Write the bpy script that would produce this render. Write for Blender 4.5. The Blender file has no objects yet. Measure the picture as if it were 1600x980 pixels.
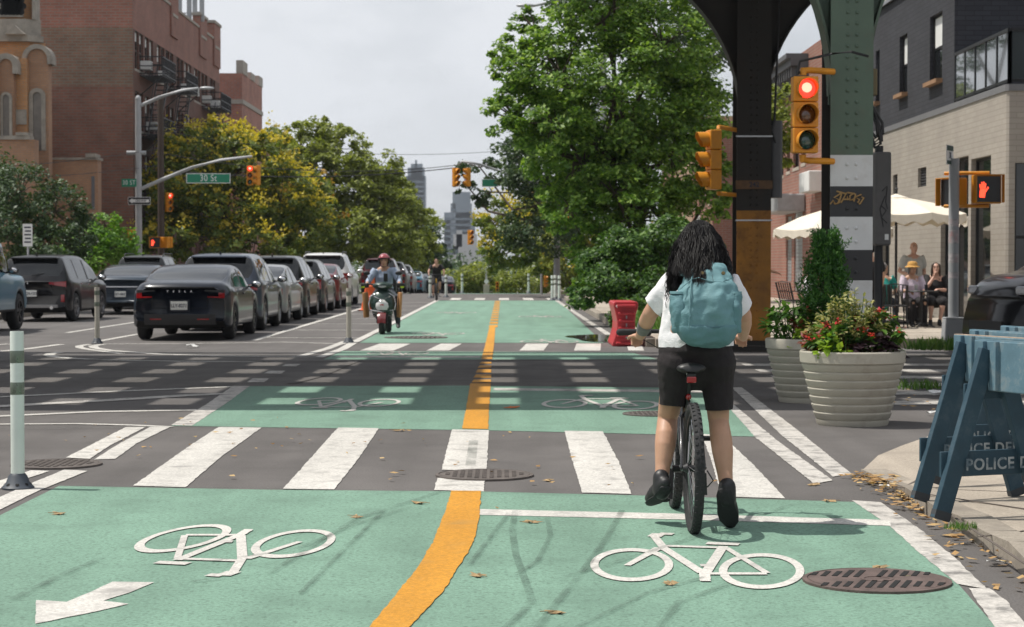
import bpy, bmesh, math, random
import numpy as np
from mathutils import Vector, Matrix, Euler
S = bpy.context.scene
COL = S.collection
RND = random.Random(11)
rad = math.radians
# ------------------------------------------------------------------ camera
CAM_H = 1.42
FPX = 3000.0                     # focal length in pixels of the 1600 px photograph
PITCH = math.atan(76 / FPX)
YAW = math.atan(13 / FPX)
cd = bpy.data.cameras.new('camera')
cam = bpy.data.objects.new('camera', cd)
COL.objects.link(cam)
cam.location = (0, 0, CAM_H)
cam.rotation_euler = (math.pi / 2 - PITCH, 0, -YAW)
cd.sensor_width = 36
cd.lens = FPX / 1600 * 36
cd.clip_start = 0.1
cd.clip_end = 8000
cd.dof.use_dof = True
cd.dof.focus_distance = 10.4
cd.dof.aperture_fstop = 7.5
S.camera = cam
# ------------------------------------------------------------------ light
SUN_EL, SUN_AZ = 63.0, -80.0      # azimuth of the sun measured from +Y towards +X
w = bpy.data.worlds.new('World')
S.world = w
w.use_nodes = True
nt = w.node_tree
nt.nodes.clear()
out = nt.nodes.new('ShaderNodeOutputWorld')
bg = nt.nodes.new('ShaderNodeBackground')
sky = nt.nodes.new('ShaderNodeTexSky')
sky.sky_type = 'NISHITA'
sky.sun_disc = False
sky.sun_elevation = rad(SUN_EL)
sky.sun_rotation = rad(SUN_AZ)
sky.dust_density = 3.0
sky.air_density = 1.0
sky.ozone_density = 1.2
tc = nt.nodes.new('ShaderNodeTexCoord')
mp = nt.nodes.new('ShaderNodeMapping')
mp.inputs['Scale'].default_value = (1.2, 1.2, 2.6)
mp.inputs['Location'].default_value = (0.3, 0.1, 0.4)
no = nt.nodes.new('ShaderNodeTexNoise')
no.inputs['Scale'].default_value = 3.4
no.inputs['Detail'].default_value = 7
no.inputs['Roughness'].default_value = 0.55
cr = nt.nodes.new('ShaderNodeValToRGB')
cr.color_ramp.elements[0].position = 0.34
cr.color_ramp.elements[0].color = (0.44, 0.44, 0.44, 1)
cr.color_ramp.elements[1].position = 0.66
cr.color_ramp.elements[1].color = (1, 1, 1, 1)
mx = nt.nodes.new('ShaderNodeMix')
mx.data_type = 'RGBA'
mx.inputs['B'].default_value = (10.0, 10.3, 10.8, 1)
L = nt.links.new
L(tc.outputs['Generated'], mp.inputs['Vector'])
L(mp.outputs['Vector'], no.inputs['Vector'])
L(no.outputs['Fac'], cr.inputs['Fac'])
L(cr.outputs['Color'], mx.inputs['Factor'])
L(sky.outputs['Color'], mx.inputs['A'])
L(mx.outputs['Result'], bg.inputs['Color'])
bg.inputs['Strength'].default_value = 0.082
L(bg.outputs['Background'], out.inputs['Surface'])
sd = bpy.data.lights.new('sun', 'SUN')
sd.energy = 4.4
sd.angle = rad(0.53)
sd.color = (1.0, 0.955, 0.88)
sun = bpy.data.objects.new('sun', sd)
COL.objects.link(sun)
sun.rotation_euler = (0, 0, 0)
_sv = Vector((math.sin(rad(SUN_AZ)) * math.cos(rad(SUN_EL)), math.cos(rad(SUN_AZ)) * math.cos(rad(SUN_EL)), math.sin(rad(SUN_EL))))
sun.rotation_euler = _sv.to_track_quat('Z', 'Y').to_euler()
sun.location = _sv * 60
S.view_settings.view_transform = 'Standard'
S.view_settings.look = 'None'
S.view_settings.exposure = 0.0
S.view_settings.gamma = 1.0
S.render.engine = 'CYCLES'
S.cycles.use_denoising = True
S.cycles.max_bounces = 6
S.cycles.diffuse_bounces = 3
S.cycles.glossy_bounces = 3
S.cycles.transmission_bounces = 4
S.cycles.transparent_max_bounces = 8
S.cycles.volume_bounces = 0
S.cycles.sample_clamp_indirect = 6.0
# ------------------------------------------------------------------ pixel of the photograph -> place in the street
_cp, _sp, _cy, _sy = math.cos(PITCH), math.sin(PITCH), math.cos(YAW), math.sin(YAW)
_right = Vector((_cy, -_sy, 0))
_fwd = Vector((_sy * _cp, _cy * _cp, -_sp))
_up = _right.cross(_fwd)
CAMP = Vector((0, 0, CAM_H))
def ray(px, py):
 return _fwd + _right * ((px - 800) / FPX) + _up * ((490 - py) / FPX)
def G(px, py, z=0.0):
 d = ray(px, py)
 return CAMP + d * ((z - CAM_H) / d.z)
def P(px, py, Y):
 d = ray(px, py)
 return CAMP + d * (Y / d.y)
def lerp(a, b, t):
 return a + (b - a) * t
def sstep(a, b, x):
 t = min(1, max(0, (x - a) / (b - a)))
 return t * t * (3 - 2 * t)
def interp(tab, x):
 if x <= tab[0][0]:
  return tab[0][1]
 for (x0, y0), (x1, y1) in zip(tab, tab[1:]):
  if x <= x1:
   return lerp(y0, y1, (x - x0) / (x1 - x0))
 return tab[-1][1]
def zg(Y):                        # the street falls away beyond the next crossing
 if Y < 93:
  return 0.0
 if Y < 260:
  return -0.022 * (Y - 93) * min(1, (Y - 93) / 30 + .15)
 return -0.022 * 167
# ------------------------------------------------------------------ mesh builder
class MB:
 def __init__(s):
  s.v, s.f, s.m = [], [], []
 def add(s, vs, fs, mi=0):
  o = len(s.v)
  s.v += [tuple(p) for p in vs]
  s.f += [tuple(i + o for i in f) for f in fs]
  s.m += [mi] * len(fs)
  return s
 def box(s, c, d, mi=0, rot=None, taper=1.0):
  x, y, z = d[0] / 2, d[1] / 2, d[2] / 2
  vs = [Vector(p) for p in ((-x, -y, -z), (x, -y, -z), (x, y, -z), (-x, y, -z), (-x * taper, -y * taper, z), (x * taper, -y * taper, z), (x * taper, y * taper, z), (-x * taper, y * taper, z))]
  if rot is not None:
   if not isinstance(rot, Matrix):
    rot = Euler(rot).to_matrix()
   vs = [rot @ v for v in vs]
  c = Vector(c)
  return s.add([v + c for v in vs], [(0, 3, 2, 1), (4, 5, 6, 7), (0, 1, 5, 4), (1, 2, 6, 5), (2, 3, 7, 6), (3, 0, 4, 7)], mi)
 def bx(s, x0, x1, y0, y1, z0, z1, mi=0):
  return s.box(((x0 + x1) / 2, (y0 + y1) / 2, (z0 + z1) / 2), (abs(x1 - x0), abs(y1 - y0), abs(z1 - z0)), mi)
 def bar(s, a, b, wd, hd, up=(0, 0, 1), mi=0):
  a, b, up = Vector(a), Vector(b), Vector(up)
  t = (b - a)
  ln = t.length
  t.normalize()
  if abs(t.dot(up)) > .98:
   up = Vector((0, 1, 0))
  sx = t.cross(up).normalized()
  uz = sx.cross(t)
  M = Matrix((sx, t, uz)).transposed()
  return s.box((a + b) / 2, (wd, ln, hd), mi, M)
 def loft(s, rings, mi=0, closed=True, cap=True):
  n = len(rings[0])
  o = len(s.v)
  for r in rings:
   s.v += [tuple(p) for p in r]
  k = len(rings)
  for i in range(k - 1):
   for j in range(n if closed else n - 1):
    j2 = (j + 1) % n
    s.f.append((o + i * n + j, o + i * n + j2, o + (i + 1) * n + j2, o + (i + 1) * n + j))
    s.m.append(mi)
  if cap and closed:
   s.f.append(tuple(o + j for j in reversed(range(n))))
   s.f.append(tuple(o + (k - 1) * n + j for j in range(n)))
   s.m += [mi, mi]
  return s
 def tube(s, pts, r, n=8, mi=0, cap=True, round_=False, side=(1, 0, 0), rb=None):
  """a tube through pts; r and rb (second radius) may be lists"""
  pts = [Vector(p) for p in pts]
  k = len(pts)
  ra = list(r) if isinstance(r, (list, tuple)) else [r] * k
  rbb = list(rb) if isinstance(rb, (list, tuple)) else ([rb] * k if rb else ra)
  ref = Vector(side)
  rings = []
  T = []
  for i in range(k):
   t = pts[min(k - 1, i + 1)] - pts[max(0, i - 1)]
   T.append(t.normalized() if t.length > 1e-9 else Vector((0, 0, 1)))
  def ring(p, t, a_, b_):
   q = ref if abs(t.dot(ref.normalized())) < .95 else Vector((0, 1, 0.1))
   a = (q - t * q.dot(t)).normalized()
   b = t.cross(a)
   return [p + a * (a_ * math.cos(2 * math.pi * j / n)) + b * (b_ * math.sin(2 * math.pi * j / n)) for j in range(n)]
  if round_:
   for c, d in ((.25, .97), (.62, .78), (.9, .42)):
    rings.append(ring(pts[0] - T[0] * (min(ra[0], rbb[0]) * d), T[0], ra[0] * c, rbb[0] * c))
  for i in range(k):
   rings.append(ring(pts[i], T[i], ra[i], rbb[i]))
  if round_:
   for c, d in ((.9, .42), (.62, .78), (.25, .97)):
    rings.append(ring(pts[-1] + T[-1] * (min(ra[-1], rbb[-1]) * d), T[-1], ra[-1] * c, rbb[-1] * c))
  return s.loft(rings, mi, True, cap)
 def lathe(s, prof, n=16, c=(0, 0, 0), mi=0, axis=None, cap=True):
  rings = []
  M = Matrix.Identity(3)
  if axis is not None:
   M = Vector(axis).to_track_quat('Z', 'Y').to_matrix()
  c = Vector(c)
  for r, z in prof:
   rings.append([c + M @ Vector((r * math.cos(2 * math.pi * j / n), r * math.sin(2 * math.pi * j / n), z)) for j in range(n)])
  return s.loft(rings, mi, True, cap)
 def ball(s, c, r, n=12, mi=0, rot=None):
  r = (r, r, r) if not isinstance(r, (tuple, list)) else r
  rings = []
  c = Vector(c)
  M = Euler(rot).to_matrix() if rot is not None else Matrix.Identity(3)
  k = max(5, n // 2 + 1)
  for i in range(k):
   a = math.pi * (i + .12) / (k - .76) - math.pi / 2
   a = max(-1.5, min(1.5, a))
   rings.append([c + M @ Vector((r[0] * math.cos(a) * math.cos(2 * math.pi * j / n), r[1] * math.cos(a) * math.sin(2 * math.pi * j / n), r[2] * math.sin(a))) for j in range(n)])
  return s.loft(rings, mi)
 def prism(s, poly, h0, h1, M=None, mi=0):
  """polygon in the local XY plane extruded from h0 to h1 along local Z, placed by the 4x4 matrix M"""
  M = M or Matrix.Identity(4)
  n = len(poly)
  a = [M @ Vector((p[0], p[1], h0)) for p in poly]
  b = [M @ Vector((p[0], p[1], h1)) for p in poly]
  fs = [tuple(reversed(range(n))), tuple(range(n, 2 * n))] + [(i, (i + 1) % n, n + (i + 1) % n, n + i) for i in range(n)]
  return s.add(a + b, fs, mi)
 def poly(s, pts, mi=0):
  return s.add(pts, [tuple(range(len(pts)))], mi)
 def mesh(s, name, mats, smooth=None):
  me = bpy.data.meshes.new(name)
  me.from_pydata(s.v, [], s.f)
  mats = mats if isinstance(mats, (list, tuple)) else [mats]
  for m in mats:
   me.materials.append(m)
  if len(mats) > 1:
   me.polygons.foreach_set('material_index', np.array(s.m, dtype=np.int32))
  bm = bmesh.new()
  bm.from_mesh(me)
  bmesh.ops.recalc_face_normals(bm, faces=bm.faces)
  bm.to_mesh(me)
  bm.free()
  if smooth is not None:
   me.polygons.foreach_set('use_smooth', np.ones(len(me.polygons), dtype=bool))
   if smooth < 180:
    me.set_sharp_from_angle(angle=rad(smooth))
  me.update()
  return me
 def build(s, name, mats, parent=None, smooth=None, bevel=0, loc=None):
  me = s.mesh(name, mats, smooth)
  return obj(name, me, parent, bevel, loc)
def obj(name, me, parent=None, bevel=0, loc=None):
 o = bpy.data.objects.new(name, me)
 COL.objects.link(o)
 if parent is not None:
  o.parent = parent
 if loc is not None:
  o.location = loc
 if bevel:
  b = o.modifiers.new('bevel', 'BEVEL')
  b.width = bevel
  b.segments = 2
  b.limit_method = 'ANGLE'
  b.angle_limit = rad(40)
 return o
def tag(o, label, cat, group=None):
 o['label'] = label
 o['category'] = cat
 if group:
  o['group'] = group
 return o
def struct(o):
 o['kind'] = 'structure'
 return o
def stuff(o):
 o['kind'] = 'stuff'
 return o
def thing(name, label, cat, loc=(0, 0, 0), rz=0.0, group=None):
 o = bpy.data.objects.new(name, None)
 o.empty_display_size = .2
 COL.objects.link(o)
 o.location = loc
 o.rotation_euler = (0, 0, rz)
 return tag(o, label, cat, group)
def dup(o, parent=None):
 c = o.copy()
 COL.objects.link(c)
 if parent is not None:
  c.parent = parent
 for ch in [x for x in KIDS(o)]:
  dup(ch, c)
 return c
def KIDS(o):
 return [x for x in COL.objects if x.parent == o]
def place(o, label, loc, rz, scale=None):
 c = dup(o)
 c['label'] = label
 c.location = loc
 c.rotation_euler = (0, 0, rz)
 if scale:
  c.scale = (scale, scale, scale)
 return c
def remesh(mb, name, mats, voxel=.01, it=4, fac=.5, disp=0, dscale=.1):
 me = mb.mesh('tmp', mats[0] if isinstance(mats, (list, tuple)) else mats)
 o = bpy.data.objects.new('tmp', me)
 COL.objects.link(o)
 r = o.modifiers.new('r', 'REMESH')
 r.mode = 'VOXEL'
 r.voxel_size = voxel
 sm = o.modifiers.new('s', 'SMOOTH')
 sm.factor = fac
 sm.iterations = it
 if disp:
  t = bpy.data.textures.new('folds', 'CLOUDS')
  t.noise_scale = dscale
  d = o.modifiers.new('d', 'DISPLACE')
  d.texture = t
  d.strength = disp
  d.mid_level = .5
 dg = bpy.context.evaluated_depsgraph_get()
 nm = bpy.data.meshes.new_from_object(o.evaluated_get(dg))
 nm.name = name
 nm.materials.clear()
 for m in (mats if isinstance(mats, (list, tuple)) else [mats]):
  nm.materials.append(m)
 nm.polygons.foreach_set('use_smooth', np.ones(len(nm.polygons), dtype=bool))
 bpy.data.objects.remove(o)
 return nm
_fcache = {}
def text_mesh(txt, size, depth=.002, bold=False, spacing=1.0, sx=1.0):
 cu = bpy.data.curves.new('t', 'FONT')
 cu.body = txt
 cu.size = size
 cu.extrude = depth
 cu.align_x = 'CENTER'
 cu.align_y = 'CENTER'
 cu.space_character = spacing
 if bold:
  cu.offset = size * .02
 o = bpy.data.objects.new('t', cu)
 COL.objects.link(o)
 dg = bpy.context.evaluated_depsgraph_get()
 me = bpy.data.meshes.new_from_object(o.evaluated_get(dg))
 bpy.data.objects.remove(o)
 if sx != 1:
  me.transform(Matrix.Diagonal((sx, 1, 1, 1)))
 return me
def lettering(txt, size, m, parent, loc, rot=(math.pi / 2, 0, 0), bold=True, spacing=1.0, sx=1.0, depth=.002, name='lettering'):
 me = text_mesh(txt, size, depth, bold, spacing, sx)
 me.materials.clear()
 me.materials.append(m)
 o = obj(name, me, parent)
 o.location = loc
 o.rotation_euler = rot
 return o
# ------------------------------------------------------------------ materials
def _nt(name):
 m = bpy.data.materials.new(name)
 m.use_nodes = True
 return m, m.node_tree, m.node_tree.nodes['Principled BSDF']
def mat(name, col, rough=.6, metal=0.0, var=.12, scale=6.0, bump=0.0, bscale=60.0, coat=0.0, spec=.5, emit=0.0, sss=0.0, dirt=0.0, dcol=(.1, .09, .08), dscale=1.3, stretch=None):
 m, t, b = _nt(name)
 c = (col[0], col[1], col[2], 1)
 b.inputs['Base Color'].default_value = c
 b.inputs['Roughness'].default_value = rough
 b.inputs['Metallic'].default_value = metal
 b.inputs['Specular IOR Level'].default_value = spec
 b.inputs['Coat Weight'].default_value = coat
 b.inputs['Coat Roughness'].default_value = .06
 if sss:
  b.inputs['Subsurface Weight'].default_value = sss
  b.inputs['Subsurface Radius'].default_value = (.02, .008, .004)
  b.inputs['Subsurface Scale'].default_value = 1.0
 if emit:
  b.inputs['Emission Color'].default_value = c
  b.inputs['Emission Strength'].default_value = emit
 N = t.nodes.new
 K = t.links.new
 co = N('ShaderNodeTexCoord')
 vec = co.outputs['Object']
 if stretch:
  mp = N('ShaderNodeMapping')
  mp.inputs['Scale'].default_value = stretch
  K(vec, mp.inputs['Vector'])
  vec = mp.outputs['Vector']
 cur = None
 if var:
  n = N('ShaderNodeTexNoise')
  n.inputs['Scale'].default_value = scale
  n.inputs['Detail'].default_value = 6
  n.inputs['Roughness'].default_value = .6
  K(vec, n.inputs['Vector'])
  r = N('ShaderNodeMapRange')
  r.inputs['From Min'].default_value = .3
  r.inputs['From Max'].default_value = .7
  r.inputs['To Min'].default_value = 1 - var
  r.inputs['To Max'].default_value = 1 + var
  K(n.outputs['Fac'], r.inputs['Value'])
  x = N('ShaderNodeVectorMath')
  x.operation = 'SCALE'
  x.inputs[0].default_value = col
  K(r.outputs['Result'], x.inputs['Scale'])
  cur = x.outputs['Vector']
  r2 = N('ShaderNodeMapRange')
  r2.inputs['From Min'].default_value = .3
  r2.inputs['From Max'].default_value = .7
  r2.inputs['To Min'].default_value = max(.02, rough - .4 * var)
  r2.inputs['To Max'].default_value = min(1, rough + .4 * var)
  K(n.outputs['Fac'], r2.inputs['Value'])
  K(r2.outputs['Result'], b.inputs['Roughness'])
 if dirt:
  n = N('ShaderNodeTexNoise')
  n.inputs['Scale'].default_value = dscale
  n.inputs['Detail'].default_value = 9
  n.inputs['Roughness'].default_value = .72
  K(vec, n.inputs['Vector'])
  r = N('ShaderNodeMapRange')
  r.inputs['From Min'].default_value = .52
  r.inputs['From Max'].default_value = .72
  r.inputs['To Min'].default_value = 0
  r.inputs['To Max'].default_value = dirt
  K(n.outputs['Fac'], r.inputs['Value'])
  x = N('ShaderNodeMix')
  x.data_type = 'RGBA'
  x.inputs['B'].default_value = (*dcol, 1)
  if cur is not None:
   K(cur, x.inputs['A'])
  else:
   x.inputs['A'].default_value = c
  K(r.outputs['Result'], x.inputs['Factor'])
  cur = x.outputs['Result']
 if cur is not None:
  K(cur, b.inputs['Base Color'])
 if bump:
  n = N('ShaderNodeTexNoise')
  n.inputs['Scale'].default_value = bscale
  n.inputs['Detail'].default_value = 4
  K(vec, n.inputs['Vector'])
  q = N('ShaderNodeBump')
  q.inputs['Strength'].default_value = bump
  q.inputs['Distance'].default_value = .02
  K(n.outputs['Fac'], q.inputs['Height'])
  K(q.outputs['Normal'], b.inputs['Normal'])
 return m
def brick(name, c1, c2, mortar, bw=.24, bh=.075, ms=.012, bump=.3, rough=.85, bands=None, var=.25):
 """brick laid on the upright faces of an object: u = x + y, v = z"""
 m, t, b = _nt(name)
 N = t.nodes.new
 K = t.links.new
 co = N('ShaderNodeTexCoord')
 sp = N('ShaderNodeSeparateXYZ')
 K(co.outputs['Object'], sp.inputs[0])
 ad = N('ShaderNodeMath')
 K(sp.outputs['X'], ad.inputs[0])
 K(sp.outputs['Y'], ad.inputs[1])
 cb = N('ShaderNodeCombineXYZ')
 K(ad.outputs[0], cb.inputs['X'])
 K(sp.outputs['Z'], cb.inputs['Y'])
 br = N('ShaderNodeTexBrick')
 br.inputs['Scale'].default_value = 1
 br.inputs['Brick Width'].default_value = bw
 br.inputs['Row Height'].default_value = bh
 br.inputs['Mortar Size'].default_value = ms
 br.inputs['Mortar Smooth'].default_value = .3
 br.inputs['Color1'].default_value = (*c1, 1)
 br.inputs['Color2'].default_value = (*c2, 1)
 br.inputs['Mortar'].default_value = (*mortar, 1)
 K(cb.outputs[0], br.inputs['Vector'])
 cur = br.outputs['Color']
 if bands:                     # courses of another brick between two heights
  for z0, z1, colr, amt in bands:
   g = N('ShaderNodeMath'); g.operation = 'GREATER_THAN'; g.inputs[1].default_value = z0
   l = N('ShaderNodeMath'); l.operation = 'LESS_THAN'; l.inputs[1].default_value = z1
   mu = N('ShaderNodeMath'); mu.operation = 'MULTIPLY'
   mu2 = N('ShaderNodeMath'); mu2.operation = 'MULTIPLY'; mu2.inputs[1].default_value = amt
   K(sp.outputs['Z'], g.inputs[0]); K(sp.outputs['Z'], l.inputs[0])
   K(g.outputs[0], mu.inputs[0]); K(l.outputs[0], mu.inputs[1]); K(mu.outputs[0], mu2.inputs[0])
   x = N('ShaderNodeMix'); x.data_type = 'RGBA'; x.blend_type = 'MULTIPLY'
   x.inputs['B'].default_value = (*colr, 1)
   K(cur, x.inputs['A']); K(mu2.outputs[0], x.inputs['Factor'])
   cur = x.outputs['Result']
 n = N('ShaderNodeTexNoise')
 n.inputs['Scale'].default_value = .8
 n.inputs['Detail'].default_value = 8
 n.inputs['Roughness'].default_value = .65
 K(co.outputs['Object'], n.inputs['Vector'])
 r = N('ShaderNodeMapRange')
 r.inputs['From Min'].default_value = .3
 r.inputs['From Max'].default_value = .7
 r.inputs['To Min'].default_value = 1 - var
 r.inputs['To Max'].default_value = 1 + var
 K(n.outputs['Fac'], r.inputs['Value'])
 x = N('ShaderNodeVectorMath')
 x.operation = 'SCALE'
 K(cur, x.inputs[0])
 K(r.outputs['Result'], x.inputs['Scale'])
 K(x.outputs['Vector'], b.inputs['Base Color'])
 b.inputs['Roughness'].default_value = rough
 q = N('ShaderNodeBump')
 q.inputs['Strength'].default_value = bump
 q.inputs['Distance'].default_value = .01
 iv = N('ShaderNodeMath'); iv.operation = 'SUBTRACT'; iv.inputs[0].default_value = 1
 K(br.outputs['Fac'], iv.inputs[1])
 K(iv.outputs[0], q.inputs['Height'])
 K(q.outputs['Normal'], b.inputs['Normal'])
 return m
def leafmat(name, c1, c2, c3=None, trans=.35, rough=.5):
 """each leaf (mesh island) its own tint"""
 m, t, b = _nt(name)
 N = t.nodes.new
 K = t.links.new
 g = N('ShaderNodeNewGeometry')
 r = N('ShaderNodeValToRGB')
 e = r.color_ramp.elements
 e[0].position, e[0].color = 0, (*c1, 1)
 e[1].position, e[1].color = 1, (*(c3 or c2), 1)
 if c3:
  q = e.new(.55)
  q.color = (*c2, 1)
 K(g.outputs['Random Per Island'], r.inputs['Fac'])
 K(r.outputs['Color'], b.inputs['Base Color'])
 b.inputs['Roughness'].default_value = rough
 b.inputs['Specular IOR Level'].default_value = .35
 tr = N('ShaderNodeBsdfTranslucent')
 mxx = N('ShaderNodeVectorMath')
 mxx.operation = 'MULTIPLY'
 mxx.inputs[1].default_value = (1.25, 1.3, .55)
 K(r.outputs['Color'], mxx.inputs[0])
 K(mxx.outputs['Vector'], tr.inputs['Color'])
 ms = N('ShaderNodeMixShader')
 ms.inputs['Fac'].default_value = trans
 K(b.outputs['BSDF'], ms.inputs[1])
 K(tr.outputs['BSDF'], ms.inputs[2])
 K(ms.outputs['Shader'], t.nodes['Material Output'].inputs['Surface'])
 return m
def worn(name, col, rough=.7, wear=.5, wscale=3.0, under=(.075, .072, .07), fine=90.0, var=.1, bump=.25, lo=.50, hi=.66, spots=.0):
 """road paint worn through to the asphalt below it"""
 m, t, b = _nt(name)
 N = t.nodes.new
 K = t.links.new
 co = N('ShaderNodeTexCoord')
 def noise(sc, det=8, ro=.65):
  n = N('ShaderNodeTexNoise')
  n.inputs['Scale'].default_value = sc
  n.inputs['Detail'].default_value = det
  n.inputs['Roughness'].default_value = ro
  K(co.outputs['Object'], n.inputs['Vector'])
  return n.outputs['Fac']
 def rng(v, a, b_, c, d):
  r = N('ShaderNodeMapRange')
  r.inputs['From Min'].default_value = a
  r.inputs['From Max'].default_value = b_
  r.inputs['To Min'].default_value = c
  r.inputs['To Max'].default_value = d
  K(v, r.inputs['Value'])
  return r.outputs['Result']
 big, mid, fin = noise(.55), noise(wscale), noise(fine * .6, 4, .8)
 sc = N('ShaderNodeVectorMath'); sc.operation = 'SCALE'; sc.inputs[0].default_value = col
 mu = N('ShaderNodeMath'); mu.operation = 'MULTIPLY'
 mpx = N('ShaderNodeMapping'); mpx.inputs['Scale'].default_value = (2.6, .16, 1)
 K(co.outputs['Object'], mpx.inputs['Vector'])
 stn = N('ShaderNodeTexNoise'); stn.inputs['Scale'].default_value = 1; stn.inputs['Detail'].default_value = 6
 K(mpx.outputs['Vector'], stn.inputs['Vector'])
 m0 = N('ShaderNodeMath'); m0.operation = 'MULTIPLY'
 K(rng(big, .3, .7, 1 - var, 1 + var), m0.inputs[0])
 K(rng(stn.outputs['Fac'], .3, .7, .87, 1.10), m0.inputs[1])
 K(m0.outputs[0], mu.inputs[0])
 K(rng(fin, .38, .62, .78, 1.22), mu.inputs[1])
 K(mu.outputs[0], sc.inputs['Scale'])
 mix = N('ShaderNodeMix'); mix.data_type = 'RGBA'
 mix.inputs['B'].default_value = (*under, 1)
 K(sc.outputs['Vector'], mix.inputs['A'])
 ad = N('ShaderNodeMath'); ad.operation = 'ADD'
 K(mid, ad.inputs[0])
 K(rng(fin, .3, .7, -.09, .09), ad.inputs[1])
 K(rng(ad.outputs[0], lo, hi, 0, wear), mix.inputs['Factor'])
 cur = mix.outputs['Result']
 if spots:
  pit = noise(38, 2, .5)
  m2 = N('ShaderNodeMix'); m2.data_type = 'RGBA'
  m2.inputs['B'].default_value = (*under, 1)
  K(cur, m2.inputs['A'])
  K(rng(pit, .58, .65, 0, spots), m2.inputs['Factor'])
  cur = m2.outputs['Result']
 K(cur, b.inputs['Base Color'])
 b.inputs['Roughness'].default_value = rough
 b.inputs['Specular IOR Level'].default_value = .3
 q = N('ShaderNodeBump')
 q.inputs['Strength'].default_value = bump
 q.inputs['Distance'].default_value = .01
 K(fin, q.inputs['Height'])
 K(q.outputs['Normal'], b.inputs['Normal'])
 return m
M = {}
def defmats():
 M['asphalt'] = worn('asphalt', (.130, .121, .116), .85, .5, .9, (.088, .082, .079), 140, .16, .6)
 M['asphalt_old'] = worn('asphalt_old', (.128, .118, .110), .85, .7, 1.6, (.080, .074, .070), 110, .25, .7)
 M['patch'] = worn('asphalt_patch', (.085, .080, .078), .85, .5, 2.0, (.05, .05, .05), 120, .15, .6)
 M['green'] = worn('green_paint', (.178, .300, .228), .75, .38, 1.7, (.08, .13, .10), 105, .09, .55, .50, .72, .55)
 M['white'] = worn('white_paint', (.57, .55, .51), .7, .6, 5.0, (.20, .19, .18), 95, .07, .4, .53, .68, .3)
 M['white_old'] = worn('white_paint_old', (.50, .475, .44), .75, .8, 6.0, (.13, .125, .12), 90, .1, .4, .50, .64)
 M['yellow'] = worn('yellow_paint', (.56, .26, .028), .7, .5, 3.0, (.30, .20, .08), 95, .07, .4, .56, .74, .15)
 M['concrete'] = worn('concrete', (.42, .365, .30), .85, .5, 2.2, (.24, .21, .175), 90, .14, .4)
 M['kerb'] = worn('kerb_stone', (.33, .29, .24), .85, .6, 3.0, (.17, .15, .13), 80, .15, .4)
 M['iron'] = mat('cast_iron', (.125, .090, .080), .7, .2, .3, 9, .3, 50)
 M['hole'] = mat('hole_black', (.008, .008, .008), .9, var=0)
 M['steel'] = mat('galvanised', (.42, .43, .44), .5, .35, .12, 6, dirt=.4, dcol=(.25, .22, .2))
 M['grey_paint'] = mat('grey_paint', (.36, .37, .38), .5, 0, .08, 4, dirt=.35, dcol=(.2, .18, .16))
 M['dark_metal'] = mat('dark_metal', (.03, .03, .032), .5, .3, .15, 8)
 M['black'] = mat('black_plastic', (.018, .018, .019), .5, 0, .2, 10)
 M['rubber'] = mat('rubber', (.022, .022, .023), .8, 0, .25, 20, .2, 80)
 M['chrome'] = mat('chrome', (.75, .75, .76), .18, 1, .05, 5)
 M['alu'] = mat('aluminium', (.45, .45, .46), .35, .9, .1, 9)
 M['sig_yellow'] = mat('signal_yellow', (.68, .27, .015), .5, 0, .1, 6, dirt=.25, dcol=(.25, .11, .03), dscale=3)
 M['orange'] = mat('cone_orange', (.80, .13, .03), .55, 0, .1, 7, dirt=.3, dcol=(.3, .1, .06))
 M['glass'] = mat('window_glass', (.014, .016, .018), .03, 0, 0, spec=.8)
 M['carglass'] = mat('car_glass', (.010, .012, .013), .03, 0, 0, spec=.7)
 M['skin'] = mat('skin', (.50, .285, .185), .5, 0, .08, 12, sss=.06)
 M['skin_pale'] = mat('skin_pale', (.58, .34, .25), .5, 0, .08, 12, sss=.06)
 M['skin_dark'] = mat('skin_dark', (.33, .17, .105), .5, 0, .08, 12, sss=.06)
 M['red_lens'] = mat('red_lens', (.32, .012, .012), .15, 0, .1, 20, coat=1)
 M['sign_green'] = mat('sign_green', (.010, .22, .12), .45, 0, .06, 5)
 M['sign_white'] = mat('sign_white', (.78, .78, .76), .5, 0, .04, 5)
 M['plate'] = mat('plate_white', (.72, .72, .68), .5, 0, .06, 15)
 M['ink'] = mat('dark_ink', (.03, .035, .06), .6, var=0)
 M['bark'] = mat('bark', (.085, .062, .045), .9, 0, .4, 7, .9, 25, stretch=(3, 3, .8))
 M['wood_grey'] = mat('pole_wood', (.075, .055, .043), .9, 0, .3, 8, .6, 30, stretch=(4, 4, .5))
 M['hair_black'] = mat('hair_black', (.006, .005, .005), .38, 0, .2, 40, spec=.16)
 M['hair_brown'] = mat('hair_brown', (.045, .025, .016), .5, 0, .3, 40)
 M['hair_grey'] = mat('hair_grey', (.20, .18, .17), .6, 0, .3, 40)
 M['eye'] = mat('eye', (.02, .015, .012), .1, var=0)
 M['lip'] = mat('lip', (.35, .12, .10), .5, var=0)
 def cloth(n, c, v=.12):
  M[n] = mat(n, c, .85, 0, v, 9, .35, 160)
 cloth('cloth_white', (.78, .77, .78), .04)
 cloth('cloth_grey', (.50, .51, .49))
 cloth('cloth_black', (.016, .014, .015))
 cloth('cloth_shorts', (.014, .010, .011))
 cloth('cloth_teal', (.02, .30, .25))
 cloth('cloth_blue', (.36, .43, .55))
 cloth('cloth_denim', (.05, .06, .075))
 cloth('cloth_lilac', (.62, .52, .60))
 cloth('cloth_straw', (.55, .30, .08))
 cloth('cloth_cream', (.80, .725, .60), .05)
 M['pack'] = mat('pack_teal', (.130, .262, .285), .72, 0, .14, 5, .25, 140)
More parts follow.
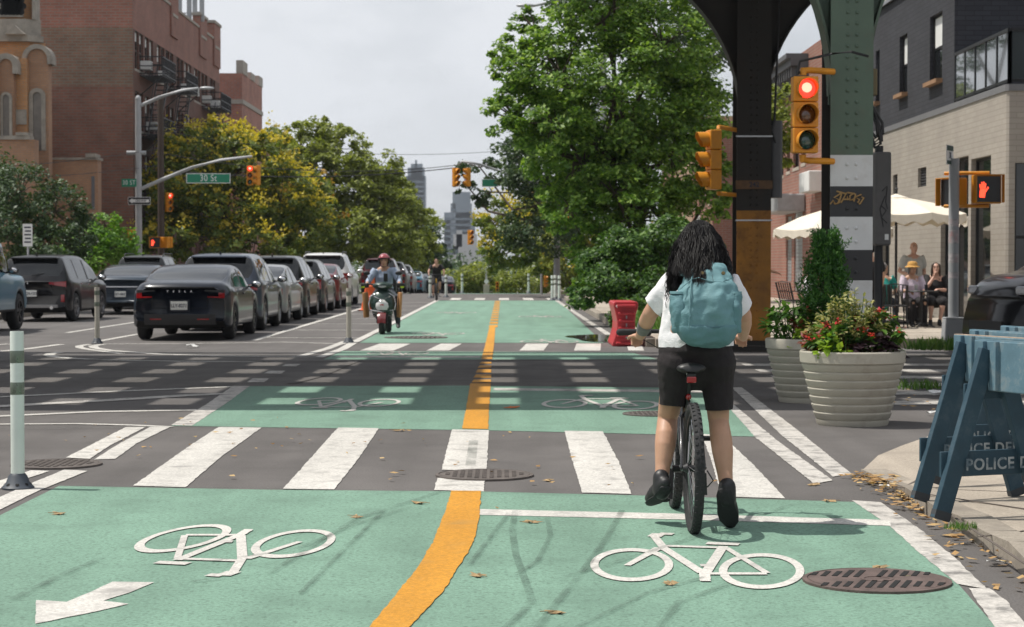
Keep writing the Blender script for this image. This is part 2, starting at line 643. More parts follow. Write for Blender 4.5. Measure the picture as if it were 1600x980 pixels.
 M['pack_dark'] = mat('pack_teal_base', (.100, .215, .238), .72, 0, .12, 5, .25, 140)
defmats()
# ------------------------------------------------------------------ ground, road, pavements
YS = [-30, 0, 10, 20, 30, 40, 50, 60, 70, 80, 88, 93, 98, 104, 112, 122, 135, 150, 170, 200, 260, 400, 800, 2500]
def strip(name, x0, x1, y0, y1, h, m, side=False):
 ys = [y0] + [y for y in YS if y0 < y < y1] + [y1]
 b = MB()
 vs, fs = [], []
 for y in ys:
  z = zg(y) + h
  vs += [(x0, y, z), (x1, y, z)]
 for i in range(len(ys) - 1):
  fs.append((2 * i, 2 * i + 1, 2 * i + 3, 2 * i + 2))
 b.add(vs, fs)
 if side:
  for xx in (x0, x1):
   vs, fs = [], []
   for y in ys:
    vs += [(xx, y, zg(y) + h), (xx, y, zg(y) - .05)]
   for i in range(len(ys) - 1):
    fs.append((2 * i, 2 * i + 1, 2 * i + 3, 2 * i + 2))
   b.add(vs, fs)
  for y in (y0, y1):
   b.poly([(x0, y, zg(y) + h), (x1, y, zg(y) + h), (x1, y, zg(y) - .05), (x0, y, zg(y) - .05)])
 return struct(b.build(name, m))
strip('ground', -900, 900, -30, 2500, -.03, mat('city_ground', (.16, .15, .13), .9, 0, .25, .3))
strip('road', -13.2, 2.6, -20, 260, 0.0, M['asphalt'])
strip('cross_street', -70, -13.2, 13.6, 32.6, 0.0, M['asphalt'])
strip('cross_street', 2.6, 70, 13.6, 32.6, 0.0, M['asphalt'])
strip('cross_street', -70, -13.2, 79, 92, 0.0, M['asphalt'])
strip('cross_street', 2.6, 70, 79, 92, 0.0, M['asphalt'])
# older, darker surface of the crossing under the elevated railway
def gpoly(name, px, z, m, thing_=False):
 b = MB()
 b.poly([tuple(G(x, y, 0).xy) + (z,) for x, y in px])
 return struct(b.build(name, m))
b = MB()
b.poly([(-30, 22.2, .002), (40, 22.6, .002), (40, 29.4, .002), (-30, 29.6, .002)])
struct(b.build('road_patch', M['asphalt_old']))
def pavement(name, poly, h, m=None, kerb=.16):
 """a raised slab with a kerb of its own along its edge"""
 n = len(poly)
 b = MB()
 b.prism(poly, -.05, h)
 o = struct(b.build(name, m or M['concrete']))
 return o
def flags(name, x0, x1, y0, y1, h, pitch=1.5):
 """pavement of cast flags with open joints and a kerb stone along the street"""
 b = MB()
 b.bx(x0, x1, y0, y1, -.05, h - .012)
 nx, ny = max(1, round((x1 - x0) / pitch)), max(1, round((y1 - y0) / pitch))
 for i in range(nx):
  for j in range(ny):
   xa, xb = lerp(x0, x1, i / nx) + .008, lerp(x0, x1, (i + 1) / nx) - .008
   ya, yb = lerp(y0, y1, j / ny) + .008, lerp(y0, y1, (j + 1) / ny) - .008
   b.bx(xa, xb, ya, yb, h - .012, h + RND.uniform(-.003, .003))
 return struct(b.build(name, M['concrete']))
flags('pavement', 2.62, 10.5, 33.0, 78.0, .15)
flags('pavement', 10.5, 45, 33.0, 39.9, .15)
strip('pavement', 2.62, 10.5, 93, 230, .15, M['concrete'], True)
flags('pavement', -18.0, -13.2, 34.0, 78.0, .15)
strip('pavement', -18.0, -13.2, 93, 230, .15, M['concrete'], True)
for x0, x1, y0, y1 in ((2.46, 2.62, 33.2, 77.9), (-13.2, -13.04, 34.2, 77.9)):
 b = MB()
 y = y0
 while y < y1:
  ln = min(1.8, y1 - y)
  b.bx(x0, x1, y, y + ln - .012, -.05, .148)
  y += ln
 struct(b.build('kerb', M['kerb'], bevel=.015))
# near corner: pavement with the dropped kerb
kerb_px = [(1348, 737), (1394, 757), (1417, 777), (1466, 818), (1500, 832), (1540, 858), (1580, 876), (1612, 912), (1660, 960), (1720, 1040)]
kp = [G(x, y).xy for x, y in kerb_px]
back = [G(1372, 716).xy, G(1410, 700).xy, G(1452, 686).xy, Vector((5.2, 15.3)), Vector((14, 15.6)), Vector((40, 15.9)), Vector((40, 3)), Vector((kp[-1].x + .1, 3))]
poly = [tuple(p) for p in kp[::-1]] + [tuple(p) for p in back[:6]] + [tuple(back[6]), tuple(back[7])]
HK = .085
b = MB()
def kh(p):                         # the kerb is dropped to the road at the corner
 return max(.012, HK * sstep(0, 1, (G(1400, 760).y - p[1]) / 1.6 + .25) if p[1] < 14 else .02 + .05 * sstep(3, 6, p[0]))
top = [(p[0], p[1], kh(p)) for p in poly]
bm = bmesh.new()
vv = [bm.verts.new(p) for p in top]
f = bm.faces.new(vv)
r = bmesh.ops.extrude_face_region(bm, geom=[f])
for v in [g for g in r['geom'] if isinstance(g, bmesh.types.BMVert)]:
 v.co.z = -.05
bmesh.ops.triangulate(bm, faces=[f_ for f_ in bm.faces if len(f_.verts) > 4])
bmesh.ops.recalc_face_normals(bm, faces=bm.faces)
me = bpy.data.meshes.new('corner')
bm.to_mesh(me)
me.materials.append(M['concrete'])
struct(obj('pavement', me))
# kerb stones along that corner, standing 4 mm proud
b = MB()
for p, q in zip(kp, kp[1:]):
 p3, q3 = Vector((*p, 0)), Vector((*q, 0))
 d = (q3 - p3).normalized()
 nrm = Vector((d.y, -d.x, 0))
 if nrm.x < 0:
  nrm = -nrm
 a0, a1 = p3 - nrm * .012, q3 - nrm * .012
 c0, c1 = p3 + nrm * .16, q3 + nrm * .16
 h0, h1 = kh(p) + .006, kh(q) + .006
 vs = [(*a0.xy, -.05), (*a1.xy, -.05), (*c1.xy, -.05), (*c0.xy, -.05), (*a0.xy, h0), (*a1.xy, h1), (*c1.xy, h1), (*c0.xy, h0)]
 b.add(vs, [(0, 3, 2, 1), (4, 5, 6, 7), (0, 1, 5, 4), (1, 2, 6, 5), (2, 3, 7, 6), (3, 0, 4, 7)])
struct(b.build('kerb', M['kerb']))
# scored joints in the near pavement
b = MB()
for p, q in (((1394, 752), (1640, 770)), ((1480, 800), (1640, 905)), ((1530, 838), (1620, 826)), ((1415, 748), (1520, 690)), ((1440, 770), (1640, 800))):
 a, c = G(*p, .09), G(*q, .09)
 a.z, c.z = kh(a) + .002, kh(c) + .002
 b.bar(a, c, .014, .004)
struct(b.build('pavement_joint', mat('joint', (.12, .10, .085), .9)))
# ------------------------------------------------------------------ paint
ZG, ZW, ZY = .003, .005, .0075
bl = MB()
near = [(-2.84, 2), (2.12, 2), (1.93, 7.5), (2.02, 8.5), (2.12, 10.3), (2.12, 11.5)] + [tuple(G(x, y).xy) for x, y in ((1335, 785), (1000, 775), (760, 769), (420, 766), (92, 760))]
bl.poly([(x, y, ZG) for x, y in near])
struct(bl.build('bike_lane', M['green']))
gpoly('bike_lane', [(390, 604), (735, 603), (1102, 607), (1145, 640), (1192, 683), (760, 673), (268, 666)], ZG, M['green'])
gpoly('bike_lane', [(505, 562), (1030, 562), (985, 551), (750, 550), (535, 549)], ZG, M['green'])
def lane_strip(x0, x1, y0, y1, m=None, z=ZG, name='bike_lane'):
 ys = [y0] + [y for y in YS if y0 < y < y1] + [y1]
 b = MB()
 for a, c in zip(ys, ys[1:]):
  b.poly([(x0, a, zg(a) + z), (x1, a, zg(a) + z), (x1, c, zg(c) + z), (x0, c, zg(c) + z)])
 return struct(b.build(name, m or M['green']))
gpoly('bike_lane', [(562, 536), (943, 536), (872, 470), (686, 470)], ZG, M['green'])
lane_strip(-2.6, 2.1, 95, 200)
ZK = [0]
def stripe(name, px, width, m=M['white'], z=ZW, closed=False, world=False):
 ZK[0] += 1
 z += ZK[0] * .000025
 pts = [Vector((p[0], p[1])) if world else G(*p).xy for p in px]
 n = len(pts)
 l, r = [], []
 for i in range(n):
  d = pts[min(n - 1, i + 1)] - pts[max(0, i - 1)]
  d.normalize()
  nn = Vector((-d.y, d.x))
  wv = width if not isinstance(width, (list, tuple)) else width[i]
  l.append(pts[i] + nn * wv / 2)
  r.append(pts[i] - nn * wv / 2)
 b = MB()
 for i in range(n - 1):
  b.poly([(*r[i], z), (*r[i + 1], z), (*l[i + 1], z), (*l[i], z)])
 return struct(b.build(name, m))
def paint(name, *polys, m=None, z=ZW):
 b = MB()
 ZK[0] += 1
 z += ZK[0] * .000025
 for px in polys:
  q = [G(x, y).xy for x, y in px]
  e = []
  for i in range(len(q)):
   a, c = q[i], q[(i + 1) % len(q)]
   k = max(1, min(60, int((c - a).length / .07)))
   nn = Vector((-(c - a).y, (c - a).x)).normalized()
   for j in range(k):
    p = a.lerp(c, j / k) + nn * RND.gauss(0, .0022)
    e.append((p.x, p.y, z))
  b.poly(e)
 return struct(b.build(name, m or M['white']))
# zebra bars of the near crosswalk, each its own patch of paint
for q in ([(208, 760), (290, 762.5), (345, 715), (409, 669), (342, 668), (300, 695)],
          [(442, 765), (522, 766), (562, 715), (592, 670), (528, 669), (487, 715)],
          [(690, 735), (760, 737), (764, 673), (706, 672)], [(678, 767), (756, 769), (757, 749), (684, 748)],
          [(910, 771), (987, 773), (968, 725), (942, 675), (882, 674), (894, 720)],
          [(1128, 777), (1227, 780), (1175, 725), (1128, 681), (1096, 679), (1112, 722)]):
 paint('crosswalk_bar', q)
for q in ([(103, 716), (140, 718), (172, 697), (228, 668), (197, 668), (140, 697)], [(147, 719), (180, 718), (215, 693), (266, 668), (235, 668), (185, 695)],
          [(0, 765), (38, 750), (78, 737), (48, 736), (0, 752), (-60, 774), (-60, 792)],
          [(-60, 842), (0, 798), (60, 768), (137, 737), (100, 735), (35, 762), (-60, 805)]):
 paint('lane_line', q)
for q in ([(1143, 606), (1159, 606), (1245, 672), (1330, 741), (1302, 746), (1220, 680)], [(1120, 616), (1137, 625), (1215, 690), (1302, 752), (1272, 757), (1180, 684)],
          [(1331, 783), (1376, 786), (1440, 830), (1500, 880), (1541, 922), (1496, 914), (1440, 868), (1390, 823)],
          [(1514, 921), (1546, 921), (1572, 940), (1602, 978), (1660, 1060), (1600, 1060), (1556, 985)],
          [(390, 604), (364, 604), (320, 634), (267, 665), (300, 666), (352, 632)]):
 paint('lane_line', q, m=M['white_old'])
paint('stop_line', [(750, 797), (1060, 804), (1390, 814), (1392, 823), (1060, 813), (749, 806)])
paint('stop_line', [(772, 607), (1140, 611), (1146, 615), (771, 610.5)], m=M['white_old'])
paint('stop_line', [(530, 556.5), (750, 557), (750, 559.5), (522, 559)], m=M['white_old'])
# the yellow line between the two directions
paint('centre_line', [(705, 768.5), (696, 800), (688, 820), (676, 850), (655, 886), (620, 930), (575, 985), (500, 1060), (575, 1060), (636, 985), (690, 930), (722, 880), (739, 850), (748, 815), (752, 769)], m=M['yellow'], z=ZY)
paint('centre_line', [(722, 671), (728, 640), (735, 600), (767, 600), (764, 640), (763, 672)], m=M['yellow'], z=ZY)
for a, c in ((594, 598.5), (586, 591), (578, 583), (571.5, 575.5), (566, 569)):
 t = (600 - c) / 34
 paint('centre_dash', [(736 + 14 * t, c), (740 + 14 * t, a), (767 + 1 * t, a), (767 + 1 * t, c)], m=M['yellow'], z=ZY)
paint('centre_line', [(752, 562), (758, 540), (765, 510), (774, 510), (772, 540), (769, 562)], m=M['yellow'], z=ZY)
y0 = 43.5
while y0 < 76:
 stripe('centre_dash', [(-.24, y0), (-.24, y0 + 1.6)], .2, M['yellow'], ZY, world=True)
 y0 += 2.5
# the far crosswalks of both crossings
for x0, x1 in ((-2.28, -1.72), (-1.18, -.80), (.36, .76), (1.26, 1.70), (2.16, 2.42)):
 b = MB()
 b.poly([(x0 - .1, 31.7, ZW), (x1 - .1, 31.7, ZW), (x1 + .05, 34.5, ZW), (x0 + .05, 34.5, ZW)])
 struct(b.build('crosswalk_bar', M['white']))
for i in range(5):
 x0 = -2.2 + i * 1.0
 b = MB()
 b.poly([(x0, 77.5, ZW), (x0 + .42, 77.5, ZW), (x0 + .42, 82.0, ZW), (x0, 82.0, ZW)])
 struct(b.build('crosswalk_bar', M['white']))
for i in range(6):                 # crosswalk over the side street by the planters
 y0 = 19.4 + i * 1.5
 b = MB()
 b.poly([(3.4, y0, ZW), (7.6, y0, ZW), (7.6, y0 + .55, ZW), (3.4, y0 + .55, ZW)])
 struct(b.build('crosswalk_bar', M['white_old']))
# lines of the main roadway
for px, wd in (([(-40, 623), (184, 612), (364, 605)], .13), ([(-40, 638), (100, 630), (214, 623.5), (300, 618), (352, 616)], .26), ([(-40, 653), (153, 644), (308, 641.5)], .15),
               ([(-40, 664), (122, 663), (200, 665), (268, 668)], .1), ([(95, 551), (80, 553), (76, 555.5), (84, 558), (110, 560.5), (170, 563), (280, 565), (410, 566)], .17),
               ([(140, 538.5), (124, 541), (124, 543.5), (135, 546), (165, 550), (190, 553)], .14), ([(160, 538.5), (145, 541), (148, 544), (170, 548), (250, 554), (350, 557), (500, 558.5), (535, 546), (552, 536)], .16),
               ([(152, 534), (216, 522.5)], .12), ([(160, 538), (280, 537.5), (410, 536), (440, 535), (545, 538)], .13), ([(470, 557), (512, 545), (540, 534)], .15),
               ([(-30, 552), (40, 546), (96, 538.5)], .16), ([(-20, 540), (15, 538)], .15)):
 stripe('road_line', px, wd, M['white'] if wd != .26 else M['white_old'])
for q in ([(386, 598), (395, 592), (421, 592), (413, 598)], [(412, 584.5), (420, 580), (446, 580), (440, 584.5)], [(440, 573), (447, 569.5), (470, 569.5), (463, 573)]):
 paint('guide_dash', q, m=M['white_old'])
stripe('road_line', [(-4.68, 36.0), (-4.64, 50), (-4.6, 77)], .13, world=True)
stripe('road_line', [(-2.74, 35.2), (-2.7, 50), (-2.66, 77)], .15, world=True)
for y in (37.2, 41.6, 46, 50.4, 55, 60, 66, 72):
 stripe('road_line', [(-4.6, y + .15), (-2.8, y)], .13, world=True)
stripe('road_line', [(2.13, 35.2), (2.12, 50), (2.1, 77)], .14, M['white_old'], world=True)
stripe('road_line', [(-9.1, 40), (-9.1, 48)], .12, world=True)
# ------------------------------------------------------------------ bicycle symbols, traced once on the ground and stamped
c0 = G(1090, 881).xy
def loc2(px, py):
 p = G(px, py).xy - c0
 return (p.x, p.y)
sym = MB()
def ring(cx, cy, rx, ry, th, n=40):
 o = [loc2(cx + rx * math.cos(2 * math.pi * i / n), cy + ry * math.sin(2 * math.pi * i / n)) for i in range(n)]
 cxw, cyw = sum(p[0] for p in o) / n, sum(p[1] for p in o) / n
 q = [(cxw + (p[0] - cxw) * (1 - th), cyw + (p[1] - cyw) * (1 - th)) for p in o]
 for i in range(n):
  j = (i + 1) % n
  sym.poly([(*o[i], 0), (*o[j], 0), (*q[j], 0), (*q[i], 0)])
ring(987, 885, 65, 26, .20)
ring(1190, 895, 67, 28, .20)
def stroke(pts, w0, w1=None, k=[0]):
 k[0] += 1
 zz = .00006 * k[0]
 P_ = [loc2(*p) for p in pts]
 for (a, b_) in zip(P_, P_[1:]):
  a, b_ = Vector(a), Vector(b_)
  d = (b_ - a).normalized()
  nn = Vector((-d.y, d.x)) * w0 / 2
  n2 = Vector((-d.y, d.x)) * (w1 or w0) / 2
  sym.poly([(*(a + nn), zz), (*(a - nn), zz), (*(b_ - n2), zz), (*(b_ + n2), zz)])
stroke([(980, 886), (1030, 858)], .035, .05)
stroke([(1040, 862), (1022, 840)], .045)
stroke([(1022, 841), (1030, 836), (1052, 837)], .075)
stroke([(1030, 855), (1125, 858)], .06)
stroke([(1036, 858), (1098, 898)], .05)
stroke([(1130, 856), (1100, 902)], .05)
stroke([(1104, 851), (1155, 853)], .085)
stroke([(1134, 858), (1198, 898)], .035)
stroke([(1098, 899), (1198, 899)], .06)
stroke([(1094, 886), (1106, 886)], .07)
stroke([(1100, 893), (1102, 908)], .05)
stroke([(1093, 909), (1110, 909)], .07)
sm = sym.mesh('bike_symbol', M['white'])
sm2 = sm.copy()
sm2.materials.clear()
sm2.materials.append(M['white_old'])
def stamp(px, py, rot=0, sc=1.0, old=False, sy=1.0):
 o = struct(obj('bike_symbol', sm2 if old else sm))
 p = G(px, py)
 o.location = (p.x, p.y, .0083)
 o.rotation_euler = (0, 0, rot)
 o.scale = (sc, sc * sy, 1)
stamp(1090, 881)
stamp(360, 853, math.pi, 1.0)
stamp(940, 631, 0, 1.2)
stamp(540, 631, math.pi, 1.08)
stamp(860, 534, 0, 1.1, True)
stamp(683, 522, math.pi, 1.1, True)
stamp(620, 553, math.pi, 1.0, True)
stamp(845, 495, 0, 1.2, True)
stamp(712, 489, math.pi, 1.2, True)
paint('arrow_marking', [(176, 911), (241, 912), (203, 928), (161, 941), (202, 946), (150, 958), (55, 977), (57, 940), (104, 943), (140, 928)])
# ------------------------------------------------------------------ tyre scuffs on the paint
mm, tt, bb = _nt('tyre_scuff')
bb.inputs['Base Color'].default_value = (.05, .075, .06, 1)
bb.inputs['Roughness'].default_value = .8
tn = tt.nodes.new('ShaderNodeTexNoise'); tn.inputs['Scale'].default_value = 5; tn.inputs['Detail'].default_value = 8
tcn = tt.nodes.new('ShaderNodeTexCoord')
tt.links.new(tcn.outputs['Object'], tn.inputs['Vector'])
rg = tt.nodes.new('ShaderNodeMapRange'); rg.inputs['From Min'].default_value = .3; rg.inputs['From Max'].default_value = .7; rg.inputs['To Min'].default_value = .02; rg.inputs['To Max'].default_value = .38
tt.links.new(tn.outputs['Fac'], rg.inputs['Value'])
tr_ = tt.nodes.new('ShaderNodeBsdfTransparent')
ms_ = tt.nodes.new('ShaderNodeMixShader')
tt.links.new(rg.outputs['Result'], ms_.inputs['Fac'])
tt.links.new(tr_.outputs['BSDF'], ms_.inputs[1])
tt.links.new(bb.outputs['BSDF'], ms_.inputs[2])
tt.links.new(ms_.outputs['Shader'], tt.nodes['Material Output'].inputs['Surface'])
M['scuff'] = mm
for k, (px, wd) in enumerate((([(805, 800), (800, 830), (806, 870), (822, 915), (832, 945), (790, 985)], 0.036), ([(855, 810), (860, 840), (840, 880), (800, 905)], 0.029), ([(972, 800), (950, 840), (915, 890), (870, 945), (840, 985)], 0.036),
                 ([(795, 805), (760, 850), (735, 885)], 0.029), ([(1100, 905), (1010, 930), (900, 985)], 0.029), ([(330, 880), (460, 862), (560, 820), (640, 795)], 0.029), ([(470, 930), (520, 880), (600, 800)], 0.029), ([(20, 940), (100, 900), (160, 875)], 0.043),
                 ([(1140, 915), (1060, 945), (1030, 985)], 0.036), ([(690, 770), (560, 812), (420, 900), (300, 912)], 0.036), ([(1240, 790), (1120, 830), (1000, 870), (880, 905)], 0.029), ([(740, 690), (735, 730)], 0.072))):
 stripe('tyre_scuff', px, wd, M['scuff'], .0098 + .00008 * k)
# tar seams and cracks
for k, (px, wd) in enumerate((([(-20, 565), (200, 562), (420, 566), (760, 564), (1040, 562)], .10), ([(455, 600), (500, 588), (530, 575), (560, 563)], .14), ([(0, 672), (150, 670), (300, 668)], .04), ([(300, 668), (760, 676)], .035), ([(90, 761), (760, 771), (1330, 785)], .03), ([(600, 533), (760, 533)], .05), ([(470, 602), (640, 601), (735, 600)], .06))):
 stripe('tar_seam', px, wd, M['scuff'] if k > 1 else M['asphalt_old'], .0088 + .00008 * k)
# ------------------------------------------------------------------ ironwork in the road
M['iron_worn'] = mat('cast_iron_worn', (.115, .098, .088), .8, .1, .3, 9, .3, 50)
def cover(name, label, px, py, rx, kind):
 c = G(px, py)
 t = thing(name, label, 'drain cover' if kind == 'grate' else 'manhole cover', (c.x, c.y, 0))
 b = MB()
 b.lathe([(rx, .0), (rx, .014), (rx * .94, .017), (rx * .93, .012), (.001, .012)], 40, cap=False)
 b.build('rim', M['iron'] if kind == 'grate' else M['iron_worn'], t, 40)
 b = MB()
 if kind == 'grate':
  b.lathe([(rx * .915, .006), (rx * .915, .0155), (.001, .0155)], 40, cap=False)
  b.build('lid', M['iron'], t, 40)
  b = MB()
  for row in (-1, 1):
   for i in range(-5, 6):
    x = i * rx * .155
    if abs(x) < rx * .1 and row == 1:
     continue
    h = (.60 if abs(x) < .4 * rx else (.42 if abs(x) < .7 * rx else .24)) * rx
    b.box((x, row * rx * .43, .0165), (.024, h, .003), 0, (0, 0, -.35))
  b.build('slot_pattern', M['hole'], t)
  b = MB()
  b.lathe([(rx * .22, .0158), (rx * .22, .018), (rx * .17, .018), (rx * .17, .0158)], 24, cap=False)
  b.build('hub', M['iron'], t)
 else:
  im = M['iron_worn']
  b.lathe([(rx * .915, .006), (rx * .915, .0155), (.001, .0155)], 40, cap=False)
  for i in range(-5, 6):
   for j in range(-5, 6):
    if (i * i + j * j) < 27:
     b.box((i * rx * .15, j * rx * .15, .017), (rx * .085, rx * .085, .006))
  b.build('lid', im, t, 40)
 return t
cover('drain_grate', 'round slotted iron drain grate beside the large white bike symbol', 1370, 910, .33, 'grate')
cover('manhole_cover', 'studded iron manhole cover just before the yellow line on the crosswalk', 757, 744, .33, 'm')
cover('manhole_cover', 'iron manhole cover in shaded green lane behind the cyclist', 1022, 648, .30, 'm')
cover('manhole_cover', 'thin iron cover in the green lane in front of the scooter', 650, 528, .62, 'm')
cover('manhole_cover', 'rusty iron cover in the asphalt by the white flexible post', 88, 727, .32, 'm')
# ------------------------------------------------------------------ dead leaves and litter
M['leaf_dry'] = mat('dry_leaf', (.32, .22, .11), .8, 0, .35, 30)
def dry_leaf(px, py, label, s=.06, m=None, z=.0):
 p = G(px, py, z)
 b = MB()
 n = 11
 vs = []
 for i in range(n):
  a = 2 * math.pi * i / n
  r = s * (1.0 if i % 2 == 0 else .48) * RND.uniform(.8, 1.2)
  vs.append((r * math.cos(a), r * math.sin(a) * .8, -.006 + .014 * RND.random() * (i % 2 == 0)))
 b.add(vs + [(0, 0, .004)], [(i, (i + 1) % n, n) for i in range(n)])
 b.bar((0, 0, .003), (s * 1.3, s * .5, .001), .004, .003)
 o = b.build('dry_leaf', m or M['leaf_dry'])
 o.location = (p.x, p.y, z + .012)
 o.rotation_euler = (0, 0, RND.uniform(0, 6))
 tag(o, label, 'leaf', 'fallen leaves on the road')
dry_leaf(653, 788, 'dry curled leaf on green paint beside the top of the yellow curve')
dry_leaf(833, 818, 'dry star shaped leaf on green just under the white stop line', .055)
dry_leaf(745, 902, 'small brown leaf by the outer side of the yellow curve', .05)
dry_leaf(870, 960, 'dry leaf lying alone near the lower edge of the green lane', .05)
dry_leaf(558, 810, 'brown leaf on the green lane between bike symbol and yellow curve', .05)
dry_leaf(92, 805, 'pale leaf on green paint beyond the flexible post base', .05)
dry_leaf(798, 638, 'bright orange leaf in the shaded green lane', .11, mat('leaf_orange', (.55, .14, .03), .6, 0, .2, 20))
dry_leaf(856, 752, 'leaf beside the studded manhole cover on the crosswalk', .05)
dry_leaf(625, 674, 'leaf on the joint above the crosswalk bars', .07)
dry_leaf(1270, 759, 'leaf on the asphalt between crosswalk bar and double line', .055)
dry_leaf(1295, 785, 'leaf on green paint just in front of the asphalt edge by the corner', .05)
dry_leaf(1048, 915, 'brown leaf tucked below the front wheel of the bike symbol', .05)
dry_leaf(1428, 905, 'large green-yellow curled leaf standing on the drain grate', .07, mat('leaf_yellowgreen', (.33, .33, .10), .6, 0, .25, 25))
dry_leaf(1376, 889, 'dry leaf at the rim of the drain grate', .05)
def litter(name, label, pts, n, m, size=(.02, .05), spread=.1, flat=False):
 b = MB()
 for _ in range(n):
  i = RND.randrange(len(pts) - 1)
  t = RND.random()
  p = G(lerp(pts[i][0], pts[i + 1][0], t), lerp(pts[i][1], pts[i + 1][1], t))
  x, y = p.x + RND.gauss(0, spread), p.y + RND.gauss(0, spread * 1.2)
  s = RND.uniform(*size)
  a = RND.uniform(0, 6.28)
  c, sn = math.cos(a) * s, math.sin(a) * s
  z = RND.uniform(.004, .03)
  b.add([(x + c, y + sn, z + RND.uniform(0, .012)), (x - sn * .5, y + c * .5, z + .008), (x - c, y - sn, z + RND.uniform(0, .012)), (x + sn * .5, y - c * .5, z)], [(0, 1, 2, 3)])
 o = stuff(b.build(name, m))
 tag(o, label, 'leaf litter')
ML = leafmat('litter_leaf', (.22, .12, .05), (.45, .28, .12), (.55, .40, .20), .15, .8)
litter('leaf_litter', 'drift of dry brown leaves along the gutter by the dropped kerb', [(1345, 745), (1375, 757), (1405, 775), (1440, 800)], 260, ML, (.015, .04), .07)
litter('leaf_litter', 'scattered leaves in the gutter beside the barricade feet', [(1440, 806), (1490, 838), (1540, 870), (1600, 925)], 70, ML, (.015, .045), .09)
litter('leaf_litter', 'thin scatter of leaf scraps across the asphalt of the crossing', [(60, 690), (300, 690), (620, 700), (980, 740)], 70, ML, (.012, .035), .7)
litter('leaf_litter', 'leaf scraps along the pavement edge behind the planters', [(1440, 620), (1500, 640), (1560, 610)], 60, ML, (.015, .05), .5)
def scrap(px, py, label, s, z=0.0):
 p = G(px, py, z)
 b = MB()
 vs = []
 for j in range(4):
  for i in range(4):
   vs.append(((i - 1.5) * s * .6 + RND.uniform(-.2, .2) * s, (j - 1.5) * s * .3 + RND.uniform(-.1, .1) * s, RND.uniform(.005, .5 * s)))
 b.add(vs, [(i + 4 * j, i + 1 + 4 * j, i + 5 + 4 * j, i + 4 + 4 * j) for i in range(3) for j in range(3)])
 o = b.build('paper_scrap', M['sign_white'])
 o.location = (p.x, p.y, z + .012)
 tag(o, label, 'litter')
scrap(1556, 885, 'crumpled white paper in the gutter by the kerb', .045)
scrap(1381, 764, 'small crumpled white tissue among the leaves at the dropped kerb', .035)
scrap(1440, 801, 'tiny white paper scrap beside the barricade foot', .03)
scrap(1457, 650, 'white wrapper on the asphalt behind the barricades', .08)
scrap(1465, 620, 'clear plastic litter near the pavement behind the planter', .12)
scrap(300, 544, 'white paper litter on the road behind the dark saloon', .12)
# weeds at kerb
M['weed'] = leafmat('weed_leaf', (.05, .12, .02), (.10, .22, .04), (.20, .26, .07), .3)
def tuft(name, label, c, rx, ry, h, n, m=None):
 b = MB()
 for _ in range(n):
  a, r = RND.uniform(0, 6.28), math.sqrt(RND.random())
  p = Vector((c[0] + rx * r * math.cos(a), c[1] + ry * r * math.sin(a), c[2]))
  hh = h * RND.uniform(.4, 1)
  d = Vector((RND.gauss(0, .4), RND.gauss(0, .4), 1)) * hh
  wv = Vector((RND.gauss(0, 1), RND.gauss(0, 1), 0)).normalized() * hh * .07
  b.add([p - wv, p + wv, p + d * .6 + wv, p + d], [(0, 1, 2), (0, 2, 3)])
 o = stuff(b.build(name, m or M['weed']))
 tag(o, label, 'grass')
tuft('grass_tuft', 'low weeds growing at the foot of the front barricade', G(1502, 826, .08), .09, .07, .04, 160)
tuft('grass_tuft', 'bright grass around the base of the crossing signal pole', G(1470, 546, .1), .55, .5, .22, 420)
tuft('grass_tuft', 'weeds in the gutter behind the pale planter', G(1428, 606), .3, .5, .12, 220)
tuft('grass_tuft', 'grass strip along the kerb under the roadside bush', (3.1, 40, .15), .45, 3.6, .35, 900)
# standing water in the gutter by the red barrier
b = MB()
n = 26
for cx, cy, rx, ry in ((1.85, 37.0, .55, 1.9),):
 b.poly([(cx + rx * (1 + .25 * math.sin(3 * 2 * math.pi * i / n) + .12 * math.cos(5 * 2 * math.pi * i / n)) * math.cos(2 * math.pi * i / n), cy + ry * math.sin(2 * math.pi * i / n), .0125) for i in range(n)])
struct(b.build('puddle', mat('puddle_water', (.03, .035, .03), .03, 0, 0, spec=.8)))
# ------------------------------------------------------------------ elevated railway over the side street
MG = mat('steel_green', (.075, .115, .080), .45, .1, .12, 3, .08, 30, dirt=.3, dcol=(.13, .07, .04), dscale=2.2)
MD = mat('steel_shaded', (.022, .019, .016), .6, .1, .2, 3, dirt=.5, dcol=(.05, .03, .02), dscale=1.2)  # steel with the shade under the deck put into its colour
MR = mat('steel_rust_yellow', (.40, .175, .03), .7, .0, .3, 2.5, .2, 30, dirt=.75, dcol=(.055, .022, .010), dscale=2.6)
MWs = mat('stripe_white', (.60, .60, .59), .55, 0, .06, 4, dirt=.35, dcol=(.33, .28, .22), dscale=3)
MBs = mat('stripe_black', (.022, .022, .024), .5, 0, .2, 4)
NY, FY = 21.3, 31.6
NX, FX = P(1322.5, 414, NY).x, P(1174, 414, FY).x
el = thing('elevated_railway', 'dark riveted steel railway viaduct on striped and rusty columns crossing over the street', 'railway viaduct', (0, 0, 0))
TOPZ = 6.75
